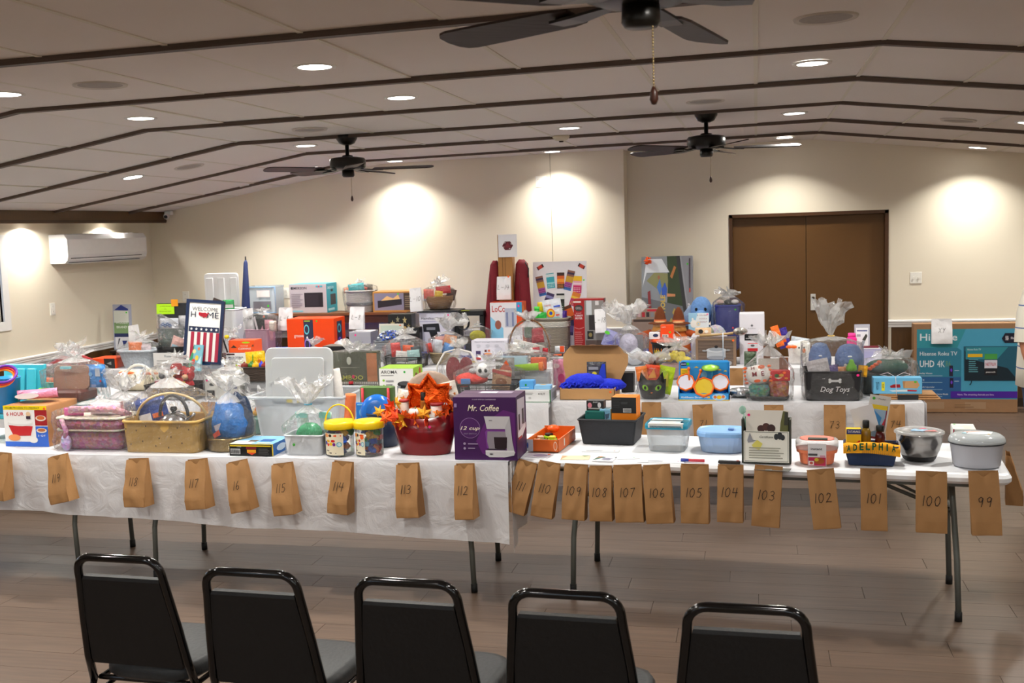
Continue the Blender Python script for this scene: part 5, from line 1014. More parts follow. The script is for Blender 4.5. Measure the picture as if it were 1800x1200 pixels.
for i, ch in enumerate('ADELPHIA'):
    u = .1+.113*i; vs, fs, a0, a1, c0, c1 = text_mesh(ch, .035); hh = .03+.006*sin(u*pi); ww = hh*.55 if ch != 'I' else hh*.2; zb = -.024+.013*sin(u*pi*.9)
    b.add([(u*(W+.01)+(v.x-(a0+a1)/2)/(a1-a0)*ww, -.0125-.001*abs(v.y), zb+(v.y-c0)/(c1-c0)*hh) for v in vs], fs, mat('12563a', .8))
b.build('towel_lettering', t, fix=False)
g = G(1514, 1532, 740, 785, y=y0+.06); jar('hot_sauce_bottle', 'yellow-green sauce bottle with black cap in the navy basket', (g[0], g[1], z0+.03, g[3], g[4]), '8a6a1e', '0e0e10', 'bottle', neck=.62, cap_h=.2)
g = G(1539, 1557, 749, 785, y=y0+.06); jar('hot_sauce_bottle', 'dark red sauce bottle with black cap in the navy basket', (g[0], g[1], z0+.03, g[3], g[4]), '4a1414', '0e0e10', 'bottle', neck=.75, cap_h=.18)
g = G(1488, 1514, 754, 785, y=y0+.05); box('seasoning_tin', 'yellow seasoning tin with navy lid in the navy basket', 'tin', (g[0], g[1], z0+.03, g[3], g[4]), .05, 'f5c81a', [('r', 0, .82, 1, 1, '1f2f7a'), ('t', 'TATARAKS', .5, .91, .85, .08, 'f0f0f0'), ('p', [(.6, .5), (.9, .62), (.95, .45), (.65, .38)], 'd8281e')], flaps=False, part='tin_body')
g = G(1500, 1548, 718, 770, y=y0+.1); flatcard('white_card', 'plain white card tilted in the navy basket', 'card', (g[0]+.02, g[4], g[2]+.01), .11, .13, 0, 'e8e6ea', lean=6).rotation_euler.y = radians(-16)
g = G(1518, 1552, 692, 770, y=y0+.12); t = flatcard('snack_packet', 'tall retail packet with red and yellow print rising from the navy basket', 'packet', (g[0], g[4], g[2]), .1, g[3]-g[2], 0, 'dcdad6', [('r', .1, .0, .92, .78, '8a2a44'), ('r', .16, .05, .86, .68, '9ab8d4'), ('r', .12, .68, .9, .78, 'e8c820'), ('p', [(.3, .65), (.7, .5), (.65, .3), (.35, .45)], '3a8ac8'), ('p', [(.6, .1), (.86, .1), (.86, .5)], 'c82a3a'), ('e', .2, .92, .07, .035, '3fae30'), ('t', '~Mueller', .6, .92, .35, .03, '3a3a3a')], lean=5); t.rotation_euler.y = radians(9)
# steel bowl with clear lid
g = G(1578, 1666, 762, 817); t, W, Hh = start('mixing_bowl', 'stainless steel mixing bowl with a clear wrapped lid', 'bowl', g); r = W/2; ST = mat('8f8b88', .22, .95)
b = MB(); b.lathe([(r*.62, 0), (r*.66, .006), (r*.82, Hh*.3), (r*.93, Hh*.6), (r*.96, Hh*.88), (r*1.02, Hh*.9), (r*1.02, Hh*.915), (r*.94, Hh*.9), (r*.9, Hh*.55), (r*.6, .01)], ST, (r, r, 0), 36); b.build('bowl_body', t)
b = MB(); b.lathe([(r*.6, -.001), (r*.665, .004), (r*.74, Hh*.16)], mat('1e1c1c', .6), (r, r, 0), 36, cap1=False); b.build('rubber_base', t)
b = MB(); b.lathe([(r*1.04, Hh*.9), (r*1.03, Hh*.95), (r*.85, Hh*.99), (r*.8, Hh*.96), (r*.4, Hh*.965), (r*.001, Hh)], CLEAR('ffffff', .3), (r, r, 0), 36, cap0=False, cap1=False); b.build('clear_lid', t); printed(t, [('p', [(.3, .4), (.55, .3), (.68, .5), (.4, .62)], '9ac0e0'), ('p', [(.55, .35), (.85, .3), (.8, .45)], 'e07a7a'), ('p', [(.5, .6), (.68, .6), (.6, .7)], 'e05a7a')], W, W, TOP(Hh*.985), 'lid_label')
# grey bowl with clear lid
g = G(1674, 1776, 768, 828); t, W, Hh = start('lidded_bowl', 'wide grey plastic bowl with a clear silvery lid at the table end', 'bowl', g); r = W/2
b = MB(); b.lathe([(r*.8, 0), (r*.84, .006), (r*.95, Hh*.7), (r*.98, Hh*.78), (r*.93, Hh*.78), (r*.8, .01)], mat('b9bac2', .5), (r, r*.85, 0), 40, sy=.85); b.build('bowl_body', t)
b = MB(); b.lathe([(r*1.0, Hh*.72), (r*1.02, Hh*.78), (r*.96, Hh*.9), (r*.8, Hh*.98), (r*.5, Hh), (r*.001, Hh)], CLEAR('e8eef0', .5), (r, r*.85, 0), 40, sy=.85, cap0=False, cap1=False); b.build('clear_lid', t)
b = MB(); b.lathe([(r*1.0, Hh*.7), (r*1.025, Hh*.72), (r*1.0, Hh*.75)], mat('3a3c42', .3), (r, r*.85, 0), 40, sy=.85, cap0=False, cap1=False); b.build('dark_rim', t)
printed(t, [('p', [(.3, .35), (.7, .25), (.8, .6), (.4, .7)], 'd8dce0'), ('p', [(.3, .5), (.6, .62), (.5, .7), (.28, .6)], 'e8b0a8'), ('p', [(.2, .4), (.3, .35), (.32, .6)], 'a8ccd8'), ('e', .68, .3, .03, .03, 'e8a840')], W, W*.85, TOP(Hh*1.002), 'lid_label')
g = G(1675, 1716, 754, 768, y=5.8, z=TZ); box('white_flat_box', 'flat white glossy box behind the two lidded bowls', 'box', g, .16, 'd8dad6', [('t', 'MIX', .25, .5, .3, .5, '6a3a8a'), ('r', 0, 0, .06, 1, 'a02a4a')], None, [('r', .5, .2, .8, .7, 'ece8c8'), ('e', .15, .85, .05, .06, '5ac04a')], rz=-5)
# papers and pens lying on the bare table
PP = [(922, 803, .13, .10, -8, 'd8d4e0', 'small lavender print on the table near the purple carton', [('e', .55, .5, .3, .3, 'a8a0c0'), ('e', .85, .8, .06, .1, ORG)]),
      (985, 808, .15, .10, 4, 'e4d6b4', 'cream card with brown corners lying near the toy tray', [('p', [(.0, 0), (.2, .9), (.0, 1)], 'c8a070'), ('p', [(.8, .7), (1, 1), (.7, 1)], '8aa060')]),
      (1040, 810, .11, .11, -6, 'e6e8ee', 'patterned card with a white slip over it below the black bin', [('p', [(0, .1), (.1, 1), (.5, .9)], '3a6a58'), ('p', [(.05, .5), (.2, 1), (.35, .95)], 'c87a3a')]+lines(.4, .9, .2, .7, 4, '9a9ab8')),
      (1022, 794, .2, .05, 0, 'eef0f2', 'long white slip with a red spot below the black bin', [('e', .88, .6, .02, .08, 'e04a5a')]+lines(.1, .7, .3, .8, 2, 'c8ccd4')),
      (1085, 808, .12, .1, 20, 'f2f4f8', 'plain white sheet right of the patterned card', [('e', .8, .3, .04, .04, GRN)]), (1120, 812, .24, .07, -4, 'eef0f4', 'white sheet with a pink spot between the papers and the pen', [('e', .85, .6, .02, .06, PNK)]+lines(.2, .6, .2, .7, 3, 'd0d4dc'))]
for px, py, w_, h_, rz, c_, lab, sp in PP: P = atz(px, py, TZ+.001); flatcard('paper_sheet', lab, 'paper', (P.x, P.y, TZ+.0012), w_, h_, rz, c_, sp, .0012)
P = atz(1197, 812, TZ); t = thing('marker_pen', 'red, white and blue marker lying near the table edge', 'pen', (P.x, P.y, TZ+.012), radians(-6)); b = MB(); b.tube([(0, 0, 0), (.04, 0, 0)], .0085, mat('2a3a9a', .3)); b.build('cap', t); b = MB(); b.tube([(.04, 0, 0), (.12, 0, 0)], .008, mat('c23a4a', .3)); b.build('barrel', t)
P = atz(1262, 815, TZ); t = thing('folding_knife', 'small black folding tool lying near the table edge', 'tool', (P.x, P.y, TZ+.002), radians(-6)); b = MB(); b.rbox(0, 0, 0, .11, .022, .014, mat('23201f', .5), .006); b.build('handle', t); b = MB(); b.rbox(.09, .004, .014, .105, .018, .017, mat('9a3a2a', .4), .003); b.build('button', t)
g = G(1335, 1392, 812, 822); P = atz(1325, 826, TZ)
flatcard('dark_leaflet', 'dark patterned leaflet lying under the certificate', 'paper', (P.x, P.y, TZ+.0012), .17, .07, -10, '6a6a66', [('r', .1, .2, .5, .8, '9a9c94')]+lines(.55, .9, .2, .8, 3, '8a8a86'), .0015)
g = G(1496, 1535, 765, 770); P = atz(1500, 772, TZ); 
# ================================================================ SECOND ROW
# big brown-lidded turquoise tub, wrapped
g = G(104, 166, 694, 728, y=6.0, z=TZ); g = (g[0], g[1], TZ+.0055, g[3], 5.86)
t, W, Hh = start('turquoise_tub', 'turquoise tub with a brown tray, wrapped in clear film', 'storage tub', g); D = .2
b = MB(); b.rbox(0, 0, 0, W, D, Hh*.9, mat('6cc3d2', .4), .03, .08); b.build('tub_body', t); b = MB(); b.rbox(-.005, 0, Hh*.9, W+.005, D, Hh*1.2, mat('5a2a20', .5), .03); b.build('brown_tray', t); printed(t, [('r', .27, .2, .5, .75, 'c8d8dc'), ('r', .35, .3, .46, .55, '7a98a4')], W, Hh, FRONT(-.0), 'label')
x0, y0, z0 = t.location
wrap(t, W/2+.04, D/2, W/2+.06, D/2+.03, 0, aty(140, 650, 5.9).z-z0, aty(140, 628, 5.9).z-z0, .03, (.1, 0), tr=.08, sq=5)
gl = G(91, 154, 642, 686, y=y0+.08); t = thing('brown_lid', 'brown square tray-like lid with a turquoise clip above the turquoise tub', 'tray', (gl[0], gl[4], gl[2])); Wl, Hl = gl[1]-gl[0], gl[3]-gl[2]  # the tub's brown lid, standing as its own object
b = MB(); b.M = Matrix.Rotation(radians(-12), 4, 'X') @ Matrix(((1, 0, 0, 0), (0, 0, 1, 0), (0, 1, 0, 0), (0, 0, 0, 1))); b.rbox(0, 0, 0, Wl, Hl, .016, mat('8f6c58', .5), .03, n=5); b.build('brown_lid_panel', t); b = MB(); b.rbox(Wl*.3, -.02, Hl-.022, Wl*.58, .0, Hl-.006, mat('6cc3d2', .4), .004); b.build('clip', t)
g = G(150, 183, 641, 683, y=y0+.1); packet('blue_snack_bag', 'light blue printed packet right of the brown lid', 'packet', g, '4a90d8', .04, [('r', .55, .5, .8, .85, 'd8e0ec'), ('r', .3, .05, .55, .15, '8a9ac8'), ('e', .8, .3, .06, .05, 'd83a4a'), ('e', .3, .6, .1, .1, '7ab8e8')])
# purple clutter bundle
t = thing('wrapped_bundle', 'purple and red toy bundle in crinkled film behind the tan basket', 'wrapped gift', (XX(186, 6.0, .8), 5.9, TZ+.0055)); W = .27; b = MB(); b.rbox(0, .02, 0, W, .16, .08, mat('5a5660', .5), .03); b.build('base_tray', t); wrap(t, W/2, .09, W/2+.03, .1, 0, .17, .27, .1, (.05, 0), tr=.12, sq=4, amp=.03)
x0, y0, z0 = t.location
for i, (a, c, zt, col, nm) in enumerate(((.0, .1, .17, '8a2440', 'maroon'), (.08, .15, .2, 'c03a4a', 'coral red'), (.13, .22, .19, '1e1a1e', 'black'), (.19, .3, .22, '2e2a6e', 'indigo'))):
    packet('cloth_pouch', nm+' cloth pouch in the purple and red toy bundle', 'pouch', (x0+a, x0+c, z0+.075, z0+zt, y0+.05+.015*i), col, .05, ry=8*(i-1.5))
t = thing('pink_strap', 'neon pink strap curving over the purple bundle', 'strap', (x0+.25, y0+.02, z0+.08)); b = MB(); b.tube([(0, 0, 0), (.02, 0, .05), (.035, 0, .1)], .005, mat('f02a9a', .3)); b.build('strap_body', t)
# pumpkin pillow basket with white handle
g = G(192, 290, 650, 694, y=7.6, z=TZ); t, W, Hh = start('pumpkin_basket', 'cream and orange pumpkin-print drum basket with a pale handle', 'basket', g); K = mat('ddd0b4', .7, 0, 'fabric')
b = MB(); b.M = Matrix.Translation((0, .14, Hh*.45)) @ Matrix.Rotation(pi/2, 4, 'Y'); r = Hh*.45; b.lathe([(r*.6, 0), (r*.95, .02), (r, .1), (r, W-.04), (r*.9, W)], K, seg=24); b.build('drum_body', t)
b = MB(); b.tube([(W*.25+W*.6*(1-cos(pi*i/14))/2, .0, .05+Hh*.95*sin(pi*i/14)) for i in range(15)], .012, mat('e9e4d8', .5)); b.build('handle', t)
for u, v, c_, ru, rv in ((.2, .93, 'e0703a', .16, .1), (.62, .9, 'e0703a', .2, .07), (.75, .62, '7a8a3a', .07, .08), (.9, .28, 'a84a1e', .14, .1), (.3, .35, '8a7a3a', .06, .08)): b = MB(); b.ball((u*W, .14-r*.93*cos((v-.45)*2), Hh*.45+r*.9*sin((v-.45)*2)), ru*W, .02, rv*Hh, mat(c_, .7, 0, 'fabric')); b.build('print_patch', t)
# black bin of plush toys
g = G(252, 342, 678, 702, y=7.24, z=TZ); (t, W, Hh) = basket('plush_bin', 'black rectangular bin of red plush toys in clear wrap', g, .28, '1e1e20', kind='fabric', taper=.1, r=.02, thick=.006)
wrap(t, W/2, .14, W/2+.01, .15, 0, Hh+.1, Hh+.2, .02, (.1, 0), tr=.06); x0, y0, z0 = t.location
plush('plush_toy', 'red hooded plush toy with a yellow beak-like face in the black bin', (x0+.16, x0+.28, z0+.06, z0+.28, y0+.07), 'b02026', muzzle='f0a83a', ears=None, D=.12); plush('plush_toy', 'red plush toy with tan face at the right of the black bin', (x0+.27, x0+.38, z0+.05, z0+.24, y0+.06), 'b81c26', muzzle='d8a880', ears='round', D=.1)
plush('plush_toy', 'grey and white plush toy at the left of the black bin', (x0+.05, x0+.17, z0+.06, z0+.24, y0+.09), 'c8c6c8', muzzle='5a5a5c', ears='round', D=.1)
packet('gift_card_pack', 'white and maroon card pack at the front of the black bin', 'packet', (x0+.1, x0+.26, z0+Hh*.7, z0+Hh+.04, y0+.02), 'e6dede', .02, [('r', .0, .1, .4, .9, 'a83a4c')], ry=-8); packet('yellow_pouch', 'bright yellow small pouch at the right front of the black bin', 'packet', (x0+.25, x0+.34, z0+Hh*.7, z0+Hh+.03, y0+.015), 'f0b828', .02, [('e', .3, .5, .12, .3, ORG)])
# white/black patterned box wrapped, clear dome
g = G(360, 422, 663, 704, y=7.3, z=TZ); t = box('patterned_box', 'white box with black symbol pattern beneath the brown wicker bin', 'box', g, .2, 'dcdad4', [('r', .04+.1*i, .86+.03*(i % 2), .09+.1*i, .93, '3a3a3c') for i in range(9)]+[('e', .22, .68, .08, .07, '3c3c3e'), ('e', .45, .7, .09, .06, '4a4a4c'), ('e', .66, .68, .09, .07, '3c3c3e'), ('r', .06, .1, .28, .42, '2c2c2e'), ('r', .1, .15, .2, .3, 'd0d0cc'), ('r', .8, .5, .92, .62, '3a3f7a'), ('e', .08, .86, .03, .04, PNK)]); wrap(t, .17, .1, .19, .12, 0, .17, .25, .03, (0, 0), tr=.06)
# grey bin with brown wicker basket on top
g = G(426, 478, 672, 704, y=7.3, z=TZ); (t, W, Hh) = tote('grey_bin', 'grey plastic bin under the brown wicker basket', g, .25, lid=False, haze=.97, col='8a8a8c', taper=.06); x0, y0, z0 = t.location; b = MB(); b.box(.0, .0, Hh*.97, W, .25, Hh, mat('78787a', .5)); b.build('lid', t)
printed(t, [('r', .3, .55, .6, .66, '6a6a6c'), ('e', .55, .4, .05, .06, '2a6ac8')], W, Hh, FRONT(.0), 'moulded_label')
gz = z0+Hh+.001; g = G(423, 480, 646, 672, y=y0+.02); (t, W, H2) = basket('wicker_basket', 'brown wicker basket of sweets on the grey bin', (g[0], g[1], gz, g[3], g[4]), .22, '4a3a30', taper=.12, r=.05); zt = gz+H2
packet('candy_bag', 'bright yellow candy bag standing in the brown wicker basket', 'packet', G(432, 466, 619, 655, y=y0+.12), 'f2c21a', .04, [('t', '/Joy', .75, .5, .2, .4, 'd8281e'), ('l', [(.45, .85), (.4, .5), (.5, .2)], .006, '3aa038')], ry=-4)
packet('candy_bag', 'dark red candy bag beside the yellow one in the brown wicker basket', 'packet', G(460, 478, 618, 650, y=y0+.14), '6a1420', .03)
for i, (px, c_) in enumerate(((430, '7a2a18'), (440, '3a7a2a'), (450, 'e8b020'), (458, '2a3ac8'), (466, '8a2a1a'), (474, '6ac020'))):
    P = aty(px, 645, y0+.07); t = thing('candy', '%s wrapped sweet heaped in the brown wicker basket' % ('rust', 'dark green', 'golden', 'cobalt blue', 'chestnut', 'lime')[i], 'candy', (P.x, P.y+.02*(i % 2), zt+.008)); b = MB(); b.ball((0, 0, 0), .03, .03, .024, mat(c_, .15), 10, 6); b.ball((0, 0, .02), .009, .009, .016, mat(c_, .3), 6, 4); b.build('sweet_body', t)
# bamboo board set
g = G(583, 664, 618, 690, y=7.5, z=TZ); t = box('cutting_board_box', 'olive green board set carton above checked cloth, wrapped', 'box', g, .08, '4b4e3c', [('r', 0, 0, 1, .32, 'dedad2')]+[('r', .04*i, 0, .04*i+.02, .32, '8c8a86') for i in range(25)]+[('r', 0, .05*j, 1, .05*j+.025, '6a6866') for j in range(6)]+[('r', .78, .33, 1, .97, 'b06a3a'), ('t', 'BAMBOO', .38, .42, .62, .1, 'b8b84a'), ('t', '~CUTTING BOARD', .36, .34, .5, .04, '8a8c4a'), ('e', .4, .8, .05, .09, 'c8cabc'), ('r', .22, .64, .58, .655, '8a8c7c'), ('e', .48, .44, .03, .04, 'd82a5a')], flaps=False)
W, Hh = g[1]-g[0], g[3]-g[2]; wrap(t, W/2, .06, W/2+.02, .1, 0, Hh*.97, Hh*1.06, .02, (0, 0), tr=.1, amp=.03)
x0, y0, z0 = t.location
for i, (a, c) in enumerate(((.18, .3), (.42, .55))): t2 = jar('jam_jar', '%s small jar standing before the olive green carton' % ('left', 'right')[i], (x0+a*W, x0+c*W, z0, z0+Hh*.36, y0-.09), '2a1c1a', 'a81c2a')
t2 = jar('black_tin', 'black canister left of the checked cloth in the wrapped set', (x0+.0*W, x0+.14*W, z0, z0+Hh*.3, y0-.1), '1c1a1c', '2a2628')
# rice cooker box
g = G(667, 727, 645, 706); g = (g[0], g[1], TZ+.0055, g[3], 7.22); g = G(667, 727, 647, 706, y=7.3, z=TZ)
t = box('rice_cooker_box', 'white rice cooker carton with lime green top', 'box', g, .22, 'e9e9e6', [('t', 'AROMA', .3, .88, .48, .1, '3a3a3a'), ('e', .75, .88, .03, .035, '2aa83a'), ('e', .13, .62, .035, .035, '8ac83a'), ('e', .13, .45, .035, .035, '8ac83a'), ('p', [(.55, .5), (.95, .5), (.98, .2), (.52, .2)], '3e4042'), ('e', .75, .5, .22, .1, '2a2c2e'), ('e', .75, .53, .16, .06, '4a4c4e'), ('r', .52, .1, .98, .33, '8a8c90'), ('r', .62, .38, .86, .46, '18181a'), ('r', .9, .9, .98, 1, '6ab82a')]+lines(.06, .5, .76, .8, 1, '9a9a9a')+lines(.2, .46, .42, .66, 2, '9a9a9a'),
 [('r', 0, 0, 1, 1, '9ac83a'), ('e', .3, .75, .12, .08, '7a2a1a'), ('e', .7, .85, .1, .1, 'b8402a'), ('e', .35, .5, .12, .08, 'd88a3a'), ('e', .7, .6, .1, .08, '6a3a1a')], tcol='a8d840', side=None) if False else box('rice_cooker_box', 'white rice cooker carton with lime green top', 'box', g, .22, 'e9e9e6', [('t', 'AROMA', .3, .88, .48, .1, '3a3a3a'), ('e', .75, .88, .03, .035, '2aa83a'), ('e', .13, .62, .035, .035, '8ac83a'), ('e', .13, .45, .035, .035, '8ac83a'), ('e', .75, .5, .22, .1, '2a2c2e'), ('e', .75, .53, .16, .06, '4a4c4e'), ('r', .52, .1, .98, .45, '8a8c90'), ('r', .62, .38, .86, .46, '18181a')]+lines(.06, .5, .76, .8, 1, '9a9a9a')+lines(.2, .46, .42, .66, 2, '9a9a9a'),
 [('r', 0, 0, 1, 1, '9ac83a'), ('e', .3, .75, .12, .08, '7a2a1a'), ('e', .7, .85, .1, .1, 'b8402a'), ('e', .35, .5, .12, .08, 'd88a3a'), ('e', .7, .6, .1, .08, '6a3a1a')], tcol='a8d840')
# white-handled clear bag with maroon leaf shapes
t = thing('maroon_gift', 'maroon fabric leaves wrapped in clear film with pale ribbon arches', 'wrapped gift', (XX(781, 7.66, .9), 7.66, TZ+.0055)); b = MB()
for s_ in (-1, 1): b.ball((.1+s_*.05, .08, .16), .06, .03, .1, mat('7a1424', .7, 0, 'fuzz'), nz=.15)
b.ball((.1, .08, .1), .09, .05, .09, mat('6e1220', .7, 0, 'fuzz')); b.build('fabric_leaves', t)
for s_ in (-1, 1): b = MB(); b.tube([(.1+s_*.02, .04, .32), (.1+s_*.1, .03, .3), (.1+s_*.16, .02, .2), (.1+s_*.17, .02, .1)], [.005, .008, .008, .006], mat('dad6d2', .5), 8); b.build('ribbon_arch', t)
wrap(t, .1, .08, .15, .1, 0, .2, .33, .05, (0, 0), tr=.07, sq=3)
# black mesh basket with plush faces
g = G(800, 905, 676, 700, y=7.3, z=TZ); (t, W, Hh) = basket('wire_basket', 'black mesh wire basket with a coral plush and treats', g, .26, '1c1c1e', kind=None, taper=.08, mesh=True); x0, y0, z0 = t.location
wrap(t, W/2, .13, W/2+.02, .15, 0, Hh+.08, Hh+.16, .03, (.1, 0), tr=.07)
t = thing('coral_plush', 'coral red plush toy lying at the left of the mesh basket', 'plush toy', (x0+.1, y0+.1, z0+Hh+.01)); b = MB(); b.ball((0, 0, .02), .12, .07, .045, mat('f2544c', .9, 0, 'fuzz'), nz=.15); b.ball((-.05, -.03, .0), .05, .04, .04, mat('f2544c', .9, 0, 'fuzz')); b.build('body', t); b = MB(); b.rbox(-.06, -.085, -.02, .01, -.075, .03, mat('5a8ac8', .4), .004); b.build('tag', t, 'blue and yellow printed tag')
t = thing('panda_plush', 'white plush head with big black eyes and a grey hat above the coral plush', 'plush toy', (x0+.19, y0+.08, z0+Hh+.09)); b = MB(); b.ball((0, 0, 0), .055, .05, .055, mat('f0f0f0', .8, 0, 'fuzz')); b.build('head', t); b = MB(); b.ball((-.01, -.048, .005), .014, .008, .016, mat('101010', .2)); b.build('eye', t); b = MB(); b.ball((.03, -.042, .005), .012, .008, .014, mat('101010', .2)); b.build('eye', t); b = MB(); b.ball((-.07, .0, .0), .035, .035, .02, mat('b8b8ba', .8, 0, 'fuzz')); b.build('cap', t)
packet('snack_bag', 'brown and red trail mix bag at the right of the mesh basket', 'packet', (x0+.24, x0+.38, z0+Hh*.6, z0+Hh+.1, y0+.1), 'b08a6a', .03, [('p', [(0, .85), (1, .7), (1, .9), (0, 1)], 'a82a1e'), ('e', .5, .4, .3, .2, '7a4a2a')], ry=6); packet('snack_bag', 'grey bag with an orange arrow shape behind the trail mix bag', 'packet', (x0+.26, x0+.4, z0+Hh+.02, z0+Hh+.17, y0+.16), '8a8884', .03, [('p', [(.2, .4), (.6, .9), (.9, .4)], 'd85a2a')])
# green tube toy wrapped, blue boxes, white box
g = G(902, 980, 668, 708, y=7.26, z=TZ); g = G(905, 968, 685, 708); t = box('white_green_box', 'white carton with a green edge line beside the open brown box', 'box', g, .22, 'dedede', [('r', .97, 0, 1, 1, '2a6a3a'), ('r', 0, 0, 1, .04, '2a6a3a'), ('t', '4 KIT', .75, .68, .2, .18, '5a5a5a'), ('r', .08, .66, .14, .8, '7a6a9a')]+lines(.18, .6, .6, .8, 2, 'a0a0a0')+[('e', .15, .35, .04, .1, 'bcbcbc'), ('e', .42, .35, .04, .1, 'bcbcbc')], [('r', 0, 0, 1, 1, '9aa4b4'), ('r', .2, .2, .7, .7, '7a8090')], rz=0)
x0, y0, z0 = t.location; zt = g[3]+.001
g = G(913, 938, 669, 684, y=y0+.02); box('light_blue_box', 'small sky blue box with green sticker on the white carton', 'box', (g[0], g[1], zt, g[3], g[4]), .08, '5aa8e8', [('e', .45, .5, .07, .13, '1f9a2a')]+lines(.1, .9, .1, .3, 1, 'a8d0f0')); g = G(939, 968, 677, 684, y=y0+.02); box('light_blue_box', 'flat sky blue box right of the green-stickered one', 'box', (g[0], g[1], zt, g[3], g[4]), .07, '8ac0e8', None, None, [('e', .5, .5, .2, .2, 'e8b040')])
t = thing('toy_tube', 'lime green tube toy with orange cap in clear film', 'toy', (XX(878, 7.62, .9), 7.62, TZ+.0055)); b = MB(); b.tube([(-.02, 0, .185), (.3, .0, .2)], [.018, .028], mat('a8d820', .35), 14); b.build('tube_body', t); b = MB(); b.tube([(.3, 0, .2), (.33, 0, .202)], [.032, .034], mat('f07a1a', .35), 14); b.build('end_cap', t); b = MB(); b.rbox(-.05, .03, 0, .36, .14, .165, mat('b8bcc0', .5), .02); b.build('base_carton', t); b = MB(); b.rbox(-.02, .05, .165, .2, .1, .27, mat('a8c4d8', .4), .01); b.rbox(.22, .06, .165, .34, .1, .26, mat('d8582a', .4), .02); b.build('backing_pieces', t); wrap(t, .155, .08, .25, .12, 0, .26, .33, .03, (0, 0), tr=.07, amp=.03)
# open cardboard box with duster
g = G(984, 1080, 683, 704); t, W, Hh = start('open_carton', 'open brown mailing carton with its lid up and blue dusters inside', 'box', g); D = .3; K = mat('b98d5c', .75, kind='paper'); KI = mat('c09768', .75)
for q in ((0, 0, 0, W, .004, Hh), (0, D-.004, 0, W, D, Hh), (0, 0, 0, .004, D, Hh), (W-.004, 0, 0, W, D, Hh), (0, 0, 0, W, D, .003)): b = MB(); b.box(*q, K); b.build('side_panel', t)
b = MB(); lh = aty(1030, 622, g[4]+D).z-g[2]; Wx = .06; b.add([(0, D, Hh), (W, D, Hh), (W+Wx, D+.03, Hh+.13), (W+Wx, D+.05, lh-.01), (W-.01, D+.06, lh+.05), (.02, D+.06, lh+.05), (-.03, D+.05, lh-.01), (-.03, D+.03, Hh+.13)]+[(x_, y_+.004, z_) for x_, y_, z_ in [(0, D, Hh), (W, D, Hh), (W+Wx, D+.03, Hh+.13), (W+Wx, D+.05, lh-.01), (W-.01, D+.06, lh+.05), (.02, D+.06, lh+.05), (-.03, D+.05, lh-.01), (-.03, D+.03, Hh+.13)]],
  [tuple(range(8)), tuple(range(15, 7, -1))]+[(i, i+8, (i+1) % 8+8, (i+1) % 8) for i in range(8)], K); b.build('lid_panel', t)
b = MB(); b.add([(.02, D+.056, lh+.05), (W-.01, D+.056, lh+.05), (W-.03, D-.02, lh+.062), (.04, D-.02, lh+.062), (.02, D+.06, lh+.054), (W-.01, D+.06, lh+.054), (W-.03, D-.02, lh+.066), (.04, D-.02, lh+.066)], [(0, 1, 2, 3), (7, 6, 5, 4), (0, 4, 5, 1), (1, 5, 6, 2), (2, 6, 7, 3), (3, 7, 4, 0)], mat('8f6840', .75)); b.build('tuck_flap', t); dot(t, W, Hh, .93, .72, ORG)
x0, y0, z0 = t.location
t = thing('blue_duster', 'royal blue microfiber dusters heaped in the open brown carton', 'duster', (x0+W/2, y0+.14, z0+Hh)); b = MB(); rnd = random.Random(5); BL_ = mat('1c30d0', .9, 0, 'fuzz')
b.ball((-.03, 0, .02), .15, .1, .07, BL_, nz=.2); b.ball((.12, .02, .005), .14, .09, .045, BL_, nz=.2)
for i in range(230):
    u, v = rnd.uniform(-1, 1), rnd.uniform(-1, .6); x = u*.19; zz = .075*(1-abs(u+.2)**2)*(1-v*v*.4)+.0; px_ = (x, v*.09, max(-.01, zz-.02)); dx, dz = rnd.uniform(-.02, .02), rnd.uniform(-.012, .012); b.tube([px_, (px_[0]+dx, px_[1]-.018, px_[2]+dz), (px_[0]+dx*1.6, px_[1]-.03, px_[2]+dz-.01)], .006, BL_, 5)
b.build('microfiber_strands', t); b = MB(); b.rbox(-W/2+.02, -.1, -.02, W/2-.04, .1, -.004, mat('8aa0d0', .4), .02); b.build('backing_board', t)
packet('duster_packet', 'clear retail packet with blue and yellow print behind the blue dusters', 'packet', (x0+.16, x0+.3, z0+Hh+.02, z0+Hh+.16, y0+.22), '4a4a50', .02, [('p', [(.5, 0), (1, 0), (.95, .9), (.8, .9)], '2a44c0'), ('e', .4, .4, .12, .1, 'e8d83a'), ('r', .1, .6, .6, .75, '9a9a9c')])
# pink items left of carton, black box behind
g = G(970, 998, 632, 676, y=7.78, z=TZ); t = packet('pink_bag', 'pink patterned bag peeking out left of the open brown carton', 'packet', g, 'd88aa8', .1, [('e', .3, .8, .2, .08, 'f0d8e0'), ('e', .6, .4, .2, .15, 'c84a80')])
g = G(1096, 1112, 690, 704); g = G(1092, 1114, 655, 704, y=7.7, z=TZ); box('black_box', 'black box between the brown carton and the cat pail', 'box', g, .1, '1a1a1a')
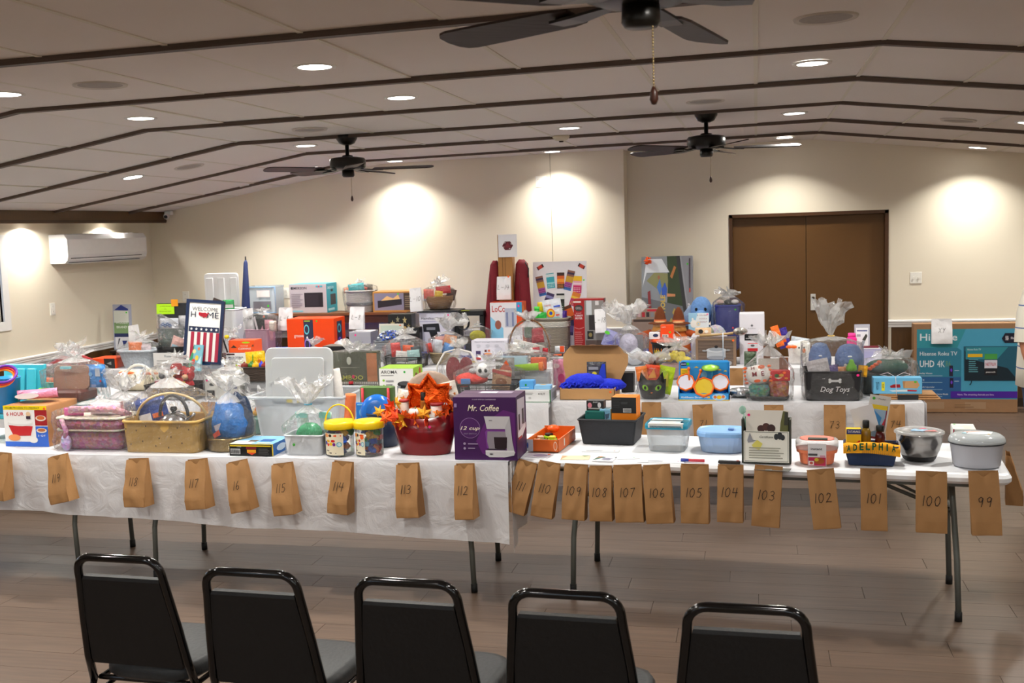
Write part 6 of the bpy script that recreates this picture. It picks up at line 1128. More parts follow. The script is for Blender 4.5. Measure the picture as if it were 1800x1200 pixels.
# black cat pail
g = G(1119, 1172, 668, 704); t, W, Hh = start('cat_pail', 'black cat-faced halloween pail with green eyes, wrapped', 'pail', g); r = W/2; K = mat('141414', .35)
b = MB(); b.lathe([(r*.72, 0), (r*.8, .01), (r*.95, Hh*.55), (r, Hh), (r*.95, Hh), (r*.75, .02)], K, (r, r, 0), 28); b.build('pail_body', t)
for s_ in (-1, 1): b = MB(); b.prism([(r+s_*r*.85, Hh*.85), (r+s_*r*.3, Hh*.95), (r+s_*r*.72, Hh*1.4)], r*.25, r*.33, K); b.build('ear', t)
for s_ in (-1, 1):
    b = MB(); b.M = Matrix.Translation((r, r, Hh*.6)) @ Matrix.Rotation(s_*radians(26), 4, 'Z') @ FRONT(-r*.985); b.add([(.024*cos(a*pi/8), .019*sin(a*pi/8)+.006*cos(a*pi/8)*s_, 0) for a in range(16)], [tuple(range(16))], mat('8ac81e', .3)); b.build('eye', t, fix=False)
    b = MB(); b.M = Matrix.Translation((r, r, Hh*.6)) @ Matrix.Rotation(s_*radians(26), 4, 'Z') @ FRONT(-r*.985-.001); b.add([(.009*cos(a*pi/8), .013*sin(a*pi/8), 0) for a in range(16)], [tuple(range(16))], mat('101010', .2)); b.build('pupil', t, fix=False)
b = MB(); b.prism([(r-.008, Hh*.38), (r+.008, Hh*.38), (r, Hh*.32)], r*.0-.002, r*.03, mat('e8781e', .4)); b.build('nose', t)
wrap(t, r, r, r*1.08, r*1.08, 0, Hh*1.3, Hh*1.7, .08, (-.1, 0), sq=0, tr=.11, amp=.025); x0, y0, z0 = t.location
for i, (a, c, e, f, col, nm) in enumerate(((1120, 1140, 645, 672, 'e8803a', 'peach'), (1132, 1158, 640, 672, 'e8502a', 'orange-red'), (1150, 1178, 640, 690, 'b8d820', 'lime and yellow'), (1140, 1158, 628, 650, '8a5a3a', 'brown carded'))): packet('candy_bag', nm+' candy bag sticking out of the cat pail', 'packet', G(a, c, e, f, y=y0+.03+.02*i), col, .025, [('p', [(.2, .2), (.8, .3), (.6, .8)], ('f0b090', 'f0a040', 'e8e040', '3a2a24')[i])], ry=(-8, 5, 12, 3)[i])
# drum set
g = G(1192, 1282, 637, 705); t, W, Hh = start('drum_set_box', 'open blue toy drum set display box with three drums', 'toy', g); D = .14; B_ = mat('2b8fd8', .4)
b = MB(); b.rbox(.01, .09, .03, W-.002, D, Hh, B_, .02); b.build('backing_panel', t)
b = MB(); b.prism([(0, 0), (D, 0), (D, Hh*.97), (.1, Hh*.97), (.07, Hh*.5), (0, .06)], W-.006, W, B_, 'x'); b.build('side_panel', t); b = MB(); b.prism([(0, 0), (D, 0), (D, Hh*.97), (.1, Hh*.97), (.07, Hh*.5), (0, .06)], 0, .006, B_, 'x'); b.build('side_panel', t)
b = MB(); b.box(0, 0, 0, W, D, .045, mat('3a9ae0', .4)); b.build('front_tray', t)
printed(t, [('r', 0, .0, 1, .02, 'e8c820'), ('t', 'KidiBeats Drum Set', .32, .085, .52, .045, 'f4f8ff'), ('r', .57, .06, .62, .11, 'e8b020'), ('e', .8, .09, .14, .09, 'a8d0f0'), ('e', .8, .085, .05, .05, 'f0c020'), ('e', .72, .09, .03, .04, 'e07a3a'), ('e', .88, .1, .03, .04, 'e07a3a')], W, Hh, FRONT(), 'tray_print')
printed(t, [('e', .1, .92, .08, .055, '1c2f6a'), ('t', 'vtech', .09, .92, .1, .04, 'f0f0f0'), ('e', .18, .92, .03, .04, GRN), ('r', .04, .55, .18, .8, 'f0c820')]+[('r', .06, .58+.04*i, .16, .59+.04*i, '5a5a20') for i in range(5)]+[('p', [(.3, .82), (.35, .86), (.4, .82)], 'd8b83a'), ('p', [(.75, .75), (.8, .79), (.85, .75)], 'd8b83a'), ('p', [(.88, .72), (.92, .76), (.96, .72)], 'd8b83a'), ('e', .5, .62, .06, .1, '7ac0ec'), ('p', [(.4, .5), (.75, .55), (.7, .3), (.45, .3)], '1f78c0')], W, Hh, FRONT(.089), 'panel_print')
OR, YE = mat('f2701e', .35), mat('e8c01c', .4)
for u, v, r_, c_, yo in ((.14, .44, .058, 'dcdcec', .03), (.82, .44, .058, 'dcdcec', .03), (.5, .33, .066, 'd8b81c', .0)):
    b = MB(); b.M = Matrix.Translation((u*W, yo+.03, v*Hh)) @ Matrix.Rotation(radians(62), 4, 'X'); b.lathe([(r_*1.0, -.02), (r_*1.06, -.01), (r_*1.06, .01), (r_*.9, .014), (r_*.9, .008)], OR, seg=24, wob=.05, wn=8); b.build('drum_rim', t)
    b = MB(); b.M = Matrix.Translation((u*W, yo+.03, v*Hh)) @ Matrix.Rotation(radians(62), 4, 'X'); b.lathe([(r_*.9, .009), (.001, .01)], mat(c_, .4), seg=24, cap0=False, cap1=False); b.build('drum_head', t)
    b = MB(); b.M = Matrix.Translation((u*W, yo+.055, v*Hh-.055)); b.lathe([(r_*.7, -.03), (r_*.9, .02)], mat('1a6ab8', .4), seg=20); b.build('drum_shell', t)
for pts in ([(.2, .07, .8), (.21, .06, .5)], [(.44, .06, .75), (.37, .04, .5)]): b = MB(); b.tube([(p[0]*W, p[1], p[2]*Hh) for p in pts], .006, OR); b.ball((pts[0][0]*W, pts[0][1], pts[0][2]*Hh), .011, .011, .014, OR); b.build('drumstick', t)
b = MB(); b.M = Matrix.Translation((.63*W, .06, .84*Hh)) @ Matrix.Rotation(radians(18), 4, 'X'); b.lathe([(.06, 0), (.03, .008), (.012, .016), (.001, .018)], mat('a8e04a', .3), seg=20); b.build('cymbal', t); b = MB(); b.tube([(.65*W, .07, .82*Hh), (.66*W, .08, .5*Hh)], .006, mat('4ab0e8', .3)); b.build('cymbal_stand', t)
# foil item
t = thing('foil_dish', 'crumpled silver foil dish right of the drum set', 'dish', (XX(1284, 7.5, .8), 7.45, TZ+.0055)); b = MB(); b.ball((.07, .06, .03), .085, .07, .035, mat('c8ccd0', .2, .9, 'foil'), 20, 8, .15, 5); b.build('foil_body', t)
# harvest basket wrapped
g = G(1316, 1388, 678, 706); t, W, Hh = start('knit_basket', 'green knitted and amber basket pair wrapped in tall clear film', 'basket', g)
b = MB(); b.rbox(0, 0, 0, W*.54, .16, Hh, mat('4f8574', .9, 0, 'yarn'), .04, .15, True); b.build('green_knit_basket', t); b = MB(); b.rbox(W*.5, 0, 0, W, .16, Hh*1.25, mat('a8521a', .6, 0, 'yarn'), .04, .12, True); b.build('amber_basket', t); b = MB(); b.rbox(0, 0, 0, W, .17, Hh*.28, mat('3a3a3a', .6), .04, .1); b.build('dark_base', t)
wrap(t, W/2, .09, W/2+.02, .12, 0, Hh*1.9, Hh*3.6, .06, (.0, 0), sq=4, tr=.09, top=1.06, amp=.025); x0, y0, z0 = t.location
t = thing('word_pillow', 'small white pillow with maroon letters HOME and orange pumpkins', 'pillow', (x0-.012, y0+.02, z0+Hh+.005)); t.rotation_euler = (radians(-8), radians(-6), 0); b = MB(); b.M = Matrix.Translation((.08, .02, .06)); b.ball((0, 0, 0), .085, .025, .065, mat('ece6e0', .8, 0, 'fabric'), 18, 10); b.build('pillow_body', t)
printed(t, [('t', 'H', .32, .82, .14, .16, '8a1c2a'), ('e', .68, .84, .14, .1, 'e8642a'), ('t', 'M  E', .52, .5, .5, .24, '8a1c2a'), ('e', .45, .14, .14, .08, 'e8642a'), ('e', .75, .12, .08, .07, 'e8642a')], .16, .13, FRONT(-.008), 'pillow_print'); b = MB()
for s_ in (0, 1):
    for i in range(5): b.ball((.0+.16*s_, .02, .01+.025*i), .014, .008, .01, mat('e8703a', .7), 8, 5)
b.build('orange_pompoms', t)
g = (x0+W*.55, x0+W*1.02, z0+Hh*1.25+.003, z0+Hh*1.95, y0+.04); box('red_recipe_box', 'red box with green and gold print in the tall clear wrap', 'box', g, .07, 'c41a24', [('e', .3, .5, .12, .2, '3a5a2a'), ('e', .55, .55, .12, .15, 'd8a03a'), ('e', .8, .25, .1, .1, 'e08a2a'), ('e', .7, .8, .09, .12, ORG), ('p', [(.2, .3), (.6, .35), (.4, .15)], 'e8d8c0')])
g = G(1333, 1370, 630, 680, y=y0+.12); flatcard('cutting_board_gift', 'grey-white board with a dark round emblem inside the tall clear wrap', 'board', (g[0], g[4], g[2]), g[1]-g[0], g[3]-g[2], 0, 'c6c4ba', [('e', .48, .38, .22, .14, '3c3c3c'), ('e', .48, .37, .07, .07, 'a8a8a4')], lean=4)
for i, (a, c, e) in enumerate(((1342, 1354, 600), (1370, 1386, 628))): g = G(a, c, e, 680, y=y0+.14); t = thing('wooden_spoon', '%s walnut utensil handle standing in the tall clear wrap' % ('narrow', 'broad')[i], 'utensil', (g[0], g[4], g[2])); b = MB(); b.rbox(0, 0, 0, g[1]-g[0], .012, g[3]-g[2], mat('8a5638', .5, kind='woodx'), .004); b.build('handle', t)
# dog toys bin
g = G(1415, 1515, 654, 706); (t, W, Hh) = basket('dog_toy_bin', 'black fabric bin printed with a white bone and Dog Toys', g, .3, '1d1c1f', kind='fabric', taper=.06, r=.03, thick=.008)
bn = [('r', .44, .66, .62, .74, 'f0f0f0'), ('e', .44, .74, .025, .045, 'f0f0f0'), ('e', .44, .665, .025, .045, 'f0f0f0'), ('e', .62, .74, .025, .045, 'f0f0f0'), ('e', .62, .665, .025, .045, 'f0f0f0'), ('t', '/Dog Toys', .53, .38, .52, .24, 'f0f0f0'), ('e', .93, .9, .026, .045, PNK)]
printed(t, bn, W, Hh, Matrix.Translation((0, .009, 0)) @ Matrix.Rotation(radians(2.7), 4, 'X') @ FRONT(-.004), 'bin_print')
hn = aty(1445, 590, g[4]+.15).z-g[2]; wrap(t, W/2, .15, W/2+.012, .16, 0, Hh*1.9, hn, aty(1445, 532, g[4]+.15).z-g[2]-hn, (-.06, 0), sq=5, tr=.1, top=1.03, tie='e8c060', amp=.022)
x0, y0, z0 = t.location
for i, (a, c, zt, nm) in enumerate(((.03, .18, 1.95, 'left'), (.2, .39, 1.9, 'right'))): t = thing('pet_pillow', 'blue-grey bone-shaped pet pillow at the %s inside the dog toy bin' % nm, 'pillow', (x0+(a+c)/2, y0+.15, z0+Hh*(.8+zt)/2)); w_, h_ = (c-a)/2, Hh*(zt-.8)/2; b = MB(); b.ball((0, 0, 0), w_, .07, h_, mat('6c83b4', .9, 0, 'fuzz'), 18, 10, .1); b.build('pillow_body', t); b = MB(); b.tube([(-w_*.9, -.01, h_*.2), (0, -.072, h_*.25), (w_*.9, -.01, h_*.2)], .006, mat('dfe4ee', .7)); b.build('white_band', t)
for i, (a, c, zt, col, nm) in enumerate(((.03, .17, 1.35, 'ded8dc', 'white cloth'), (.1, .22, 1.18, '5a4a8a', 'purple striped'), (.18, .27, 1.15, 'e8a070', 'peach'), (.34, .4, 1.2, 'e8a81e', 'amber'), (.24, .32, 1.3, 'e8e2da', 'cream card'))): packet('dog_toy', nm+' dog toy in the front of the dog toy bin', 'pet toy', (x0+a, x0+c, z0+Hh*.8, z0+Hh*zt, y0+.03+.012*i), col, .025, ry=(i-2)*6)
t = thing('green_dog_toy', 'lime green squeaky pear toy in the dog toy bin', 'pet toy', (x0+.3, y0+.05, z0+Hh+.01)); b = MB(); b.lathe([(.02, -.02), (.036, 0), (.034, .02), (.018, .045), (.016, .06), (.006, .07)], mat('7ac23a', .5), seg=16); b.build('toy_body', t)
# knife set box on boards
t = thing('wooden_boards', 'stack of flat wooden boards under the light blue knife set box', 'board', (XX(1540, 7.45, .76), 7.4, TZ+.0055)); WB = mat('b58556', .5, kind='wood')
for i in range(3): b = MB(); b.rbox(0+.008*i, .01*i, .012*i, .4-.012*i, .2, .012*i+.011, WB, .01); b.build('board', t)
b = MB(); b.box(.13, -.002, .0, .26, .001, .034, mat('1c1c1e', .4)); b.build('dark_label', t)
g = G(1535, 1621, 664, 696, y=7.42); t = box('knife_set_box', 'light blue knife and kitchen tool set box on the wooden boards', 'box', (g[0], g[1], TZ+.0415, g[3], g[4]), .1, '6cb8e0', [('p', [(.34, .5), (.42, .6), (.55, .6), (.56, .4), (.36, .38)], '9a1420'), ('p', [(.6, .8), (.9, .82), (.95, .55), (.9, .35), (.62, .36)], 'c99a68'), ('p', [(.6, .8), (.66, .8), (.64, .36), (.62, .36)], 'b08254'), ('p', [(.33, .22), (.7, .28), (.7, .14), (.4, .14)], 'd8e4ea'), ('p', [(.7, .27), (.9, .24), (.88, .16), (.7, .18)], 'b8182c'), ('r', .17, .2, .235, .75, 'e8dc1e'), ('t', 'TASTY', .09, .5, .07, .5, '2a5a78'), ('e', .86, .75, .03, .06, '3fae30'), ('t', '10', .2, .5, .03, .3, '3a3a3a')])
W, Hh = g[1]-g[0], g[3]-TZ-.04
b = MB(); b.tube([(W*.48, -.003, -.04), (W*.46, -.003, Hh), (W*.48, .05, Hh+.003)], .002, mat('e8e0e4', .4), 5); 
for s_ in (-1, 1): b.tube([(W*.46, .02, Hh+.004), (W*.46+s_*.05, .0, Hh+.035), (W*.46+s_*.1, .0, Hh+.02), (W*.46+s_*.03, .01, Hh+.006)], .0018, mat('e8d8dc', .4), 5)
b.build('ribbon', t)
g = G(1516, 1608, 628, 690, y=7.62, z=TZ); t, W, Hh = start('green_throw', 'dark green folded gift with orange print wrapped behind the knife set', 'wrapped gift', g); b = MB(); b.rbox(0, 0, 0, W*.9, .2, Hh*.55, mat('1c2420', .6), .02); b.build('black_box', t); b = MB(); b.ball((W*.5, .1, Hh*.7), W*.42, .09, Hh*.22, mat('24503e', .8, 0, 'fabric'), nz=.15); b.build('green_cloth', t)
for i in range(4): b = MB(); b.ball((W*(.15+.06*i), .03, Hh*(.68+.06*i)), .018, .01, .012, mat('e0602a', .6)); b.build('orange_trim', t)
wrap(t, W/2, .1, W/2+.02, .13, 0, Hh*.85, Hh*1.0, .03, (.3, 0), tr=.08, amp=.028)
# ================================================================ THIRD ROW
def bag_white(px0, px1, yt, yb, y, txt, label, rot=0, z=None):
    P = aty((px0+px1)/2, yt, y); x0 = XX(px0, y, P.z); x1 = XX(px1, y, P.z); hh = P.z-aty((px0+px1)/2, yb, y).z
    return paper_bag((P.x, y, P.z), x1-x0, hh, .05, radians(rot), 0, txt, label, WPAP, 'paper_bag', group='white paper bags with pencilled lot marks')
# white fuzzy basket
g = G(203, 268, 618, 655, y=9.1, z=TZ); (t, W, Hh) = basket('laundry_basket', 'pale fluffy white basket in film with an orange item on top', g, .28, 'dbe4ee', kind='fuzz', taper=.2, r=.08, thick=.02); x0, y0, z0 = t.location
wrap(t, W/2, .14, W/2+.02, .16, 0, Hh+.02, Hh+.12, .03, (0, 0), tr=.08, sq=4); dot(t, W, Hh, .45, .2, '26303c')
packet('orange_bag', 'crumpled orange bag on top of the fluffy white basket', 'bag', G(222, 246, 601, 622, y=y0+.08), 'f07a34', .08); packet('white_roll', 'white and pink rolled item in the fluffy white basket', 'packet', G(244, 262, 604, 622, y=y0+.1), 'e4d4da', .08)
g = G(160, 202, 630, 660, y=9.1, z=TZ); box('orange_black_box', 'orange and black carton behind the brown lid at the left wall', 'box', g, .25, 'f0501a', [('r', .55, 0, 1, 1, '232325'), ('p', [(.65, .5), (.85, .7), (.85, .35)], '8a8a88'), ('r', .0, .0, .4, .15, 'c83a12')])
# black planter with film cone
g = G(270, 327, 610, 655, y=9.02, z=TZ); (t, W, Hh) = basket('black_planter', 'black pail with a white text label under a leaning film cone', g, .24, '1c1c1e', kind=None, taper=.1, r=.08); x0, y0, z0 = t.location
printed(t, [('r', .0, .0, .9, .75, 'e6e4e2'), ('t', 'Rose', .45, .6, .2, .1, '4a5a6a')]+lines(.1, .8, .1, .45, 3, 'b8b6b4'), W, Hh, FRONT(-.004), 'label')
b = MB(); R = [];
for i, (u, z_, r_) in enumerate(((0, .0, .14), (-.02, .1, .15), (-.05, .18, .12), (-.1, .25, .07), (-.16, .31, .02))):
    R.append([(W/2+u+r_*cos(2*pi*j/22)+.01*noise.noise(Vector((j*.7, i, 5))), .12+r_*sin(2*pi*j/22)+.012*noise.noise(Vector((j*.9, i, 9))), Hh+z_*1.05-.02+.015*noise.noise(Vector((j, i*2, 3)))) for j in range(22)])
b.loft(R, FILM(), False, False, False); b.build('cellophane', t, fix=False)
packet('pink_blue_card', 'pink and pale blue card seen through the film cone', 'card', G(296, 318, 587, 618, y=y0+.1), 'e0b0a8', .015, [('r', .1, .1, .6, .5, 'a8c8d8')], ry=20); packet('dark_green_item', 'dark green pouch in the black pail', 'pouch', G(276, 300, 596, 624, y=y0+.12), '2a3a34', .05)
# colourful picture card (plain generic picture)
P = aty(326, 648, 8.95); g = G(326, 352, 606, 650, y=8.9, z=TZ); t = flatcard('picture_card', 'tilted children picture card with green and pale blue print', 'card', (g[0], 8.93, TZ+.0055), .15, g[3]-g[2], -14, '7ab8c8', [('r', 0, 0, .3, 1, '3f9a6a'), ('e', .35, .35, .14, .12, 'd84a3a'), ('e', .35, .75, .14, .08, 'f0d8a0'), ('e', .6, .5, .14, .1, 'e8c84a'), ('p', [(.45, .1), (.95, .1), (.95, .6)], 'bfe0e8'), ('e', .7, .85, .1, .06, 'e07a4a')], lean=14, thick=.012)
g = G(355, 394, 634, 662, y=8.98, z=TZ); box('blue_white_box', 'blue and white carton with brown side next to the welcome sign', 'box', g, .12, 'c4ccd8', [('r', 0, .55, .38, 1, '2f86d0'), ('e', .18, .78, .08, .12, '2a6a4a'), ('r', 0, 0, 1, .08, 'e0e0e0'), ('r', .1, .93, .8, 1, 'e08a4a')]+lines(.45, .95, .15, .85, 5, '9aa8bc')+lines(.08, .35, .12, .4, 3, '8a98b0'), scol='8a5a34')
# welcome home sign
g = G(318, 388, 528, 637, y=8.95); t = thing('welcome_sign', 'framed navy WELCOME HOME sign with stars and red stripes on an easel', 'sign', (g[0], 8.95, g[2])); t.rotation_euler = (radians(-7), radians(4.5), radians(3)); W, Hh = g[1]-g[0]-.03, g[3]-g[2]+.02; NV = '1c2a4a'
b = MB(); b.box(0, 0, 0, W, .018, Hh, mat('f0eeea', .5)); b.build('sign_board', t)
for q in ((0, 0, .03, Hh), (W-.03, 0, W, Hh)): b = MB(); b.box(q[0], -.008, 0, q[2], .02, Hh, mat(NV, .4)); b.build('frame_side', t)
for q in ((0, .02), (Hh-.028, Hh)): b = MB(); b.box(.03, -.008, q[0], W-.03, .02, q[1], mat(NV, .4)); b.build('frame_rail', t)
st = []
for i in range(6):
    cx = .17+.132*i; pts = []
    for k in range(10): a = pi/2+k*pi/5; rr = 1 if k % 2 == 0 else .42; pts.append((cx+rr*.042*cos(a), .535+rr*.027*sin(a)))
    st.append(('p', pts, 'f0f0f0'))
printed(t, [('r', .1, .495, .9, .575, NV)]+st+[('r', .17+.165*i, .02, .255+.165*i, .49, 'a82842') for i in range(5)]+[('t', '~WELCOME', .5, .855, .68, .062, '6a6c72'), ('t', '~H', .2, .765, .13, .088, '2a3248'), ('t', '~ME', .72, .765, .3, .088, '2a3248'), ('p', [(.345, .8), (.45, .795), (.52, .8), (.56, .785), (.6, .803), (.608, .79), (.58, .765), (.565, .745), (.555, .735), (.568, .712), (.556, .708), (.545, .73), (.5, .728), (.48, .706), (.465, .725), (.44, .735), (.4, .74), (.36, .75), (.338, .775)], 'a81c2c'), ('e', .95, .97, .025, .015, PNK)], W, Hh, FRONT(-.001), 'sign_print')
b = MB(); b.tube([(W*.85, .02, Hh*.62), (W*1.12, .16, -.02)], .008, mat('16161a', .4)); b.build('easel_leg', t)
# armor boxes
g = G(398, 436, 620, 660, y=9.05, z=TZ); t = box('microfiber_box', 'white microfiber cloth carton with red badge', 'box', g, .18, 'e6e4e8', [('r', .02, .86, .4, .96, '3a1a22'), ('t', 'MICROFIBER', .45, .72, .7, .1, '3a3c5a'), ('r', .05, .6, .7, .64, '6a6a80'), ('r', .03, .3, .45, .33, '3a3a3c')]+lines(.1, .6, .05, .2, 2, 'c8a0a8'))
zt = g[3]+.001; g2 = G(402, 447, 598, 620, y=9.05); t = box('orange_wipes_box', 'bright orange cleaning cloth carton on top of the microfiber carton', 'box', (g2[0], g2[1], zt, g2[3], 9.05), .16, 'f25a24', [('e', .68, .82, .16, .07, 'a8d820'), ('p', [(.08, .4), (.2, .62), (.32, .4)], '3a2a24'), ('t', 'ORANGE', .6, .55, .3, .09, 'f8d8c8'), ('t', '/CLEANING', .62, .33, .5, .16, 'f0e0d8'), ('p', [(.88, .5), (.96, .68), (.98, .5)], '5a3a30')])
g = G(414, 432, 637, 664, y=8.98, z=TZ); box('lime_box', 'small lime green box with a red and white badge', 'box', g, .06, 'b8c83a', [('r', .2, .35, .95, .95, 'e8e4e0'), ('e', .57, .65, .3, .22, 'd02a34'), ('e', .57, .65, .2, .13, 'f0e8e4')])
t = thing('wrapped_bouquet', 'clear film bundle with yellow flower beside the easel leg', 'wrapped gift', (XX(398, 9.4, .9), 9.4, TZ+.0055)); b = MB(); b.ball((.05, .05, .15), .05, .04, .1, mat('8a2a3a', .5, 0, 'fuzz'), nz=.2); b.ball((.0, .02, .26), .025, .02, .02, mat('f0d020', .5)); b.build('bouquet', t); wrap(t, .04, .05, .1, .08, 0, .2, .3, .03, (0, 0), sq=0, tr=.06)
# left corner: neon sign pieces
g = G(273, 310, 562, 645, y=9.5, z=TZ); (t, W, Hh) = basket('dark_green_bin', 'dark green bin with a bag of blue bows near the back corner', (g[0]+.02, g[1]+.1, TZ+.0055, aty(300, 578, 9.5).z, 9.5), .2, '1f3a30', kind=None, taper=.08); x0, y0, z0 = t.location
packet('bow_bag', 'clear bag of blue gift bows on the dark green bin', 'packet', (x0, x0+.2, z0+Hh-.02, z0+Hh+.1, y0+.05), 'c8ccd4', .06); packet('tissue_bag', 'crumpled silver bag at the right of the blue bows', 'packet', (x0+.17, x0+.34, z0+Hh-.02, z0+Hh+.12, y0+.1), 'b8b8bc', .08)
for i in range(5): t = thing('gift_bow', 'blue gift bow in the clear bag, %s' % ('far left', 'left', 'middle', 'right', 'low right')[i], 'bow', (x0+.03+.025*i, y0+.035, z0+Hh+.03+.015*(i % 2))); b = MB(); [b.ball((.012*cos(a), .0, .012*sin(a)), .01, .008, .006, mat('1f4f8a', .3), 6, 4) for a in (0, 1.2, 2.4, 3.6, 4.8)]; b.build('bow_loops', t)
g = G(276, 325, 534, 575, y=9.72); t = flatcard('black_case', 'black folded case behind the neon green note', 'case', (g[0], g[4], TZ+.0055), g[1]-g[0], g[3]-TZ, 0, '26282c', None, lean=2, thick=.05)
g = G(275, 306, 534, 553, y=9.73); flatcard('neon_note', 'neon lime green paper note with three lines of writing', 'paper', (g[0], g[4], g[2]), g[1]-g[0], g[3]-g[2], 0, 'b6f01e', [('t', '~SUPER STUFF', .5, .75, .6, .1, '6a8a10'), ('t', '~FOR', .5, .5, .12, .08, '6a8a10'), ('t', '~BACKYARDERS', .5, .27, .65, .1, '6a8a10'), ('e', .92, .78, .035, .06, ORG)], lean=2); g = G(301, 313, 526, 539, y=9.73); flatcard('orange_tab', 'small orange sticky note above the neon green note', 'paper', (g[0], g[4]-.004, g[2]), g[1]-g[0], g[3]-g[2], 0, 'f0a020', None, lean=2)
# corner tall blister pack and white bag
g = G(198, 228, 535, 612, y=10.2); t = flatcard('hook_package', 'tall grey green retail package standing in the back left corner', 'packet', (g[0], 10.2, g[2]-.02), g[1]-g[0], g[3]-g[2]+.02, 0, 'a8acc0', [('p', [(.1, .88), (.5, .99), (.9, .9), (.9, .86)], '2a3a8a'), ('r', .05, .35, .92, .86, 'dfe4dc'), ('r', .05, .35, .92, .6, '7a9a6a'), ('r', .05, .28, .92, .36, '1f2a5a'), ('r', .1, .02, .92, .28, 'dcdce4'), ('t', 'WOODS', .5, .6, .7, .06, 'e8eee8'), ('t', 'BRAND', .5, .5, .6, .05, 'e8eee8'), ('p', [(.2, .05), (.4, .25), (.3, .25)], '3a3a4a'), ('p', [(.6, .05), (.8, .2), (.5, .2)], '2a3a7a'), ('e', .8, .82, .04, .02, GRN)], lean=3, thick=.03)
bag_white(226, 243, 572, 606, 10.15, '', 'plain white paper bag leaning beside the tall grey package', rot=-8)
t = thing('end_table', 'narrow dark table in the back left corner under the grey package', 'table', (XX(196, 10.15, .7), 10.12, 0)); zt = G(198, 228, 535, 612, y=10.2)[2]-.022
b = MB(); b.rbox(0, 0, zt-.03, .35, .35, zt, mat('2a1c14', .4, 0, 'wood'), .01); b.build('tabletop', t)
for lx, ly in ((.02, .02), (.3, .02), (.02, .3), (.3, .3)): b = MB(); b.box(lx, ly, 0, lx+.03, ly+.03, zt-.03, mat('2a1c14', .4)); b.build('leg', t)
# row 3 middle: black ledge, pompom basket, snack basket, natural basket, container box
g = G(572, 636, 609, 632, y=9.1, z=TZ); g = G(568, 640, 608, 650, y=9.05, z=TZ); box('black_storage_bin', 'black storage carton with grey lid under the orange speaker box', 'box', g, .2, '141416', None, None, None, tcol='6a665e')
g = G(655, 706, 600, 640, y=9.5, z=TZ); (t, W, Hh) = basket('pompom_basket', 'grey basket heaped with blue and white pompom ribbons', g, .26, '8a8e96', kind='weave', taper=.1, r=.06); x0, y0, z0 = t.location; rnd = random.Random(8)
t = thing('pompom_throw', 'shaggy blue, white and grey pompom throw heaped in the grey basket', 'throw', (x0+W/2, y0+.13, z0+Hh))
for nm, c_ in (('white_tufts', 'eef0f6'), ('blue_tufts', '3a5ab8'), ('grey_tufts', '5a606c')):
    b = MB()
    for i in range(60): a, e = rnd.uniform(0, 6.28), rnd.uniform(-.15, 1.5); b.ball((W*.46*cos(a)*cos(e), .12*sin(a)*cos(e), .085*sin(e)), .013, .013, .010, mat(c_, .8), 6, 4)
    b.build(nm, t, kind='stuff')
b = MB(); b.ball((0, 0, 0), W*.42, .11, .07, mat('9aa2b0', .8, 0, 'fuzz')); b.build('throw_core', t)
g = G(666, 709, 570, 612, y=9.85); flatcard('landscape_print', 'pale framed landscape print behind the pompom basket', 'picture', (g[0], 9.85, TZ+.0055), g[1]-g[0], g[3]-TZ, 0, 'd6d0c2', [('r', .06, .55, .94, .95, 'b8c4b8'), ('p', [(.06, .62), (.5, .75), (.94, .66), (.94, .55), (.06, .55)], '7a8a74'), ('r', .0, .0, 1, .5, 'c4bcb0'), ('e', .87, .95, .04, .02, ORG)], lean=3, thick=.01)
g = G(672, 740, 628, 662, y=9.05, z=TZ); (t, W, Hh) = basket('snack_basket', 'black woven basket of snack bags in clear film behind the rice cooker carton', g, .26, '1a1b1c', kind=None, mesh=True, taper=.06); x0, y0, z0 = t.location; wrap(t, W/2, .13, W/2+.01, .14, 0, Hh+.1, Hh+.2, .03, (0, 0), sq=5, tr=.08)
for i, (a, c, e, f, col, nm) in enumerate(((688, 705, 603, 630, 'd8322e', 'red'), (706, 725, 606, 630, 'e8581e', 'orange and green'), (705, 722, 612, 634, 'c8c8cc', 'silver'), (724, 742, 610, 634, '3a4248', 'dark teal'), (694, 716, 616, 636, 'e4e0dc', 'white'), (716, 738, 616, 636, 'a8d0d0', 'pale aqua'))): packet('snack_bag', nm+' snack bag in the black woven basket', 'packet', G(a, c, e, f, y=y0+.04+.03*(5-i) if i > 2 else y0+.16), col, .03, ry=(-6, 4, 10, -8, 5, -5)[i])
g = G(752, 795, 622, 662, y=9.25, z=TZ); t, W, Hh = start('natural_basket', 'round natural wicker basket of sweets under a film tuft', 'basket', g); r = W*.62; b = MB(); K = mat('d6bc92', .7, 0, 'weave'); b.lathe([(r*.7, 0), (r*.85, Hh*.4), (r, Hh), (r*.94, Hh), (r*.7, .02)], K, (W/2, r, 0), 28); b.build('basket_body', t); b = MB(); b.tube([(W/2+r*cos(a*pi/14), r+r*sin(a*pi/14), Hh) for a in range(28)], .01, K, 6, closed=True); b.build('rim', t); x0, y0, z0 = t.location
wrap(t, W/2+.02, r, r*1.1, r*1.1, 0, Hh+.13, Hh+.2, .12, (.35, 0), sq=0, tr=.14, amp=.028)
for i, (a, c, e, f, col, nm) in enumerate(((750, 760, 604, 622, 'f0483a', 'coral striped'), (758, 775, 596, 622, 'd8dce8', 'white and red'), (774, 792, 600, 622, '4a8ad0', 'sky blue'), (778, 800, 587, 606, 'f8a878', 'peach'), (765, 785, 592, 610, 'f0a8a0', 'salmon'))): packet('sweet_bag', nm+' sweet bag in the natural wicker basket', 'packet', G(a, c, e, f, y=y0+.05+.03*i), col, .04, ry=(-10, 6, 20, 10, -5)[i])
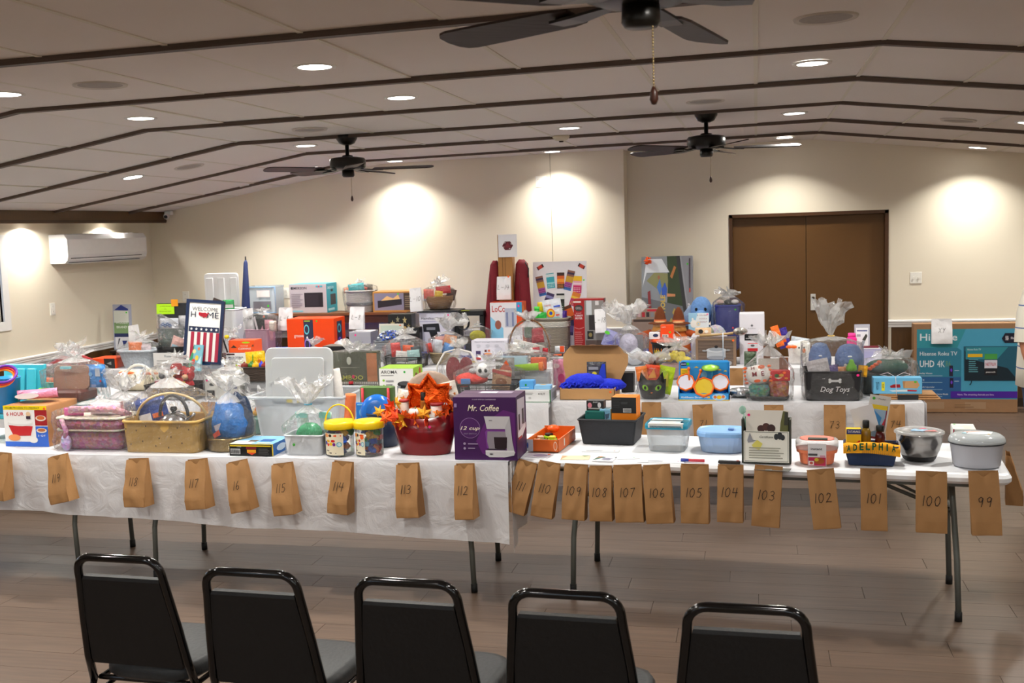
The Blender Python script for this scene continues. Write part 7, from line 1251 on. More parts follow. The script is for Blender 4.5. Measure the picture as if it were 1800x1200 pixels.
g = G(829, 893, 598, 640, y=9.35, z=TZ); box('container_set_box', 'white food storage container set box with pictured jars', 'box', g, .2, 'dcdae6', [('t', 'Food Storage Containers', .5, .93, .8, .05, '4a4a5a'), ('r', .12, .15, .25, .55, '3a2a5a'), ('r', .12, .18, .25, .28, 'a83a3a'), ('r', .32, .15, .58, .45, '6a5a8a'), ('e', .45, .42, .11, .05, 'd88a4a'), ('r', .34, .22, .56, .27, '4a8a3a'), ('r', .36, .5, .42, .6, '5a2a2a'), ('r', .45, .52, .51, .6, 'c85a2a'), ('r', .64, .15, .78, .42, '7a6a9a'), ('r', .64, .2, .78, .26, 'a8242a'), ('r', .82, .15, .95, .4, '4a4a8a'), ('r', .82, .28, .95, .33, 'e0a83a'), ('e', .75, .6, .1, .12, 'c8c8d4'), ('r', .0, .05, .1, .13, 'e8c02a'), ('e', .2, .78, .06, .05, 'c4c4d0'), ('e', .45, .78, .06, .05, 'c4c4d0'), ('e', .7, .78, .06, .05, 'c4c4d0')])
# wicker round-handled basket on riser
g = G(890, 962, 622, 638, y=9.1); t, W, Hh = start('round_wicker_basket', 'wicker basket with tall round handle, white ribbon tie and film', 'basket', (g[0], g[1], g[2], g[3], 9.1)); D = .24; K = mat('a8744a', .6, 0, 'weave'); KB = mat('4a4038', .6, 0, 'weave')
def ovl(k, z, n=28): return [(W/2+W/2*k*cos(2*pi*j/n), D/2+D/2*k*sin(2*pi*j/n), z) for j in range(n)]
b = MB(); b.loft([ovl(.88, 0), ovl(.98, Hh)], KB, True, False); b.loft([ovl(.96, Hh), ovl(.86, .01)], KB, False, True); b.build('woven_body', t)
for j in range(22):
    a = 2*pi*j/22; b = MB(); b.rbox(-.006, -.004, Hh*.2, .006, .004, Hh*.8, mat('cfc4b4', .6), .002); b.M = Matrix.Identity(4); b2 = MB(); b2.M = Matrix.Translation((W/2+W/2*.96*cos(a), D/2+D/2*.96*sin(a), 0)) @ Matrix.Rotation(a+pi/2, 4, 'Z'); b2.rbox(-.009, -.006, Hh*(.2+.3*(j % 2)), .009, .006, Hh*(.5+.3*(j % 2)), mat('cfc4b4', .6), .002); b2.build('white_weave', t)
b = MB(); b.tube(ovl(1.0, Hh), .009, K, 6, closed=True); b.build('rim', t)
hh = aty(926, 562, 9.2).z-g[2]-Hh; b = MB(); b.tube([(W/2-W/2*cos(pi*i/20)*(1.0), D/2, Hh+hh*sin(pi*i/20)**.85) for i in range(21)], .008, K, 8); b.build('handle', t)
wrap(t, W/2, D/2, W/2+.01, D/2+.01, 0, Hh+hh*.5, Hh+hh*.98, .07, (0, 0), sq=0, tr=.09, tie='f0f0ea', amp=.02); x0, y0, z0 = t.location
t = thing('sentiment_board', 'white scalloped board with grey lettering in the round wicker basket', 'sign', (x0+.05, y0+.06, z0+Hh+.07)); t.rotation_euler = (0, radians(14), 0); b = MB(); b.rbox(0, -.006, 0, .28, .006, .06, mat('e6e2da', .5), .02); b.build('board', t); printed(t, [('t', '~HAPPY EVER AFTER', .5, .55, .85, .5, 'b8b2a8')], .28, .06, FRONT(-.007), 'lettering')
for i, (u, v, w_, h_, col, nm) in enumerate(((.58, .09, .11, .12, 'a8303c', 'red patterned box behind the white board'), (.4, .14, .07, .1, '5a6a5a', 'small dark gift card with green sticker'), (.3, .0, .16, .06, 'e8e0d8', 'white lace pouch low'), (.62, .0, .07, .05, 'c02a38', 'red triangular packet low'), (.08, .0, .08, .08, 'b89050', 'gold and red trinkets at the left'), (.85, .0, .05, .05, 'a8202c', 'red bow at the right rim'))): packet('wrapped_item', nm+' in the round wicker basket', 'gift', (x0+u*W, x0+u*W+w_, z0+Hh-.01+v, z0+Hh+v+h_, y0+.03+.07*(i < 2)), col, .03, ry=(i % 3-1)*6)
t = thing('riser_box', 'white flat riser carton under the round wicker basket', 'box', (x0-.02, y0-.02, TZ+.0055)); b = MB(); b.rbox(0, 0, 0, W+.06, .3, z0-TZ-.008, mat('d8d6d8', .5), .004); b.build('carton', t)
g = G(966, 990, 622, 660, y=9.3, z=TZ); box('small_black_box', 'small black and white striped box right of the round wicker basket', 'box', g, .1, '24262a', [('r', 0, .55, 1, .75, 'd8dce0'), ('r', .3, .85, .9, 1, 'f0642a')]); g = G(975, 992, 608, 622, y=9.42); packet('orange_tube_pack', 'white pack with an orange end beyond the wicker basket', 'packet', g, 'e0e4ea', .03, [('r', .55, .2, 1, 1, 'f0582a')])
# film swirl gift
t = thing('film_gift', 'tall gift swirled in crinkled clear film right of the open brown carton', 'wrapped gift', (XX(1085, 9.2, .9), 9.1, TZ+.0055)); b = MB(); b.ball((.1, .1, .18), .08, .07, .1, mat('c8c4dc', .6, 0, 'fuzz')); b.ball((.15, .09, .08), .08, .06, .08, mat('d8dce4', .6)); b.build('pastel_bundle', t); b = MB(); b.box(.02, .12, .0, .22, .16, .26, mat('8a8a90', .5)); b.build('grey_card', t); wrap(t, .12, .1, .15, .12, 0, .24, .36, .16, (-.15, 0), sq=0, tr=.14, amp=.035, tie='f0f0f0')
# bucket of cleaning kit
g = G(1141, 1198, 600, 655, y=9.2, z=TZ); g = G(1143, 1196, 598, 656, y=9.15, z=TZ); t, W, Hh = start('cleaning_bucket', 'black bucket with orange rim and wire handle of a car care kit', 'bucket', g); r = W/2
b = MB(); b.lathe([(r*.82, 0), (r*.86, .01), (r*.98, Hh*.82)], mat('161616', .4), (r, r, 0), 32, cap1=False); b.build('bucket_body', t)
b = MB(); b.lathe([(r*1.0, Hh*.82), (r*1.06, Hh*.83), (r*1.06, Hh*.9), (r*1.0, Hh*.9)], mat('1a1a1a', .4), (r, r, 0), 32, cap0=False, cap1=False); b.build('black_collar', t)
b = MB(); b.lathe([(r*1.03, Hh*.9), (r*1.08, Hh*.91), (r*1.08, Hh), (r*1.0, Hh*1.02), (r*.9, Hh*.98), (.001, Hh*.98)], mat('f2561a', .35), (r, r, 0), 32, cap0=False, cap1=False); b.build('orange_lid', t)
b = MB()
def cyl2(u, v, a0=-2.6, a1=-.6): a = a0+(a1-a0)*u; rr = r*(.845+.135*(.2+.55*v)); return (r+rr*1.012*cos(a), r+rr*1.012*sin(a), Hh*(.2+.5*v))
b.sheet(16, 1, lambda u, v: cyl2(u, .55+.4*v), mat('f0801e', .4)); b.sheet(8, 1, lambda u, v: cyl2(u*.3, .3+.5*v), mat('e8d420', .4)); b.sheet(6, 1, lambda u, v: cyl2(.72+u*.28, v*.5), mat('d8dce0', .4)); b.build('wrap_label', t, fix=False)
b = MB(); b.tube([(r-r*1.08*cos(pi*i/16), r-.02, Hh*.93+.1*sin(pi*i/16)) for i in range(17)], .003, mat('c8c8c8', .3, .7), 6); b.build('wire_handle', t); x0, y0, z0 = t.location
g = G(1161, 1184, 571, 597, y=y0+.06); box('orange_sponge_box', 'small bright orange box with barcode on the bucket lid', 'box', (g[0], g[1], z0+Hh*1.02+.002, g[3], g[4]), .08, 'f04e14', [('r', .12, .1, .6, .32, 'e0ded8'), ('e', .72, .48, .08, .06, GRN)]+[('r', .15+.03*i, .13, .165+.03*i, .28, '2a2a2a') for i in range(13)]+[('t', 'ARMOR', .25, .85, .35, .08, 'f8d0c0')])
g = G(1141, 1160, 584, 598, y=y0+.04); box('white_bow_box', 'low white box with a navy bow on the bucket lid', 'box', (g[0], g[1], z0+Hh*1.02+.002, g[3], g[4]), .06, 'e8e6ea', [('e', .6, .55, .25, .25, '24345a')])
# yellow tissue flowers
t = thing('yellow_flowers', 'bundle of yellow tissue flowers in clear film behind the drum set', 'wrapped gift', (XX(1156, 8.2, .9), 8.6-.3, TZ+.0055)); rnd = random.Random(12); b = MB(); b.rbox(0, 0, 0, .24, .14, .12, mat('c8a8ac', .6), .04); b.build('base', t)
for i in range(9): b = MB(); b.ball((.03+.045*(i % 5), .03+.05*(i//5), .15+rnd.uniform(0, .05)), .035, .03, .03, mat('f4dc4a', .6, 0, 'fuzz'), 14, 8, .35, 4, i); b.build('yellow_flower', t)
wrap(t, .12, .07, .15, .1, 0, .17, .27, .03, (.25, 0), sq=4, tr=.08, amp=.03)
# stockpot box
g = G(1223, 1294, 595, 641, y=9.15, z=TZ); t = box('stockpot_box', 'rustic wood-print stockpot carton with a wooden edge frame', 'box', g, .2, '5c4c44', [('r', 0, 0, 1, 1, '6e5c50')]+[('r', .04, .03+.12*i, .96, .04+.12*i, '4a3c36') for i in range(9)]+[('r', 0, 0, .06, 1, '8a705a'), ('r', .93, 0, 1, 1, '8a705a'), ('r', 0, .94, 1, 1, '8a705a'), ('r', .28, .3, .74, .58, 'b4b8be'), ('e', .51, .3, .23, .07, '8a8e96'), ('e', .51, .58, .25, .09, 'c8ccd2'), ('e', .51, .61, .18, .07, '9aa0a8'), ('e', .51, .7, .045, .05, '1e1e20'), ('e', .22, .56, .06, .025, 'a8acb2'), ('e', .8, .58, .06, .025, 'a8acb2'), ('e', .8, .1, .09, .1, '9a9ea4'), ('e', .93, .93, .03, .04, ORG)]); W, Hh = g[1]-g[0], g[3]-g[2]; x0, y0, z0 = t.location
t = thing('steel_ladle', 'steel slotted spoon tied across the top of the stockpot carton', 'ladle', (x0+.03, y0+.06, z0+Hh+.02)); b = MB(); b.tube([(0, 0, 0), (.2, 0, .01), (.28, -.01, .02)], [.012, .01, .012], mat('b89a6a', .4)); b.build('handle', t); b = MB(); b.ball((.34, -.02, .035), .06, .02, .035, mat('b8b4ae', .25, .8)); b.build('bowl', t)
for k in (-.02, .01): b = MB(); b.ball((.34+k, -.041, .03), .012, .004, .016, mat('5a5650', .4)); b.build('slot', t)
b = MB(); b.tube([(x0+W*.68-x0-.03, -.065, .03), (W*.68-.03, -.067, -.2)], .0035, mat('c8d8e8', .5)); b.build('string', t)
# cereal container box
g = G(1298, 1345, 551, 645); g = G(1300, 1344, 551, 645, y=9.25, z=TZ); box('cereal_container_box', 'tall white carton with a black CEREAL CONTAINERS panel', 'box', g, .2, 'e6e4ec', [('r', .2, .47, .8, .6, '141416'), ('t', '~Airtight Food', .5, .575, .3, .016, 'c8c8c8'), ('t', 'CEREAL', .5, .548, .28, .024, 'f0f0f0'), ('t', 'CONTAINERS', .5, .51, .5, .024, 'f0f0f0'), ('p', [(.5, .735), (.56, .765), (.5, .795), (.44, .765)], '8a8a92'), ('e', .5, .765, .025, .015, '3a3a3a'), ('t', '~finedine', .5, .71, .32, .018, '8a8a92')])
g = G(1306, 1330, 622, 648, y=8.95+.1); g = G(1308, 1330, 618, 646, y=9.08, z=TZ); packet('pickle_jar_bag', 'dark green and grey bottle-shaped packet before the tall white carton', 'packet', g, '4a5a44', .06, [('p', [(.1, .1), (.9, .9), (.9, .5)], '2f4a2c')]); g = G(1314, 1332, 604, 619, y=9.1); box('red_candy_box', 'small red and silver topped candy box', 'box', (g[0], g[1], G(1308, 1330, 618, 646, y=9.08, z=TZ)[3]+.002, g[3], 9.1), .05, 'c8242a', [('r', 0, .4, 1, 1, 'd8d8dc'), ('e', .5, .75, .2, .15, '5a5a5e')])
# ghost tote
g = G(1385, 1425, 602, 648, y=9.2, z=TZ); t, W, Hh = start('ghost_tote', 'white halloween tote bag with an orange bow and ghost print', 'bag', g); b = MB(); b.rbox(0, 0, 0, W, .15, Hh, mat('e4e0dc', .8, 0, 'fabric'), .03, .15); b.build('bag_body', t); b = MB(); b.ball((W*.6, .0, Hh*.75), .07, .025, .07, mat('f2efe8', .8, 0, 'fabric')); b.build('ghost', t)
for s_ in (-.02, .02): b = MB(); b.ball((W*.6+s_, -.022, Hh*.78), .007, .004, .009, mat('1c1c1c')); b.build('eye', t)
b = MB(); b.ball((W*.7, -.022, Hh*.65), .014, .005, .02, mat('f0803a')); b.build('candy_corn', t); x0, y0, z0 = t.location
for i, (a, c, e, f, col, nm, ry) in enumerate(((1366, 1380, 573, 612, 'f07020', 'orange slim', -18), (1372, 1392, 578, 615, '3a2a8a', 'purple and orange', -15), (1388, 1420, 590, 612, 'c8d0d8', 'silver and yellow', 10))): packet('treat_bag', nm+' treat packet sticking out of the halloween tote', 'packet', G(a, c, e, f, y=y0+.04+.04*i), col, .02, [('r', .3, .3, .7, .6, ('f8b060', 'e85a1e', 'e0d81e')[i])], ry=ry)
t = thing('orange_bow', 'small orange bow at the left of the halloween tote', 'bow', (XX(1391, y0-.02, 1.0), y0-.02, aty(1391, 609, y0).z)); b = MB(); b.ball((-.02, 0, 0), .025, .01, .014, mat('f2681a', .5)); b.ball((.02, 0, 0), .025, .01, .014, mat('f2681a', .5)); b.ball((0, -.004, 0), .009, .009, .009, mat('f2681a', .5)); b.build('bow_loops', t)
# pink bottle, acrylic sign, lilac box
g = G(1490, 1550, 614, 650, y=9.15, z=TZ); t = box('lilac_box', 'pale lilac carton with faint print at the end of the third row', 'box', g, .2, 'bcb9d4', [('r', .08, .65, .3, .85, 'a4a2c8'), ('r', .42, .45, .75, .88, 'a8a6cc'), ('r', 0, .97, 1, 1, '7a78a8')]+lines(.08, .3, .3, .6, 3, 'a4a2c8')); x0, y0, z0 = t.location; W, Hh = g[1]-g[0], g[3]-g[2]; zt = z0+Hh+.0015
gg = G(1489, 1507, 586, 613, y=y0+.06); jar('pink_bottle', 'hot pink bottle-shaped jar on the lilac carton', (gg[0], gg[1], zt, gg[3], gg[4]), 'f0288a', 'f0409a', 'bottle', neck=.7, cap_h=.22)
gg = G(1502, 1529, 570, 610, y=y0+.1); t = flatcard('acrylic_frame', 'clear acrylic frame holding a white page with a product picture', 'frame', (gg[0], gg[4], zt), gg[1]-gg[0], gg[3]-zt, 0, 'b8b8c4', [('r', .1, .08, .9, .85, 'eeeef2'), ('r', .16, .7, .84, .76, '6a7098'), ('p', [(.35, .1), (.75, .6), (.85, .55), (.6, .1)], '9aa0a8'), ('p', [(.5, .35), (.75, .6), (.85, .5), (.7, .3)], '3c3c34'), ('r', .16, .48, .4, .58, 'a8a8b4')], lean=3, thick=.006)
gg = G(1516, 1545, 608, 613, y=y0+.03); box('maroon_box', 'flat maroon and white box on the lilac carton', 'box', (gg[0], gg[1], zt, zt+.02, y0+.03), .06, '6a1c2c', [('r', 0, 0, 1, .4, 'e0dcd8')])
g = G(1476, 1490, 640, 662, y=9.1); 
# ================================================================ BACK ROW AND WALL
RY = 10.15
# white cooler bin with open lid, umbrella
g = G(356, 414, 545, 598, y=10.3, z=TZ); (t, W, Hh) = basket('white_bin', 'tall white plastic bin with its lid standing open behind the welcome sign', g, .3, 'dfe0e2', kind=None, taper=.12, r=.04, thick=.01); x0, y0, z0 = t.location
g = G(358, 418, 480, 535, y=10.64); t = thing('bin_lid', 'white ribbed lid standing up at the back of the tall white bin', 'lid', (g[0], 10.66, z0+Hh-.02)); Wl, Hl = g[1]-g[0], g[3]-(z0+Hh-.02); b = MB(); b.M = Matrix(((1, 0, 0, 0), (0, 0, 1, 0), (0, 1, 0, 0), (0, 0, 0, 1))); b.rbox(0, 0, 0, Wl, Hl, .02, mat('e6e6e8', .4), .04, n=5); b.build('lid_panel', t)
for u in (.05, .38, .74): b = MB(); b.rbox(u*Wl+.01, -.012, .04, (u+.22)*Wl, .0, Hl-.05, mat('dcdcde', .4), .008); b.build('lid_rib', t)
P = aty(423, 452, 10.55); t = thing('closed_umbrella', 'closed navy patio umbrella leaning beside the white bin', 'umbrella', (XX(424, 10.5, TZ), 10.62, TZ+.006)); L = P.z-TZ; dx = P.x-XX(424, 10.5, TZ); b = MB(); b.tube([(0, 0, 0), (dx*.3, .01, L*.3), (dx*.95, .04, L*.93), (dx, .04, L*.96)], [.05, .055, .022, .008], mat('1c2a5a', .7, 0, 'fabric'), 10); b.build('furled_canopy', t); b = MB(); b.tube([(dx, .04, L*.95), (dx*1.02, .04, L)], .008, BLK); b.build('tip', t)
t = packet('green_silver_bag', 'green and silver snack bag on the white bin', 'packet', G(390, 410, 527, 548, y=10.4), '3a9a5a', .05, [('r', .0, .3, 1, .6, 'd8dcd8')]); flatcard('brown_binder', 'brown folder slanting out of the white bin', 'folder', (XX(372, 10.42, 1.3), 10.42, aty(372, 532, 10.42).z), .2, .06, 0, '4a3a34', None, lean=10).rotation_euler.y = radians(20)
# on the console: clear tote, microwave box, white basket, fire pit box
cz = CT
def C_(xl, xr, yt, y=11.0): g = G(xl, xr, yt, 540, y=y); return (g[0], g[1], cz+.0015, g[3], y)
t, W, Hh = tote('latch_tote', 'clear plastic tote with blue rim on the console table', C_(432, 484, 503), .26, haze=.5, col='dfe8f0', lid=False, taper=.05); b = MB(); b.tube([(0, -.003, .01), (W, -.003, .01), (W, -.003, Hh-.01), (0, -.003, Hh-.01)], .007, mat('8ab4e0', .4), 6, closed=True); b.build('blue_rim', t); printed(t, [('r', .38, .6, .82, .85, 'e8dcd8'), ('r', .4, .62, .8, .83, 'f2efec'), ('r', .25, .15, .85, .45, '7a7880'), ('e', .75, .28, .03, .04, GRN)], W, Hh, FRONT(-.004), 'paper_label')
g = C_(509, 574, 499); box('microwave_box', 'grey and teal microwave oven carton on the console table', 'box', g, .3, 'b8aeb2', [('t', 'EMERSON', .27, .86, .4, .09, '2c2a30'), ('e', .07, .86, .03, .05, '3a3a40'), ('r', .4, .2, .9, .7, '221c22'), ('r', .43, .24, .78, .64, '2e262e'), ('r', .72, .88, .9, .94, '4aa0b0'), ('e', .8, .91, .02, .03, 'd83a5a'), ('r', .04, .04, .35, .09, '7ab8c8')]+lines(.05, .38, .18, .68, 8, '988e96'), [('r', 0, 0, 1, 1, '2a9ab0'), ('r', .35, .25, .85, .62, '2a2e38'), ('t', 'EMERSON', .4, .85, .6, .09, 'bfe4ec'), ('e', .5, .75, .12, .05, '14303a'), ('r', .1, .06, .7, .14, 'a8d8e0')], tcol='5ab4c0')
g = C_(604, 652, 512, 10.98); (t, W, Hh) = basket('rope_basket', 'white and grey rope basket in clear film on the console table', (g[0], g[1], g[2], g[3], g[4]), .24, 'e0dcd8', kind='weave', taper=.06, r=.09, thick=.015); b = MB(); b.rbox(-.003, -.003, Hh*.3, W+.003, .243, Hh*.5, mat('8a8c90', .8, 0, 'weave'), .09, n=5); b.build('grey_band', t); wrap(t, W/2, .12, W/2+.01, .13, 0, Hh+.04, Hh+.09, .01, (0, 0), tr=.04); x0, y0, z0 = t.location
for i, (a, c, e, f, col, nm, ry) in enumerate(((612, 640, 500, 516, '3a98a0', 'teal boxed', -6), (612, 644, 498, 504, 'f06a4a', 'coral wrapped stick', 12), (638, 654, 500, 514, '4a4238', 'dark boxed', 0), (603, 612, 506, 516, 'e8885a', 'small orange', 0))): packet('gift_item', nm+' item in the rope basket', 'gift', G(a, c, e, f, y=y0+.04+.04*i), col, .04, ry=ry)
g = C_(655, 728, 512, 10.98); box('fire_pit_box', 'brown fire pit carton with flame picture on the console table', 'box', g, .26, 'b88444', [('r', .04, .08, .75, .92, '8a8498'), ('p', [(.12, .2), (.7, .35), (.7, .62), (.12, .55)], '242028'), ('p', [(.2, .55), (.35, .78), (.5, .66), (.62, .85), (.66, .62)], 'f0c080'), ('r', .75, .08, .98, .92, '4a3a30'), ('e', .62, .88, .02, .04, GRN)]+lines(.78, .96, .2, .8, 6, '8a7a60'))
# natural basket with L-10 bag on black carton (hamilton box)
g = G(738, 793, 549, 606, y=10.35, z=TZ); t = box('drill_box', 'white carton picturing a black vacuum sealer gun, black lid on top', 'box', g, .22, 'dcdae8', [('t', 'Hamilton Beach', .45, .85, .78, .06, '2a2a34'), ('p', [(.1, .7), (.62, .72), (.66, .5), (.12, .5)], '1c1e26'), ('p', [(.3, .5), (.55, .5), (.7, .1), (.45, .1)], '16181e'), ('r', .22, .55, .5, .62, '8a8c98'), ('r', 0, .76, 1, .77, '6a68a8'), ('e', .88, .76, .07, .05, '4a5aa8'), ('e', .85, .65, .1, .07, '3a4468'), ('e', .92, .93, .03, .025, PNK), ('e', .72, .42, .04, .04, '4a5ab0')]+lines(.65, .95, .4, .52, 1, '6a6a78')); W, Hh = g[1]-g[0], g[3]-g[2]; x0, y0, z0 = t.location
t = thing('black_tray', 'thin black tray lying on the white vacuum sealer carton', 'tray', (x0-.02, y0-.02, z0+Hh+.001)); b = MB(); b.rbox(0, 0, 0, W+.1, .3, .018, mat('17181e', .4), .01); b.build('tray_body', t)
zt = z0+Hh+.0205; g = G(742, 790, 521, 545, y=10.42); t, W, H2 = start('snack_wicker', 'round brown wicker basket of snacks in film on the black tray', 'basket', (g[0], g[1], zt, g[3], g[4])); r = W/2; K = mat('b8824a', .7, 0, 'weave'); b = MB(); b.lathe([(r*.7, 0), (r*.95, H2*.6), (r, H2), (r*.92, H2), (r*.66, .015)], K, (r, r, 0), 26); b.build('basket_body', t); wrap(t, r, r, r*1.08, r*1.08, 0, H2+.06, H2+.13, .03, (.1, 0), sq=0, tr=.07, amp=.025)
for i, (a, c, e, f, col, nm, ry) in enumerate(((744, 762, 508, 526, 'f07a6a', 'coral dotted', 0), (762, 776, 510, 528, 'e8c83a', 'yellow flowered', 8), (766, 792, 504, 518, 'd8303a', 'red ribboned', -5), (742, 758, 518, 530, 'e8e4e4', 'white', 0), (782, 798, 505, 525, '5a3a34', 'brown striped', 16))): packet('snack_bag', nm+' snack bag in the round brown wicker basket', 'packet', G(a, c, e, f, y=10.46+.03*i), col, .03, ry=ry)
bag_white(720, 740, 507, 547, 10.32, 'L-10', 'white paper bag marked L-10 beside the round brown wicker basket', rot=-4)
bag_white(427, 444, 543, 580, 10.3, 'L-4', 'white paper bag marked L-4 hanging below the clear tote', rot=-6); bag_white(491, 514, 541, 580, 10.35, 'L-6', 'white paper bag marked L-6 hanging below the microwave carton'); bag_white(616, 641, 540, 578, 10.3, 'L-8', 'white paper bag marked L-8 hanging below the rope basket', rot=2)
# pink and black gift under film, orange speaker box, grey box
g = G(432, 470, 580, 606, y=10.16, z=TZ); (t, W, Hh) = basket('pink_gift_box', 'pink open gift box with a dark tray of brushes in clear film', g, .2, 'c89ab0', kind=None, taper=.02, r=.005); wrap(t, W/2+.03, .1, W/2+.05, .12, 0, Hh+.12, Hh+.18, .02, (.1, 0), tr=.06); x0, y0, z0 = t.location
flatcard('brush_tray', 'black tray with a pink and white brush in the pink gift box', 'tray', (x0+.02, y0+.1, z0+.02), W*.7, aty(446, 552, y0+.1).z-z0-.02, 0, '232022', [('p', [(.1, .9), (.2, .95), (.7, .1), (.6, .05)], 'ece8ec'), ('p', [(.5, .5), (.7, .7), (.85, .3), (.65, .1)], 'd8a0b0'), ('e', .8, .93, .05, .03, ORG)], lean=5, thick=.02); packet('pink_bottle_pack', 'pink bottle with a fluffy white top in the pink gift box', 'bottle', G(464, 478, 562, 600, y=y0+.05), 'd89aa8', .05); packet('fluffy_puff', 'fluffy cream puff at the right of the pink gift box', 'puff', G(470, 484, 564, 584, y=y0+.04), 'e8dcd0', .06)
g = G(505, 588, 560, 609, y=10.14, z=TZ); t = box('speaker_box', 'bright orange portable speaker carton with two ringed speakers pictured', 'box', g, .3, 'f0480c', [('t', 'groove', .25, .5, .2, .09, 'f8e8e0'), ('t', 'Groove Party Speaker', .1, .05, .18, .025, 'f8a080'), ('r', .36, .05, .56, .97, '2c2c48'), ('e', .42, .7, .055, .14, '6ac8d8'), ('e', .42, .7, .04, .1, '2c2c48'), ('e', .42, .28, .06, .17, '8a6ae0'), ('e', .42, .28, .042, .12, '2c2c48'), ('e', .64, .93, .015, .025, GRN), ('r', .38, .92, .5, .95, 'a8c83a')],
  [('r', .25, .1, .7, .9, '2c2c48'), ('e', .45, .7, .16, .13, '4ab0c0'), ('e', .45, .7, .1, .08, '2c2c48'), ('e', .45, .3, .16, .15, '6a50c8'), ('e', .45, .3, .1, .1, '2c2c48')], rough=.3)
g = G(545, 575, 592, 607, y=10.05+.02); t = thing('film_tuft_gift', 'small gold-ribboned film bundle in front of the orange speaker carton', 'wrapped gift', (g[0], 9.95, g[2]-.0)); z_ = g[2]; b = MB(); b.ball((.05, .04, .03), .07, .04, .03, mat('b8864a', .4, 0, 'fuzz')); b.build('treats', t); wrap(t, .06, .04, .09, .05, -.01, .04, .09, .06, (.2, 0), sq=0, tr=.06, amp=.02); t.location.z = TZ+.02
t = thing('riser_box', 'dark riser block lifting the gold-ribboned film bundle', 'box', (g[0]-.02, 9.9, TZ+.0055)); t.location.z = TZ+.0055; bpy.data.objects.remove(t)
g = G(614, 652, 583, 611, y=10.2, z=TZ); box('grey_printer_box', 'light grey rounded printer-like box right of the orange speaker carton', 'box', g, .22, 'a8a8b0', [('e', .3, .85, .04, .05, PNK)], tcol='c4c4ca')
g = G(683, 724, 552, 612, y=10.3, z=TZ); box('pumpkin_print_box', 'black carton printed with gold pumpkins and leaves', 'box', g, .14, '16181a', [('e', .55, .55, .28, .14, 'c8b078'), ('e', .4, .56, .12, .12, 'b89c62'), ('e', .7, .56, .12, .12, 'b89c62'), ('r', .52, .68, .58, .75, '6a5a34'), ('p', leaf_poly(.2, .75, .1), 'b8a878'), ('p', leaf_poly(.42, .86, .09), '8a8468'), ('p', leaf_poly(.72, .84, .1), 'c0ac74'), ('p', leaf_poly(.12, .58, .08), 'a8a080'), ('p', leaf_poly(.88, .68, .08), '8a7a4a'), ('r', 0, .0, 1, .42, '101214')])
g = G(716, 738, 575, 606, y=10.25, z=TZ); box('slim_black_box', 'slim black carton with a faint gold label', 'box', g, .1, '0f1014', [('r', .2, .55, .5, .58, '6a5a3a')])
# black crate with yellow label
t = thing('tool_frame', 'black folding frame with a yellow stripe label left of the maroon bags', 'frame', (XX(797, 10.4, 1.1), 10.4, TZ+.0055)); W = XX(850, 10.4, 1.1)-XX(797, 10.4, 1.1); zt = aty(830, 547, 10.4).z-TZ; K = mat('151618', .5)
b = MB(); b.rbox(0, 0, zt-.05, W, .22, zt, K, .015); b.build('top_panel', t); b = MB(); b.box(.08, .0, zt, W-.15, .03, zt+.004, mat('a8b020', .5)); b.build('yellow_label', t)
for x in (0, W-.05): b = MB(); b.rbox(x, .02, 0, x+.05, .2, zt-.05, K, .01); b.build('leg', t)
b = MB(); b.tube([(.1+.06*cos(a*pi/10), -.01, zt-.12+.07*sin(a*pi/10)) for a in range(20)], .012, K, 6, closed=True); b.build('hose_loop', t)
g = G(812, 856, 572, 600, y=9.95+.1); t, W, Hh = start('sponge_pack', 'yellow sponge in a clear blister pack in front of the black frame', 'packet', (g[0], g[1], TZ+.0055, g[3], 10.14)); b = MB(); b.rbox(0, 0, 0, W, .06, .1, mat('20222a', .5), .01); b.build('dark_base', t); b = MB(); b.ball((W*.5, .03, Hh*.6), W*.33, .03, Hh*.2, mat('c4bc2a', .7, 0, 'fuzz')); b.build('sponge', t); wrap(t, W/2, .03, W/2+.01, .05, 0, Hh*.8, Hh, .01, (0, 0), tr=.02)
# maroon canopy bags, tall carton, white die box
def cbag(px0, px1, yt, label, y, lean): 
    x0 = XX((px0+px1)/2, y, TZ); P = aty((px0+px1)/2+lean, yt, y+.1); t = thing('chair_bag', label, 'bag', (x0, y, TZ+.006)); W = (XX(px1, y, 1)-XX(px0, y, 1))/2; L = P.z-TZ; dx = P.x-x0
    R = []
    for i, (u, k) in enumerate(((0, .9), (.02, 1.0), (.3, 1.05), (.6, .9), (.85, .75), (.95, .68), (1, .3))):
        R.append([(dx*u+W*k*cos(2*pi*j/18)*(1+.08*noise.noise(Vector((j, u*6, 3)))), .1*u+W*.8*k*sin(2*pi*j/18), L*u+.01*noise.noise(Vector((j*.6, u*9, 1)))) for j in range(18)])
    b = MB(); b.loft(R, mat('7a1726', .75, 0, 'fabric'), True, True); b.build('bag_body', t)
    b = MB(); b.tube([(dx+W*.5, .05, L*.97), (dx+W*.85, .04, L*.9), (dx+W*.8, .04, L*.8)], .006, BLK); b.build('carry_strap', t)
    b = MB(); b.rbox(dx*.6-W*.05, -W*.75, L*.3, dx*.6+W*.05, -W*.6, L*.85, mat('681220', .7), .004); b.build('seam_fold', t)
cbag(850, 875, 459, 'left maroon fabric carry bag standing against the wall', 10.45, 8); cbag(905, 937, 457, 'right maroon fabric carry bag beside the tall brown carton', 10.45, -4)
g = G(877, 902, 455, 560, y=10.45); t = box('tall_carton', 'tall narrow brown carton between the two maroon bags', 'box', (g[0], g[1], TZ+.006, aty(889, 412, 10.45).z, 10.45), .12, 'a8763e', [('r', .3, .3, .34, .98, '7a5228'), ('r', .48, .6, .52, .9, '7a5228')], tcol='8a5c2a')
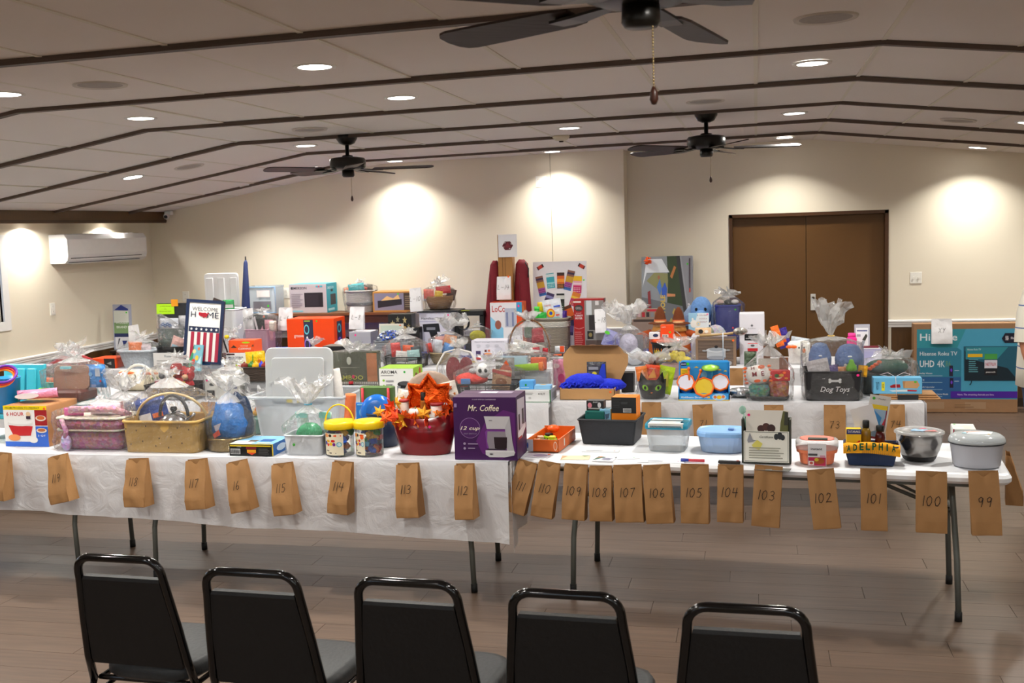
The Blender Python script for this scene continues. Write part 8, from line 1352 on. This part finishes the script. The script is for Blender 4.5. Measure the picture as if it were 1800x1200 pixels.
g = G(873, 906, 412, 453, y=10.36); t = flatcard('die_print', 'white sheet with a dark red twenty-sided die on the tall brown carton', 'paper', (g[0], 10.43, g[2]), g[1]-g[0], g[3]-g[2], 0, 'efeff4', [('p', [(.5+.29*cos(pi/6*0+pi/3*k), .5+.22*sin(pi/3*k)) for k in range(6)], '5a1420'), ('p', [(.5+.2*cos(pi/2+2*pi/3*k), .5+.15*sin(pi/2+2*pi/3*k)) for k in range(3)], '7c2230'), ('p', [(.3, .62), (.38, .66), (.4, .62)], 'e8e0e4'), ('p', [(.65, .6), (.74, .58), (.7, .54)], 'e8e0e4'), ('p', [(.55, .34), (.66, .36), (.62, .4)], 'e8e0e4'), ('p', [(.27, .45), (.31, .42), (.31, .48)], 'e8e0e4')], lean=0)
bag_white(874, 898, 487, 526, 10.37, 'L-14', 'white paper bag marked L-14 on the tall brown carton'); t = thing('orange_dot_tag', 'orange sticker at the top of the L-14 bag', 'sticker', (XX(894, 10.36, 1.6), 10.33, aty(894, 486, 10.33).z)); b = MB(); b.M = FRONT(); b.add([(.01*cos(a*pi/6), .01*sin(a*pi/6), 0) for a in range(12)], [tuple(range(12))], mat(ORG)); b.build('sticker_face', t, fix=False)
# seafood pot box
g = G(862, 918, 531, 592, y=10.22); t = box('seafood_pot_box', 'white, blue and orange outdoor boiler carton in front of the maroon bags', 'box', (g[0], g[1], TZ+.006, g[3], 10.22), .2, 'e8e6ea', [('p', [(0, .0), (.5, 0), (.45, .45), (0, .72)], '8ac8e8'), ('t', 'LoCo', .27, .87, .42, .13, 'b8301e'), ('e', .24, .55, .1, .09, '9a5a4a'), ('r', .46, .5, .82, .88, 'b8bccc'), ('r', .5, .52, .56, .8, '7a84a8'), ('r', .68, .52, .74, .8, '7a84a8'), ('r', .83, .75, 1, 1, '3a9ac8'), ('r', .83, .5, 1, .74, 'e0501e'), ('e', .9, .92, .03, .025, PNK), ('r', .4, .0, 1, .5, 'eeecee'), ('t', '~L-13', .55, .15, .12, .05, '8a8a8a')], [('r', 0, 0, 1, 1, 'e05a26'), ('r', .2, .3, .8, .6, 'c8c4c8'), ('e', .3, .85, .2, .08, 'f08a3a')], tcol='c8401e')
# laundry basket with detergent
g = G(938, 997, 574, 606, y=10.14, z=TZ); g = G(938, 998, 561, 606, y=10.14, z=TZ); (t, W, Hh) = basket('laundry_hamper', 'cream and taupe rope hamper of cleaning supplies', g, .26, 'a89c8c', kind='weave', taper=.04, r=.1, thick=.015); b = MB(); b.rbox(-.004, -.004, Hh*.66, W+.004, .264, Hh*.995, mat('e4e0d6', .8, 0, 'weave'), .1, n=5); b.build('cream_band', t); x0, y0, z0 = t.location
packet('detergent_pouch', 'white detergent pouch with an orange and yellow emblem in the rope hamper', 'pouch', G(957, 990, 528, 566, y=y0+.08), 'dfe3ec', .05, [('e', .4, .35, .22, .22, 'f0801e'), ('e', .4, .35, .16, .16, 'f5cf20'), ('e', .4, .35, .09, .09, '2a4ab8'), ('t', '~Febreze', .3, .75, .35, .08, 'e0604a'), ('r', .6, .6, .95, .68, '3a5ac8'), ('r', .65, .2, .85, .26, 'd83a3a')], ry=-8)
jar('green_cleaner_bottle', 'lime green bottle at the left of the rope hamper', G(938, 948, 539, 566, y=y0+.06), '3ac04a', '5ad85a', 'bottle', neck=.9); packet('green_pack', 'green and yellow sponge pack in the rope hamper', 'packet', G(944, 960, 549, 566, y=y0+.05), '28b040', .04, [('r', .0, .0, 1, .35, 'e8e02a')]); packet('teal_pack', 'teal and orange pack low in the rope hamper', 'packet', G(962, 984, 558, 568, y=y0+.03), '2aa8a0', .03, [('r', .8, .1, .98, .9, 'f07030')]); packet('purple_pack', 'purple boxed item at the right of the rope hamper', 'packet', G(986, 996, 546, 564, y=y0+.1), '4a2a8a', .04); packet('yellow_pack', 'yellow pack at the back of the rope hamper', 'packet', G(944, 960, 531, 550, y=y0+.16), 'f0d02a', .04)
# lottery board
g = G(938, 1032, 460, 590, y=10.62); t = thing('ticket_board', 'white foam board covered with colourful scratch tickets against the wall', 'board', (g[0], 10.56, TZ+.006)); t.rotation_euler = (radians(-5), 0, 0); W, Hh = g[1]-g[0], g[3]-TZ; b = MB(); b.box(0, 0, 0, W, .008, Hh, mat('ecebf0', .5)); b.build('foam_board', t)
def tick(u, v, w_, h_, rot, bands, nm='scratch_ticket'):
    b = MB(); b.M = Matrix.Translation((u*W, -.002, v*Hh)) @ Matrix.Rotation(radians(rot), 4, 'Y') @ Matrix.Translation((-w_/2, 0, -h_/2)); b.box(0, -.0012, 0, w_, 0, h_, mat(bands[0][2], .5)); M0 = b.M.copy(); b.M = M0 @ FRONT(-.0013); ink(b, [('r', 0, a, 1, c, col) for a, c, col in bands]+[('r', .1+.2*i, .08+.1*j, .22+.2*i, .12+.1*j, bands[-1][2]) for i in range(4) for j in range(3)], w_, h_, .0003); b.build(nm, t, fix=False)
A = [(0, .15, '2a6ab8'), (.15, .4, 'a84a98'), (.4, .7, 'c89a2a'), (.7, 1, '8a5a4a'), (.8, .9, '3a2a4a')]
tick(.15, .72, .075, .2, -12, A); tick(.68, .78, .075, .2, 14, A)
tick(.33, .78, .08, .15, -6, [(0, 1, '3aa8b8'), (.3, .4, '8ad8e0'), (.75, .95, 'd8e8ec')]); tick(.52, .78, .075, .16, 0, [(0, 1, '3a2018'), (.3, .8, 'd8601e'), (.4, .6, 'f09a2a')])
B = [(0, .45, 'c8286a'), (.45, .7, 'e8a8c0'), (.7, 1, 'f0c020'), (.5, .6, 'f4d8e0')]
tick(.83, .73, .085, .17, 3, B); tick(.78, .56, .085, .14, 18, [(0, .5, 'b8246a'), (.5, 1, 'e0802a'), (.55, .7, 'f0c83a')]); tick(.29, .56, .08, .14, 20, [(0, 1, '3a2a5a'), (.2, .4, '6a4a9a'), (.6, .8, '8a8ac0')]); tick(.51, .52, .08, .19, 0, [(0, 1, '14181a'), (.1, .5, '2a3a30'), (.7, .9, 'd8dcd8')])
tick(.12, .42, .08, .1, 25, [(0, 1, 'e8b81e'), (.2, .5, 'c82a3a')]); tick(.68, .4, .08, .16, -20, [(0, 1, '5a2a1a'), (.3, .8, 'd8601e')]); tick(.68, .24, .08, .16, 6, [(0, 1, '3a3a6a'), (.2, .6, '6a5a9a')]); tick(.14, .94, .035, .07, -60+120, [(0, 1, '3a1418'), (.2, .8, 'c83a24')]); tick(.91, .94, .035, .07, -60, [(0, 1, '3a1418'), (.2, .8, 'c83a24')]); tick(.27, .45, .08, .12, 20, [(0, 1, '3a2a5a'), (.3, .5, '6a4a9a')])
dot(t, W, Hh, .95, .78, GRN, y=-.001)
# turkey fryer box
g = G(1009, 1062, 525, 604, y=10.16, z=TZ); t = box('turkey_fryer_box', 'tall red and silver turkey fryer carton', 'box', g, .14, '9c1418', [('r', .36, .04, 1, .97, '8a8684'), ('r', .0, .93, .25, .96, 'e8d8d4'), ('e', .17, .83, .14, .06, '3a3436'), ('t', 'GRILL', .17, .83, .2, .045, 'a8a4a4'), ('t', '~30 QUART', .17, .735, .18, .02, 'f0d0d0'), ('t', 'TURKEY', .17, .69, .28, .035, 'f4e4e4'), ('t', 'FRYER', .17, .64, .24, .035, 'f4e4e4'), ('l', [(.02, .47), (.17, .44), (.33, .47)], .004, 'd89a9a'), ('r', .42, .7, .6, .97, 'c8ccd0'), ('r', .5, .42, .75, .7, '2c2628'), ('r', .44, .25, .64, .4, '1e1c1e'), ('e', .54, .33, .06, .04, '8a7a4a'), ('r', .38, .05, .95, .23, '5a4a44'), ('e', .6, .12, .14, .04, '8a6a5a'), ('e', .75, .93, .03, .02, PNK), ('r', .72, .88, .84, .96, 'd8d4d4')]+lines(.03, .3, .1, .4, 8, 'c86a6a'), [('r', 0, 0, 1, 1, '9a9490'), ('r', .0, .6, .4, 1, 'a8201e')])
bag_white(1045, 1064, 544, 584, 10.1, 'L-18', 'white paper bag marked L-18 on the turkey fryer carton', rot=-3)
packet('ziplock_bag', 'clear and blue zip bag with a green end behind the open brown carton', 'packet', G(1055, 1095, 575, 606, y=9.7), '8a8ab8', .06, [('e', .1, .8, .12, .1, '5ac03a'), ('p', [(.2, .2), (.8, .3), (.6, .7)], '5a5a9a')], ry=22)
# right back: scarecrows etc
g = G(1111, 1160, 543, 580, y=10.45); box('sampler_box', 'tan and red sampler carton with a row of small pictures', 'box', (g[0], g[1], TZ+.006, g[3], 10.45), .1, '9a8474', [('r', .55, .94, 1, .99, 'c8283a')]+[('r', .05+.155*i, .8, .16+.155*i, .92, c_) for i, c_ in enumerate(('2a2428', 'c8a8a8', 'b02a34', '3a3434', '8a8a8c', 'c8702a'))]+[('r', .05, .68, .9, .74, '4a3c34')])
for i, (a, c, yt, lab) in enumerate(((1143, 1176, 541, 'left scarecrow plush with a pointed brown hat'), (1176, 1208, 542, 'right scarecrow plush with a pointed brown hat'))):
    y = 9.75+.02*i; g = G(a, c, yt, 640, y=y, z=TZ); t = thing('scarecrow_doll', lab, 'doll', (g[0], y, TZ+.006)); W, Hh = g[1]-g[0], g[3]-TZ; BR = mat('6a3414', .9, 0, 'fabric')
    b = MB(); b.lathe([(.05, 0), (.11, .05), (.1, Hh*.4), (.05, Hh*.55)], mat('b85a20', .9, 0, 'fabric'), (W/2, .08, 0), 20); b.build('body', t)
    b = MB(); b.ball((W/2, .06, Hh*.62), .065, .06, .06, mat('d8a878', .8, 0, 'fabric')); b.build('head', t)
    b = MB(); b.lathe([(.11, Hh*.66), (.1, Hh*.68), (.055, Hh*.7), (.05, Hh*.8), (.035, Hh*.92), (.012, Hh)], BR, (W/2, .08, 0), 20); b.build('hat', t)
    b = MB(); b.lathe([(.058, Hh*.7), (.056, Hh*.745)], mat('e07a4a', .8), (W/2, .08, 0), 20, cap0=False, cap1=False); b.build('hat_band', t); b = MB()
    for k in range(26): aa = k*pi/25-pi; b.tube([(W/2+.05*cos(aa), .06+.05*sin(aa), Hh*.64), (W/2+.075*cos(aa), .06+.07*sin(aa), Hh*.52)], .004, mat('d89a50', .8), 4)
    b.build('straw_hair', t, kind='stuff')
    s_ = -1 if i == 0 else 1; b = MB(); b.tube([(W/2+s_*.08, .06, Hh*.48), (W/2+s_*.16, .03, Hh*.44), (W/2+s_*.23, .0, Hh*.4)], [.035, .03, .025], mat('a84a1c', .9, 0, 'fabric')); b.build('arm', t)
plush('plush_dog', 'large light blue plush dog with long floppy ears', G(1210, 1252, 521, 590, y=10.35, z=TZ) if False else (XX(1208, 10.4, 1), XX(1256, 10.4, 1), TZ+.006, aty(1232, 522, 10.4).z, 10.4), '6f9cd8', muzzle='7aa8e4', ears='8aa0c0', D=.26)
g = G(1210, 1246, 550, 583, y=10.1); t = flatcard('picture_book', 'pale blue picture book about giving a dog a donut', 'book', (g[0], 10.12, g[2]), g[1]-g[0], g[3]-g[2], 0, '9ac8e4', [('p', [(.3, .0), (1, 0), (1, .98), (.45, .98), (.35, .6)], 'e4ecf0'), ('t', '~IF YOU GIVE', .68, .86, .5, .08, '8a3a4a'), ('t', '~A DOG A', .72, .68, .38, .08, '8a3a4a'), ('t', '~DONUT', .74, .5, .36, .09, '8a3a4a'), ('e', .25, .4, .16, .22, 'f2f0ea'), ('e', .2, .66, .05, .06, 'f2f0ea'), ('e', .48, .4, .1, .13, 'e8d8b8'), ('e', .48, .4, .035, .05, '9ac8e4'), ('e', .6, .1, .15, .06, 'e8b83a'), ('e', .92, .92, .035, .04, PNK)], lean=6, thick=.012)
g = G(1240, 1275, 565, 598, y=9.95); t = thing('patterned_plush', 'grey and white patterned plush paw bundle beside the picture book', 'plush toy', ((g[0]+g[1])/2, 10.0, TZ+.01)); b = MB(); b.ball((0, .06, .14), .1, .07, .12, mat('b8b4c4', .9, 0, 'yarn')); b.build('body', t); b = MB(); b.ball((-.06, .0, .2), .045, .03, .045, mat('9aa08a', .9, 0, 'fuzz')); b.build('paw', t); packet('puppy_card', 'cream puppy face card lying by the stockpot carton', 'card', G(1222, 1250, 576, 590, y=9.5), 'd8b48a', .02, [('e', .35, .5, .15, .3, '1c1c1c'), ('e', .7, .5, .12, .2, 'f0e8dc')])
t = thing('table_riser', 'low white riser carrying the puppy card and patterned plush', 'box', (XX(1216, 9.42, .8), 9.36, TZ+.0055)); b = MB(); b.rbox(0, 0, 0, .3, .3, .225, mat('c8c4cc', .6), .004); b.build('carton', t)
# navy bucket in film
g = G(1257, 1302, 536, 600, y=10.25, z=TZ); t, W, Hh = start('navy_bucket', 'royal blue square bucket of toiletries in clear film before the doors', 'bucket', g); K = mat('1c2c86', .4); b = MB(); b.rbox(0, 0, 0, W, .22, Hh, K, .04, .12); b.build('bucket_body', t); b = MB(); b.rbox(-.006, -.006, Hh-.02, W+.006, .226, Hh, K, .04); b.build('rim', t); wrap(t, W/2, .11, W/2+.02, .13, 0, Hh*1.02, Hh*1.25, .02, (0, 0), tr=.07, sq=4, amp=.03); dot(t, W, Hh, .8, .9, GRN); dot(t, W, Hh, .7, .5, 'ff3a3a')
x0, y0, z0 = t.location; t.location.z = z0
for i, (u, c_, nm) in enumerate(((.2, 'e8c8c0', 'blush'), (.5, '2a2a30', 'black'), (.78, 'ece8ea', 'white'))): t = thing('toiletry_item', nm+' rounded toiletry item on the royal blue bucket', 'toiletry', (x0+u*W, y0+.08, z0+Hh+.005)); b = MB(); b.ball((0, 0, .02), .035, .03, .022, mat(c_, .5)); b.build('item_body', t)
# cornhole box leaning on wall
g = G(1128, 1218, 449, 575, y=YR-.25); W = g[1]-g[0]; t = thing('cornhole_box', 'tall grey board game carton with a lawn photo leaning on the wall', 'box', (g[0], YR-.33, TZ+.03)); Hh = g[3]-TZ-.03; t.rotation_euler = (radians(-8), 0, 0)
b = MB(); b.rbox(0, 0, 0, W, .1, Hh, mat('8a8a90', .35), .004); b.build('carton', t)
printed(t, [('p', [(0, .45), (0, 1), (.62, 1), (.66, .35), (.3, .42)], '8f9498'), ('p', [(.25, .8), (.62, .78), (.62, .62), (.3, .6), (.1, .7)], '8a8a5a'), ('p', [(.5, 1), (.68, 1), (.82, .35), (.5, .42), (.52, .7)], '2f4020'), ('p', [(.02, .62), (.1, .97), (.4, .97), (.55, .8), (.1, .8)], 'dfe4e8'), ('p', [(0, .0), (0, .5), (.8, .38), (.9, 0)], '6c6e72'), ('p', [(.68, 1), (.75, 1), (.95, .0), (.88, 0)], '2e2e30'), ('p', [(.75, 1), (.78, 1), (.98, 0), (.95, 0)], '9a9aa0'),
 ('p', [(.3, .62), (.36, .72), (.4, .6), (.36, .52)], '4a78c0'), ('p', [(.4, .6), (.46, .68), (.5, .6), (.48, .5), (.4, .5)], '2f58b8'), ('p', [(.5, .54), (.66, .53), (.66, .5), (.5, .5)], 'd08a5a'), ('e', .34, .74, .025, .025, 'a86a4a'), ('p', [(.56, .75), (.64, .88), (.68, .86), (.6, .72)], 'b8743a'), ('p', [(.6, .3), (.64, .36), (.74, .26), (.7, .18)], 'b89a4a'), ('p', [(.52, .16), (.58, .24), (.68, .12), (.62, .04)], 'b89a4a'),
 ('e', .72, .12, .02, .05, 'd83a3a'), ('e', .79, .12, .02, .05, '2f58c8'), ('p', [(.12, .56), (.17, .58), (.2, .28), (.15, .2)], '8a2a2e'), ('r', .93, .55, .955, .97, '4a3a44'), ('r', .93, .55, .955, .6, 'c8402a'), ('e', .9, .9, .014, .012, GRN)], W, Hh, FRONT(), 'printed_front')
b = MB(); b.M = Matrix.Translation((.37*W, 0, .02*Hh)) @ FRONT(-.004) @ Matrix.Rotation(pi/2, 4, 'Z'); vs, fs, a0, a1, c0, c1 = text_mesh('CORN HOLE', .03); b.add([((v.x-a0)/(a1-a0)*Hh*.5, -((1-(v.y-c0)/(c1-c0)))*.05, 0) for v in vs], fs, mat('d8b85a', .4)); b.build('printed_title', t, fix=False)
b = MB(); b.M = Matrix.Translation((.9*W, 0, .25*Hh)) @ FRONT(-.004) @ Matrix.Rotation(pi/2, 4, 'Z'); vs, fs, a0, a1, c0, c1 = text_mesh('ESPN', .03); b.add([((v.x-a0)/(a1-a0)*Hh*.16, -((1-(v.y-c0)/(c1-c0)))*.022, 0) for v in vs], fs, mat('e8e8ec', .4)); b.build('printed_logo', t, fix=False)
P = aty(1139, 458, YR-.235); t = thing('gift_bow', 'round orange gift bow on the leaning grey carton', 'bow', (P.x, P.y, P.z)); rnd = random.Random(3); b = MB()
for i in range(34): a, e = rnd.uniform(0, 6.28), rnd.uniform(0, 1.5); b.ball((.035*cos(a)*cos(e), -.03*sin(e), .035*sin(a)*cos(e)), .013, .01, .009, mat('f25a1e', .3), 6, 4)
b.build('bow_loops', t)
# ================================================================ TV carton at the right wall
g = G(1607, 1786, 568, 708, y=YR-.42, z=.0); x0, x1 = XX(1606, 11.2, .5), XX(1790, 11.2, .5); z1 = aty(1700, 568, 11.2).z; W, Hh = x1-x0, z1-.006
t = thing('television_box', 'large teal television carton standing on the floor at the right wall', 'box', (x0, 11.2, .004)); b = MB(); b.rbox(0, 0, 0, W, .16, Hh, mat('a07a58', .7, kind='paper'), .004); b.build('carton', t)
printed(t, [('r', .03, .15, .995, .94, '4aa2c4'), ('p', [(.03, .15), (.46, .15), (.46, .7), (.42, .73), (.03, .73)], '2a5f96'), ('p', [(.03, .4), (.46, .4), (.46, .7), (.42, .73), (.03, .73)], '2f7f9a'), ('p', [(.03, .73), (.42, .73), (.5, .94), (.03, .94)], '3597a6'),
 ('t', 'Hisense', .24, .85, .36, .08, 'e4eef4'), ('t', 'Hisense Roku TV', .24, .665, .36, .045, 'dce8f0'), ('t', 'UHD', .13, .55, .14, .075, 'e8f0f6'), ('t', '~4K', .265, .55, .075, .075, 'd8e4ec'), ('t', '~R6', .335, .55, .045, .065, '6a9a6a')]
 +[e for k, (s, y_) in enumerate((('Dolby Vision', .44), ('DTS X', .365), ('4K AI Upscaler', .285), ('Auto Low Latency Game Mode', .205))) for e in (('t', s, .05+.0055*len(s), y_, .011*len(s), .022, 'dce8f0'), ('r', .05, y_-.03, .28, y_-.022, '8ab0cc'))]
 +[('r', .345, .41, .38, .53, '22203a'), ('r', .35, .28, .385, .39, '22203a'), ('e', .365, .48, .01, .02, '6a3ac8'), ('e', .368, .34, .01, .02, '6a3ac8'), ('r', .395, .47, .44, .478, 'a8c4dc'), ('r', .395, .35, .44, .358, 'a8c4dc'),
 ('r', .36, .165, .995, .24, '4a1e9a'), ('t', 'News. The streaming channels you love.', .6, .2, .35, .025, 'd8c8f0'), ('p', [(.84, .83), (.87, .89), (1, .89), (1, .78), (.87, .78)], '12142a'), ('t', 'NBA', .89, .835, .03, .05, 'e8e8f0'), ('t', 'Hisense', .955, .835, .06, .03, 'e8e8f0'),
 ('p', [(.49, .36), (1, .36), (1, .745), (.48, .745)], '1f5a70'), ('p', [(.49, .36), (1, .36), (.9, .5), (.55, .6), (.49, .7)], '0f2430'), ('p', [(.5, .735), (.9, .735), (.8, .6), (.5, .6)], '2f8a98'), ('t', 'Hisense Roku TV', .58, .71, .13, .02, 'b8d8dc'), ('r', .52, .625, .66, .66, 'e8b820'), ('r', .68, .6, .8, .66, '4aa04a'), ('r', .68, .5, .8, .59, 'dcd8e4'), ('t', 'NETFLIX', .74, .545, .1, .035, 'b8284a'), ('r', .68, .42, .8, .495, '14141c'), ('t', 'peacock', .74, .455, .09, .025, 'e0e0e0')]
 +lines(.53, .62, .45, .61, 7, '5a9aa8')+[('l', [(.56, .36), (.55, .32), (.54, .32)], .008, '1a3a4a')], W, Hh, FRONT(), 'printed_front')
printed(t, [('r', .1, .04, .3, .12, 'a8886a'), ('r', .5, .04, .7, .12, 'a8886a')]+lines(.4, .6, .05, .1, 2, '8a6a4c'), W, Hh*.98, FRONT(-.002), 'bottom_print')
P = aty(1653, 560, 11.14); tb = bag_white(1637, 1673, 561, 603, 11.19, 'XY', 'white paper bag hanging over the top of the teal television carton')
# ================================================================ person at the right edge
t = thing('person', 'person in a cream striped polo shirt and jeans standing at the right picture edge', 'person', (XX(1777, 7.2, 1.1)+.245, 7.42, 0), radians(60))
SK = mat('b5795a', .55, kind='wall'); SH = mat('dcd6c8', .8, 0, 'stripe'); JN = mat('3a4a66', .85, 0, 'fabric'); SHO = mat('dcdcdc', .5)
def skin(name, verts, edges, mt, root=0, sub=2):
    me = bpy.data.meshes.new(name); me.from_pydata([v[:3] for v in verts], edges, []); o = bpy.data.objects.new(name, me); C.objects.link(o)
    md = o.modifiers.new('skin', 'SKIN'); me.skin_vertices or None
    if not me.skin_vertices: me.attributes
    bm = bmesh.new(); bm.from_mesh(me); ly = bm.verts.layers.skin.verify(); bm.verts.ensure_lookup_table()
    for i, v in enumerate(bm.verts): rx, ry = verts[i][3]; v[ly].radius = (rx, ry); v[ly].use_root = (i == root)
    bm.to_mesh(me); bm.free(); md.use_smooth_shade = True
    s_ = o.modifiers.new('sub', 'SUBSURF'); s_.levels = sub; s_.render_levels = sub; me.materials.append(mt)
    return o
# local frame: facing -y (towards the aisle); left arm at +x
V = [(0, 0, .95, (.15, .11)), (0, .0, 1.15, (.155, .115)), (0, .01, 1.34, (.17, .11)), (0, .02, 1.45, (.1, .07)), (0, .01, 1.53, (.055, .055)), (0, -.01, 1.6, (.06, .07)), (0, -.01, 1.68, (.08, .095)), (0, 0, 1.75, (.05, .06))]
E_ = [(i, i+1) for i in range(7)]
for s_ in (-1, 1):
    n = len(V); V += [(s_*.17, .02, 1.42, (.06, .06)), (s_*.23, .02, 1.34, (.055, .055)), (s_*.27, .03, 1.16, (.043, .045)), (s_*.29, .01, 1.07, (.036, .04)), (s_*.3, -.05, .93, (.03, .034)), (s_*.305, -.1, .84, (.024, .03)), (s_*.305, -.12, .78, (.02, .042)), (s_*.305, -.13, .73, (.016, .04))]
    E_ += [(3, n)]+[(n+i, n+i+1) for i in range(7)]
    n = len(V); V += [(s_*.09, 0, .88, (.085, .095)), (s_*.1, -.01, .5, (.06, .062)), (s_*.1, .0, .3, (.055, .058)), (s_*.1, .01, .09, (.038, .042)), (s_*.1, -.06, .045, (.038, .03)), (s_*.1, -.14, .035, (.036, .022))]
    E_ += [(0, n)]+[(n+i, n+i+1) for i in range(5)]
o = skin('body', V, E_, SK); o.parent = t
for s_ in (-1, 1):   # fingers
    for k, (dx, ln) in enumerate(((-.0, .075), (.0, .085), (.0, .08), (.0, .065))):
        yy = -.165+.022*k+.0; f = [(s_*.305, -.155+.022*k, .735, (.0085, .0085)), (s_*.307, -.158+.022*k, .735-ln*.45, (.008, .008)), (s_*.3, -.152+.022*k, .735-ln*.8, (.0075, .0075)), (s_*.292, -.146+.022*k, .735-ln, (.006, .006))]
        q = skin('finger', f, [(0, 1), (1, 2), (2, 3)], SK, 0, 1); q.parent = t
    q = skin('thumb', [(s_*.3, -.16, .79, (.011, .011)), (s_*.295, -.19, .765, (.0095, .0095)), (s_*.29, -.195, .74, (.007, .007))], [(0, 1), (1, 2)], SK, 0, 1); q.parent = t
def ell(rx, ry, z, cy=0.0, n=28): return [(rx*cos(2*pi*a/n), cy+ry*sin(2*pi*a/n), z) for a in range(n)]
b = MB(); b.loft([ell(.185, .15, .84), ell(.197, .162, .845), ell(.192, .158, .98), ell(.187, .148, 1.12, .003), ell(.197, .145, 1.28, .008), ell(.2, .13, 1.38, .012), ell(.165, .11, 1.45, .015), ell(.095, .09, 1.5, .012), ell(.078, .08, 1.53, .01)], SH)
for s_ in (-1, 1): b.tube([(s_*.12, .02, 1.41), (s_*.19, .022, 1.39), (s_*.24, .024, 1.32), (s_*.266, .028, 1.2), (s_*.276, .03, 1.14)], [.06, .068, .07, .066, .064], SH, 18, cap=False)
b.build('polo_shirt', t)
JV = [(0, 0, 1.0, (.17, .13)), (0, 0, .88, (.175, .135))]; JE = [(0, 1)]
for s_ in (-1, 1): n = len(JV); JV += [(s_*.095, 0, .8, (.1, .11)), (s_*.1, -.01, .5, (.078, .082)), (s_*.1, .0, .3, (.072, .078)), (s_*.1, .01, .07, (.065, .075))]; JE += [(1, n)]+[(n+i, n+i+1) for i in range(3)]
q = skin('jeans', JV, JE, JN); q.parent = t
for s_ in (-1, 1): b = MB(); b.rbox(s_*.1-.05, -.2, .0, s_*.1+.05, .07, .075, SHO, .045, 0, True, 5); b.build('shoe', t)
b = MB(); b.ball((0, .022, 1.695), .086, .094, .088, mat('9a9690', .9, 0, 'fuzz'), nz=.05); b.build('hair', t)
for s_ in (-1, 1):
    b = MB(); b.ball((s_*.032, -.088, 1.665), .012, .008, .008, mat('2a2420', .2)); b.build('eye', t); b = MB(); b.ball((s_*.085, .0, 1.65), .012, .02, .03, SK); b.build('ear', t)
b = MB(); b.ball((0, -.108, 1.64), .014, .018, .024, SK); b.build('nose', t); b = MB(); b.ball((0, -.098, 1.605), .025, .006, .006, mat('8a4a40', .5)); b.build('mouth', t)
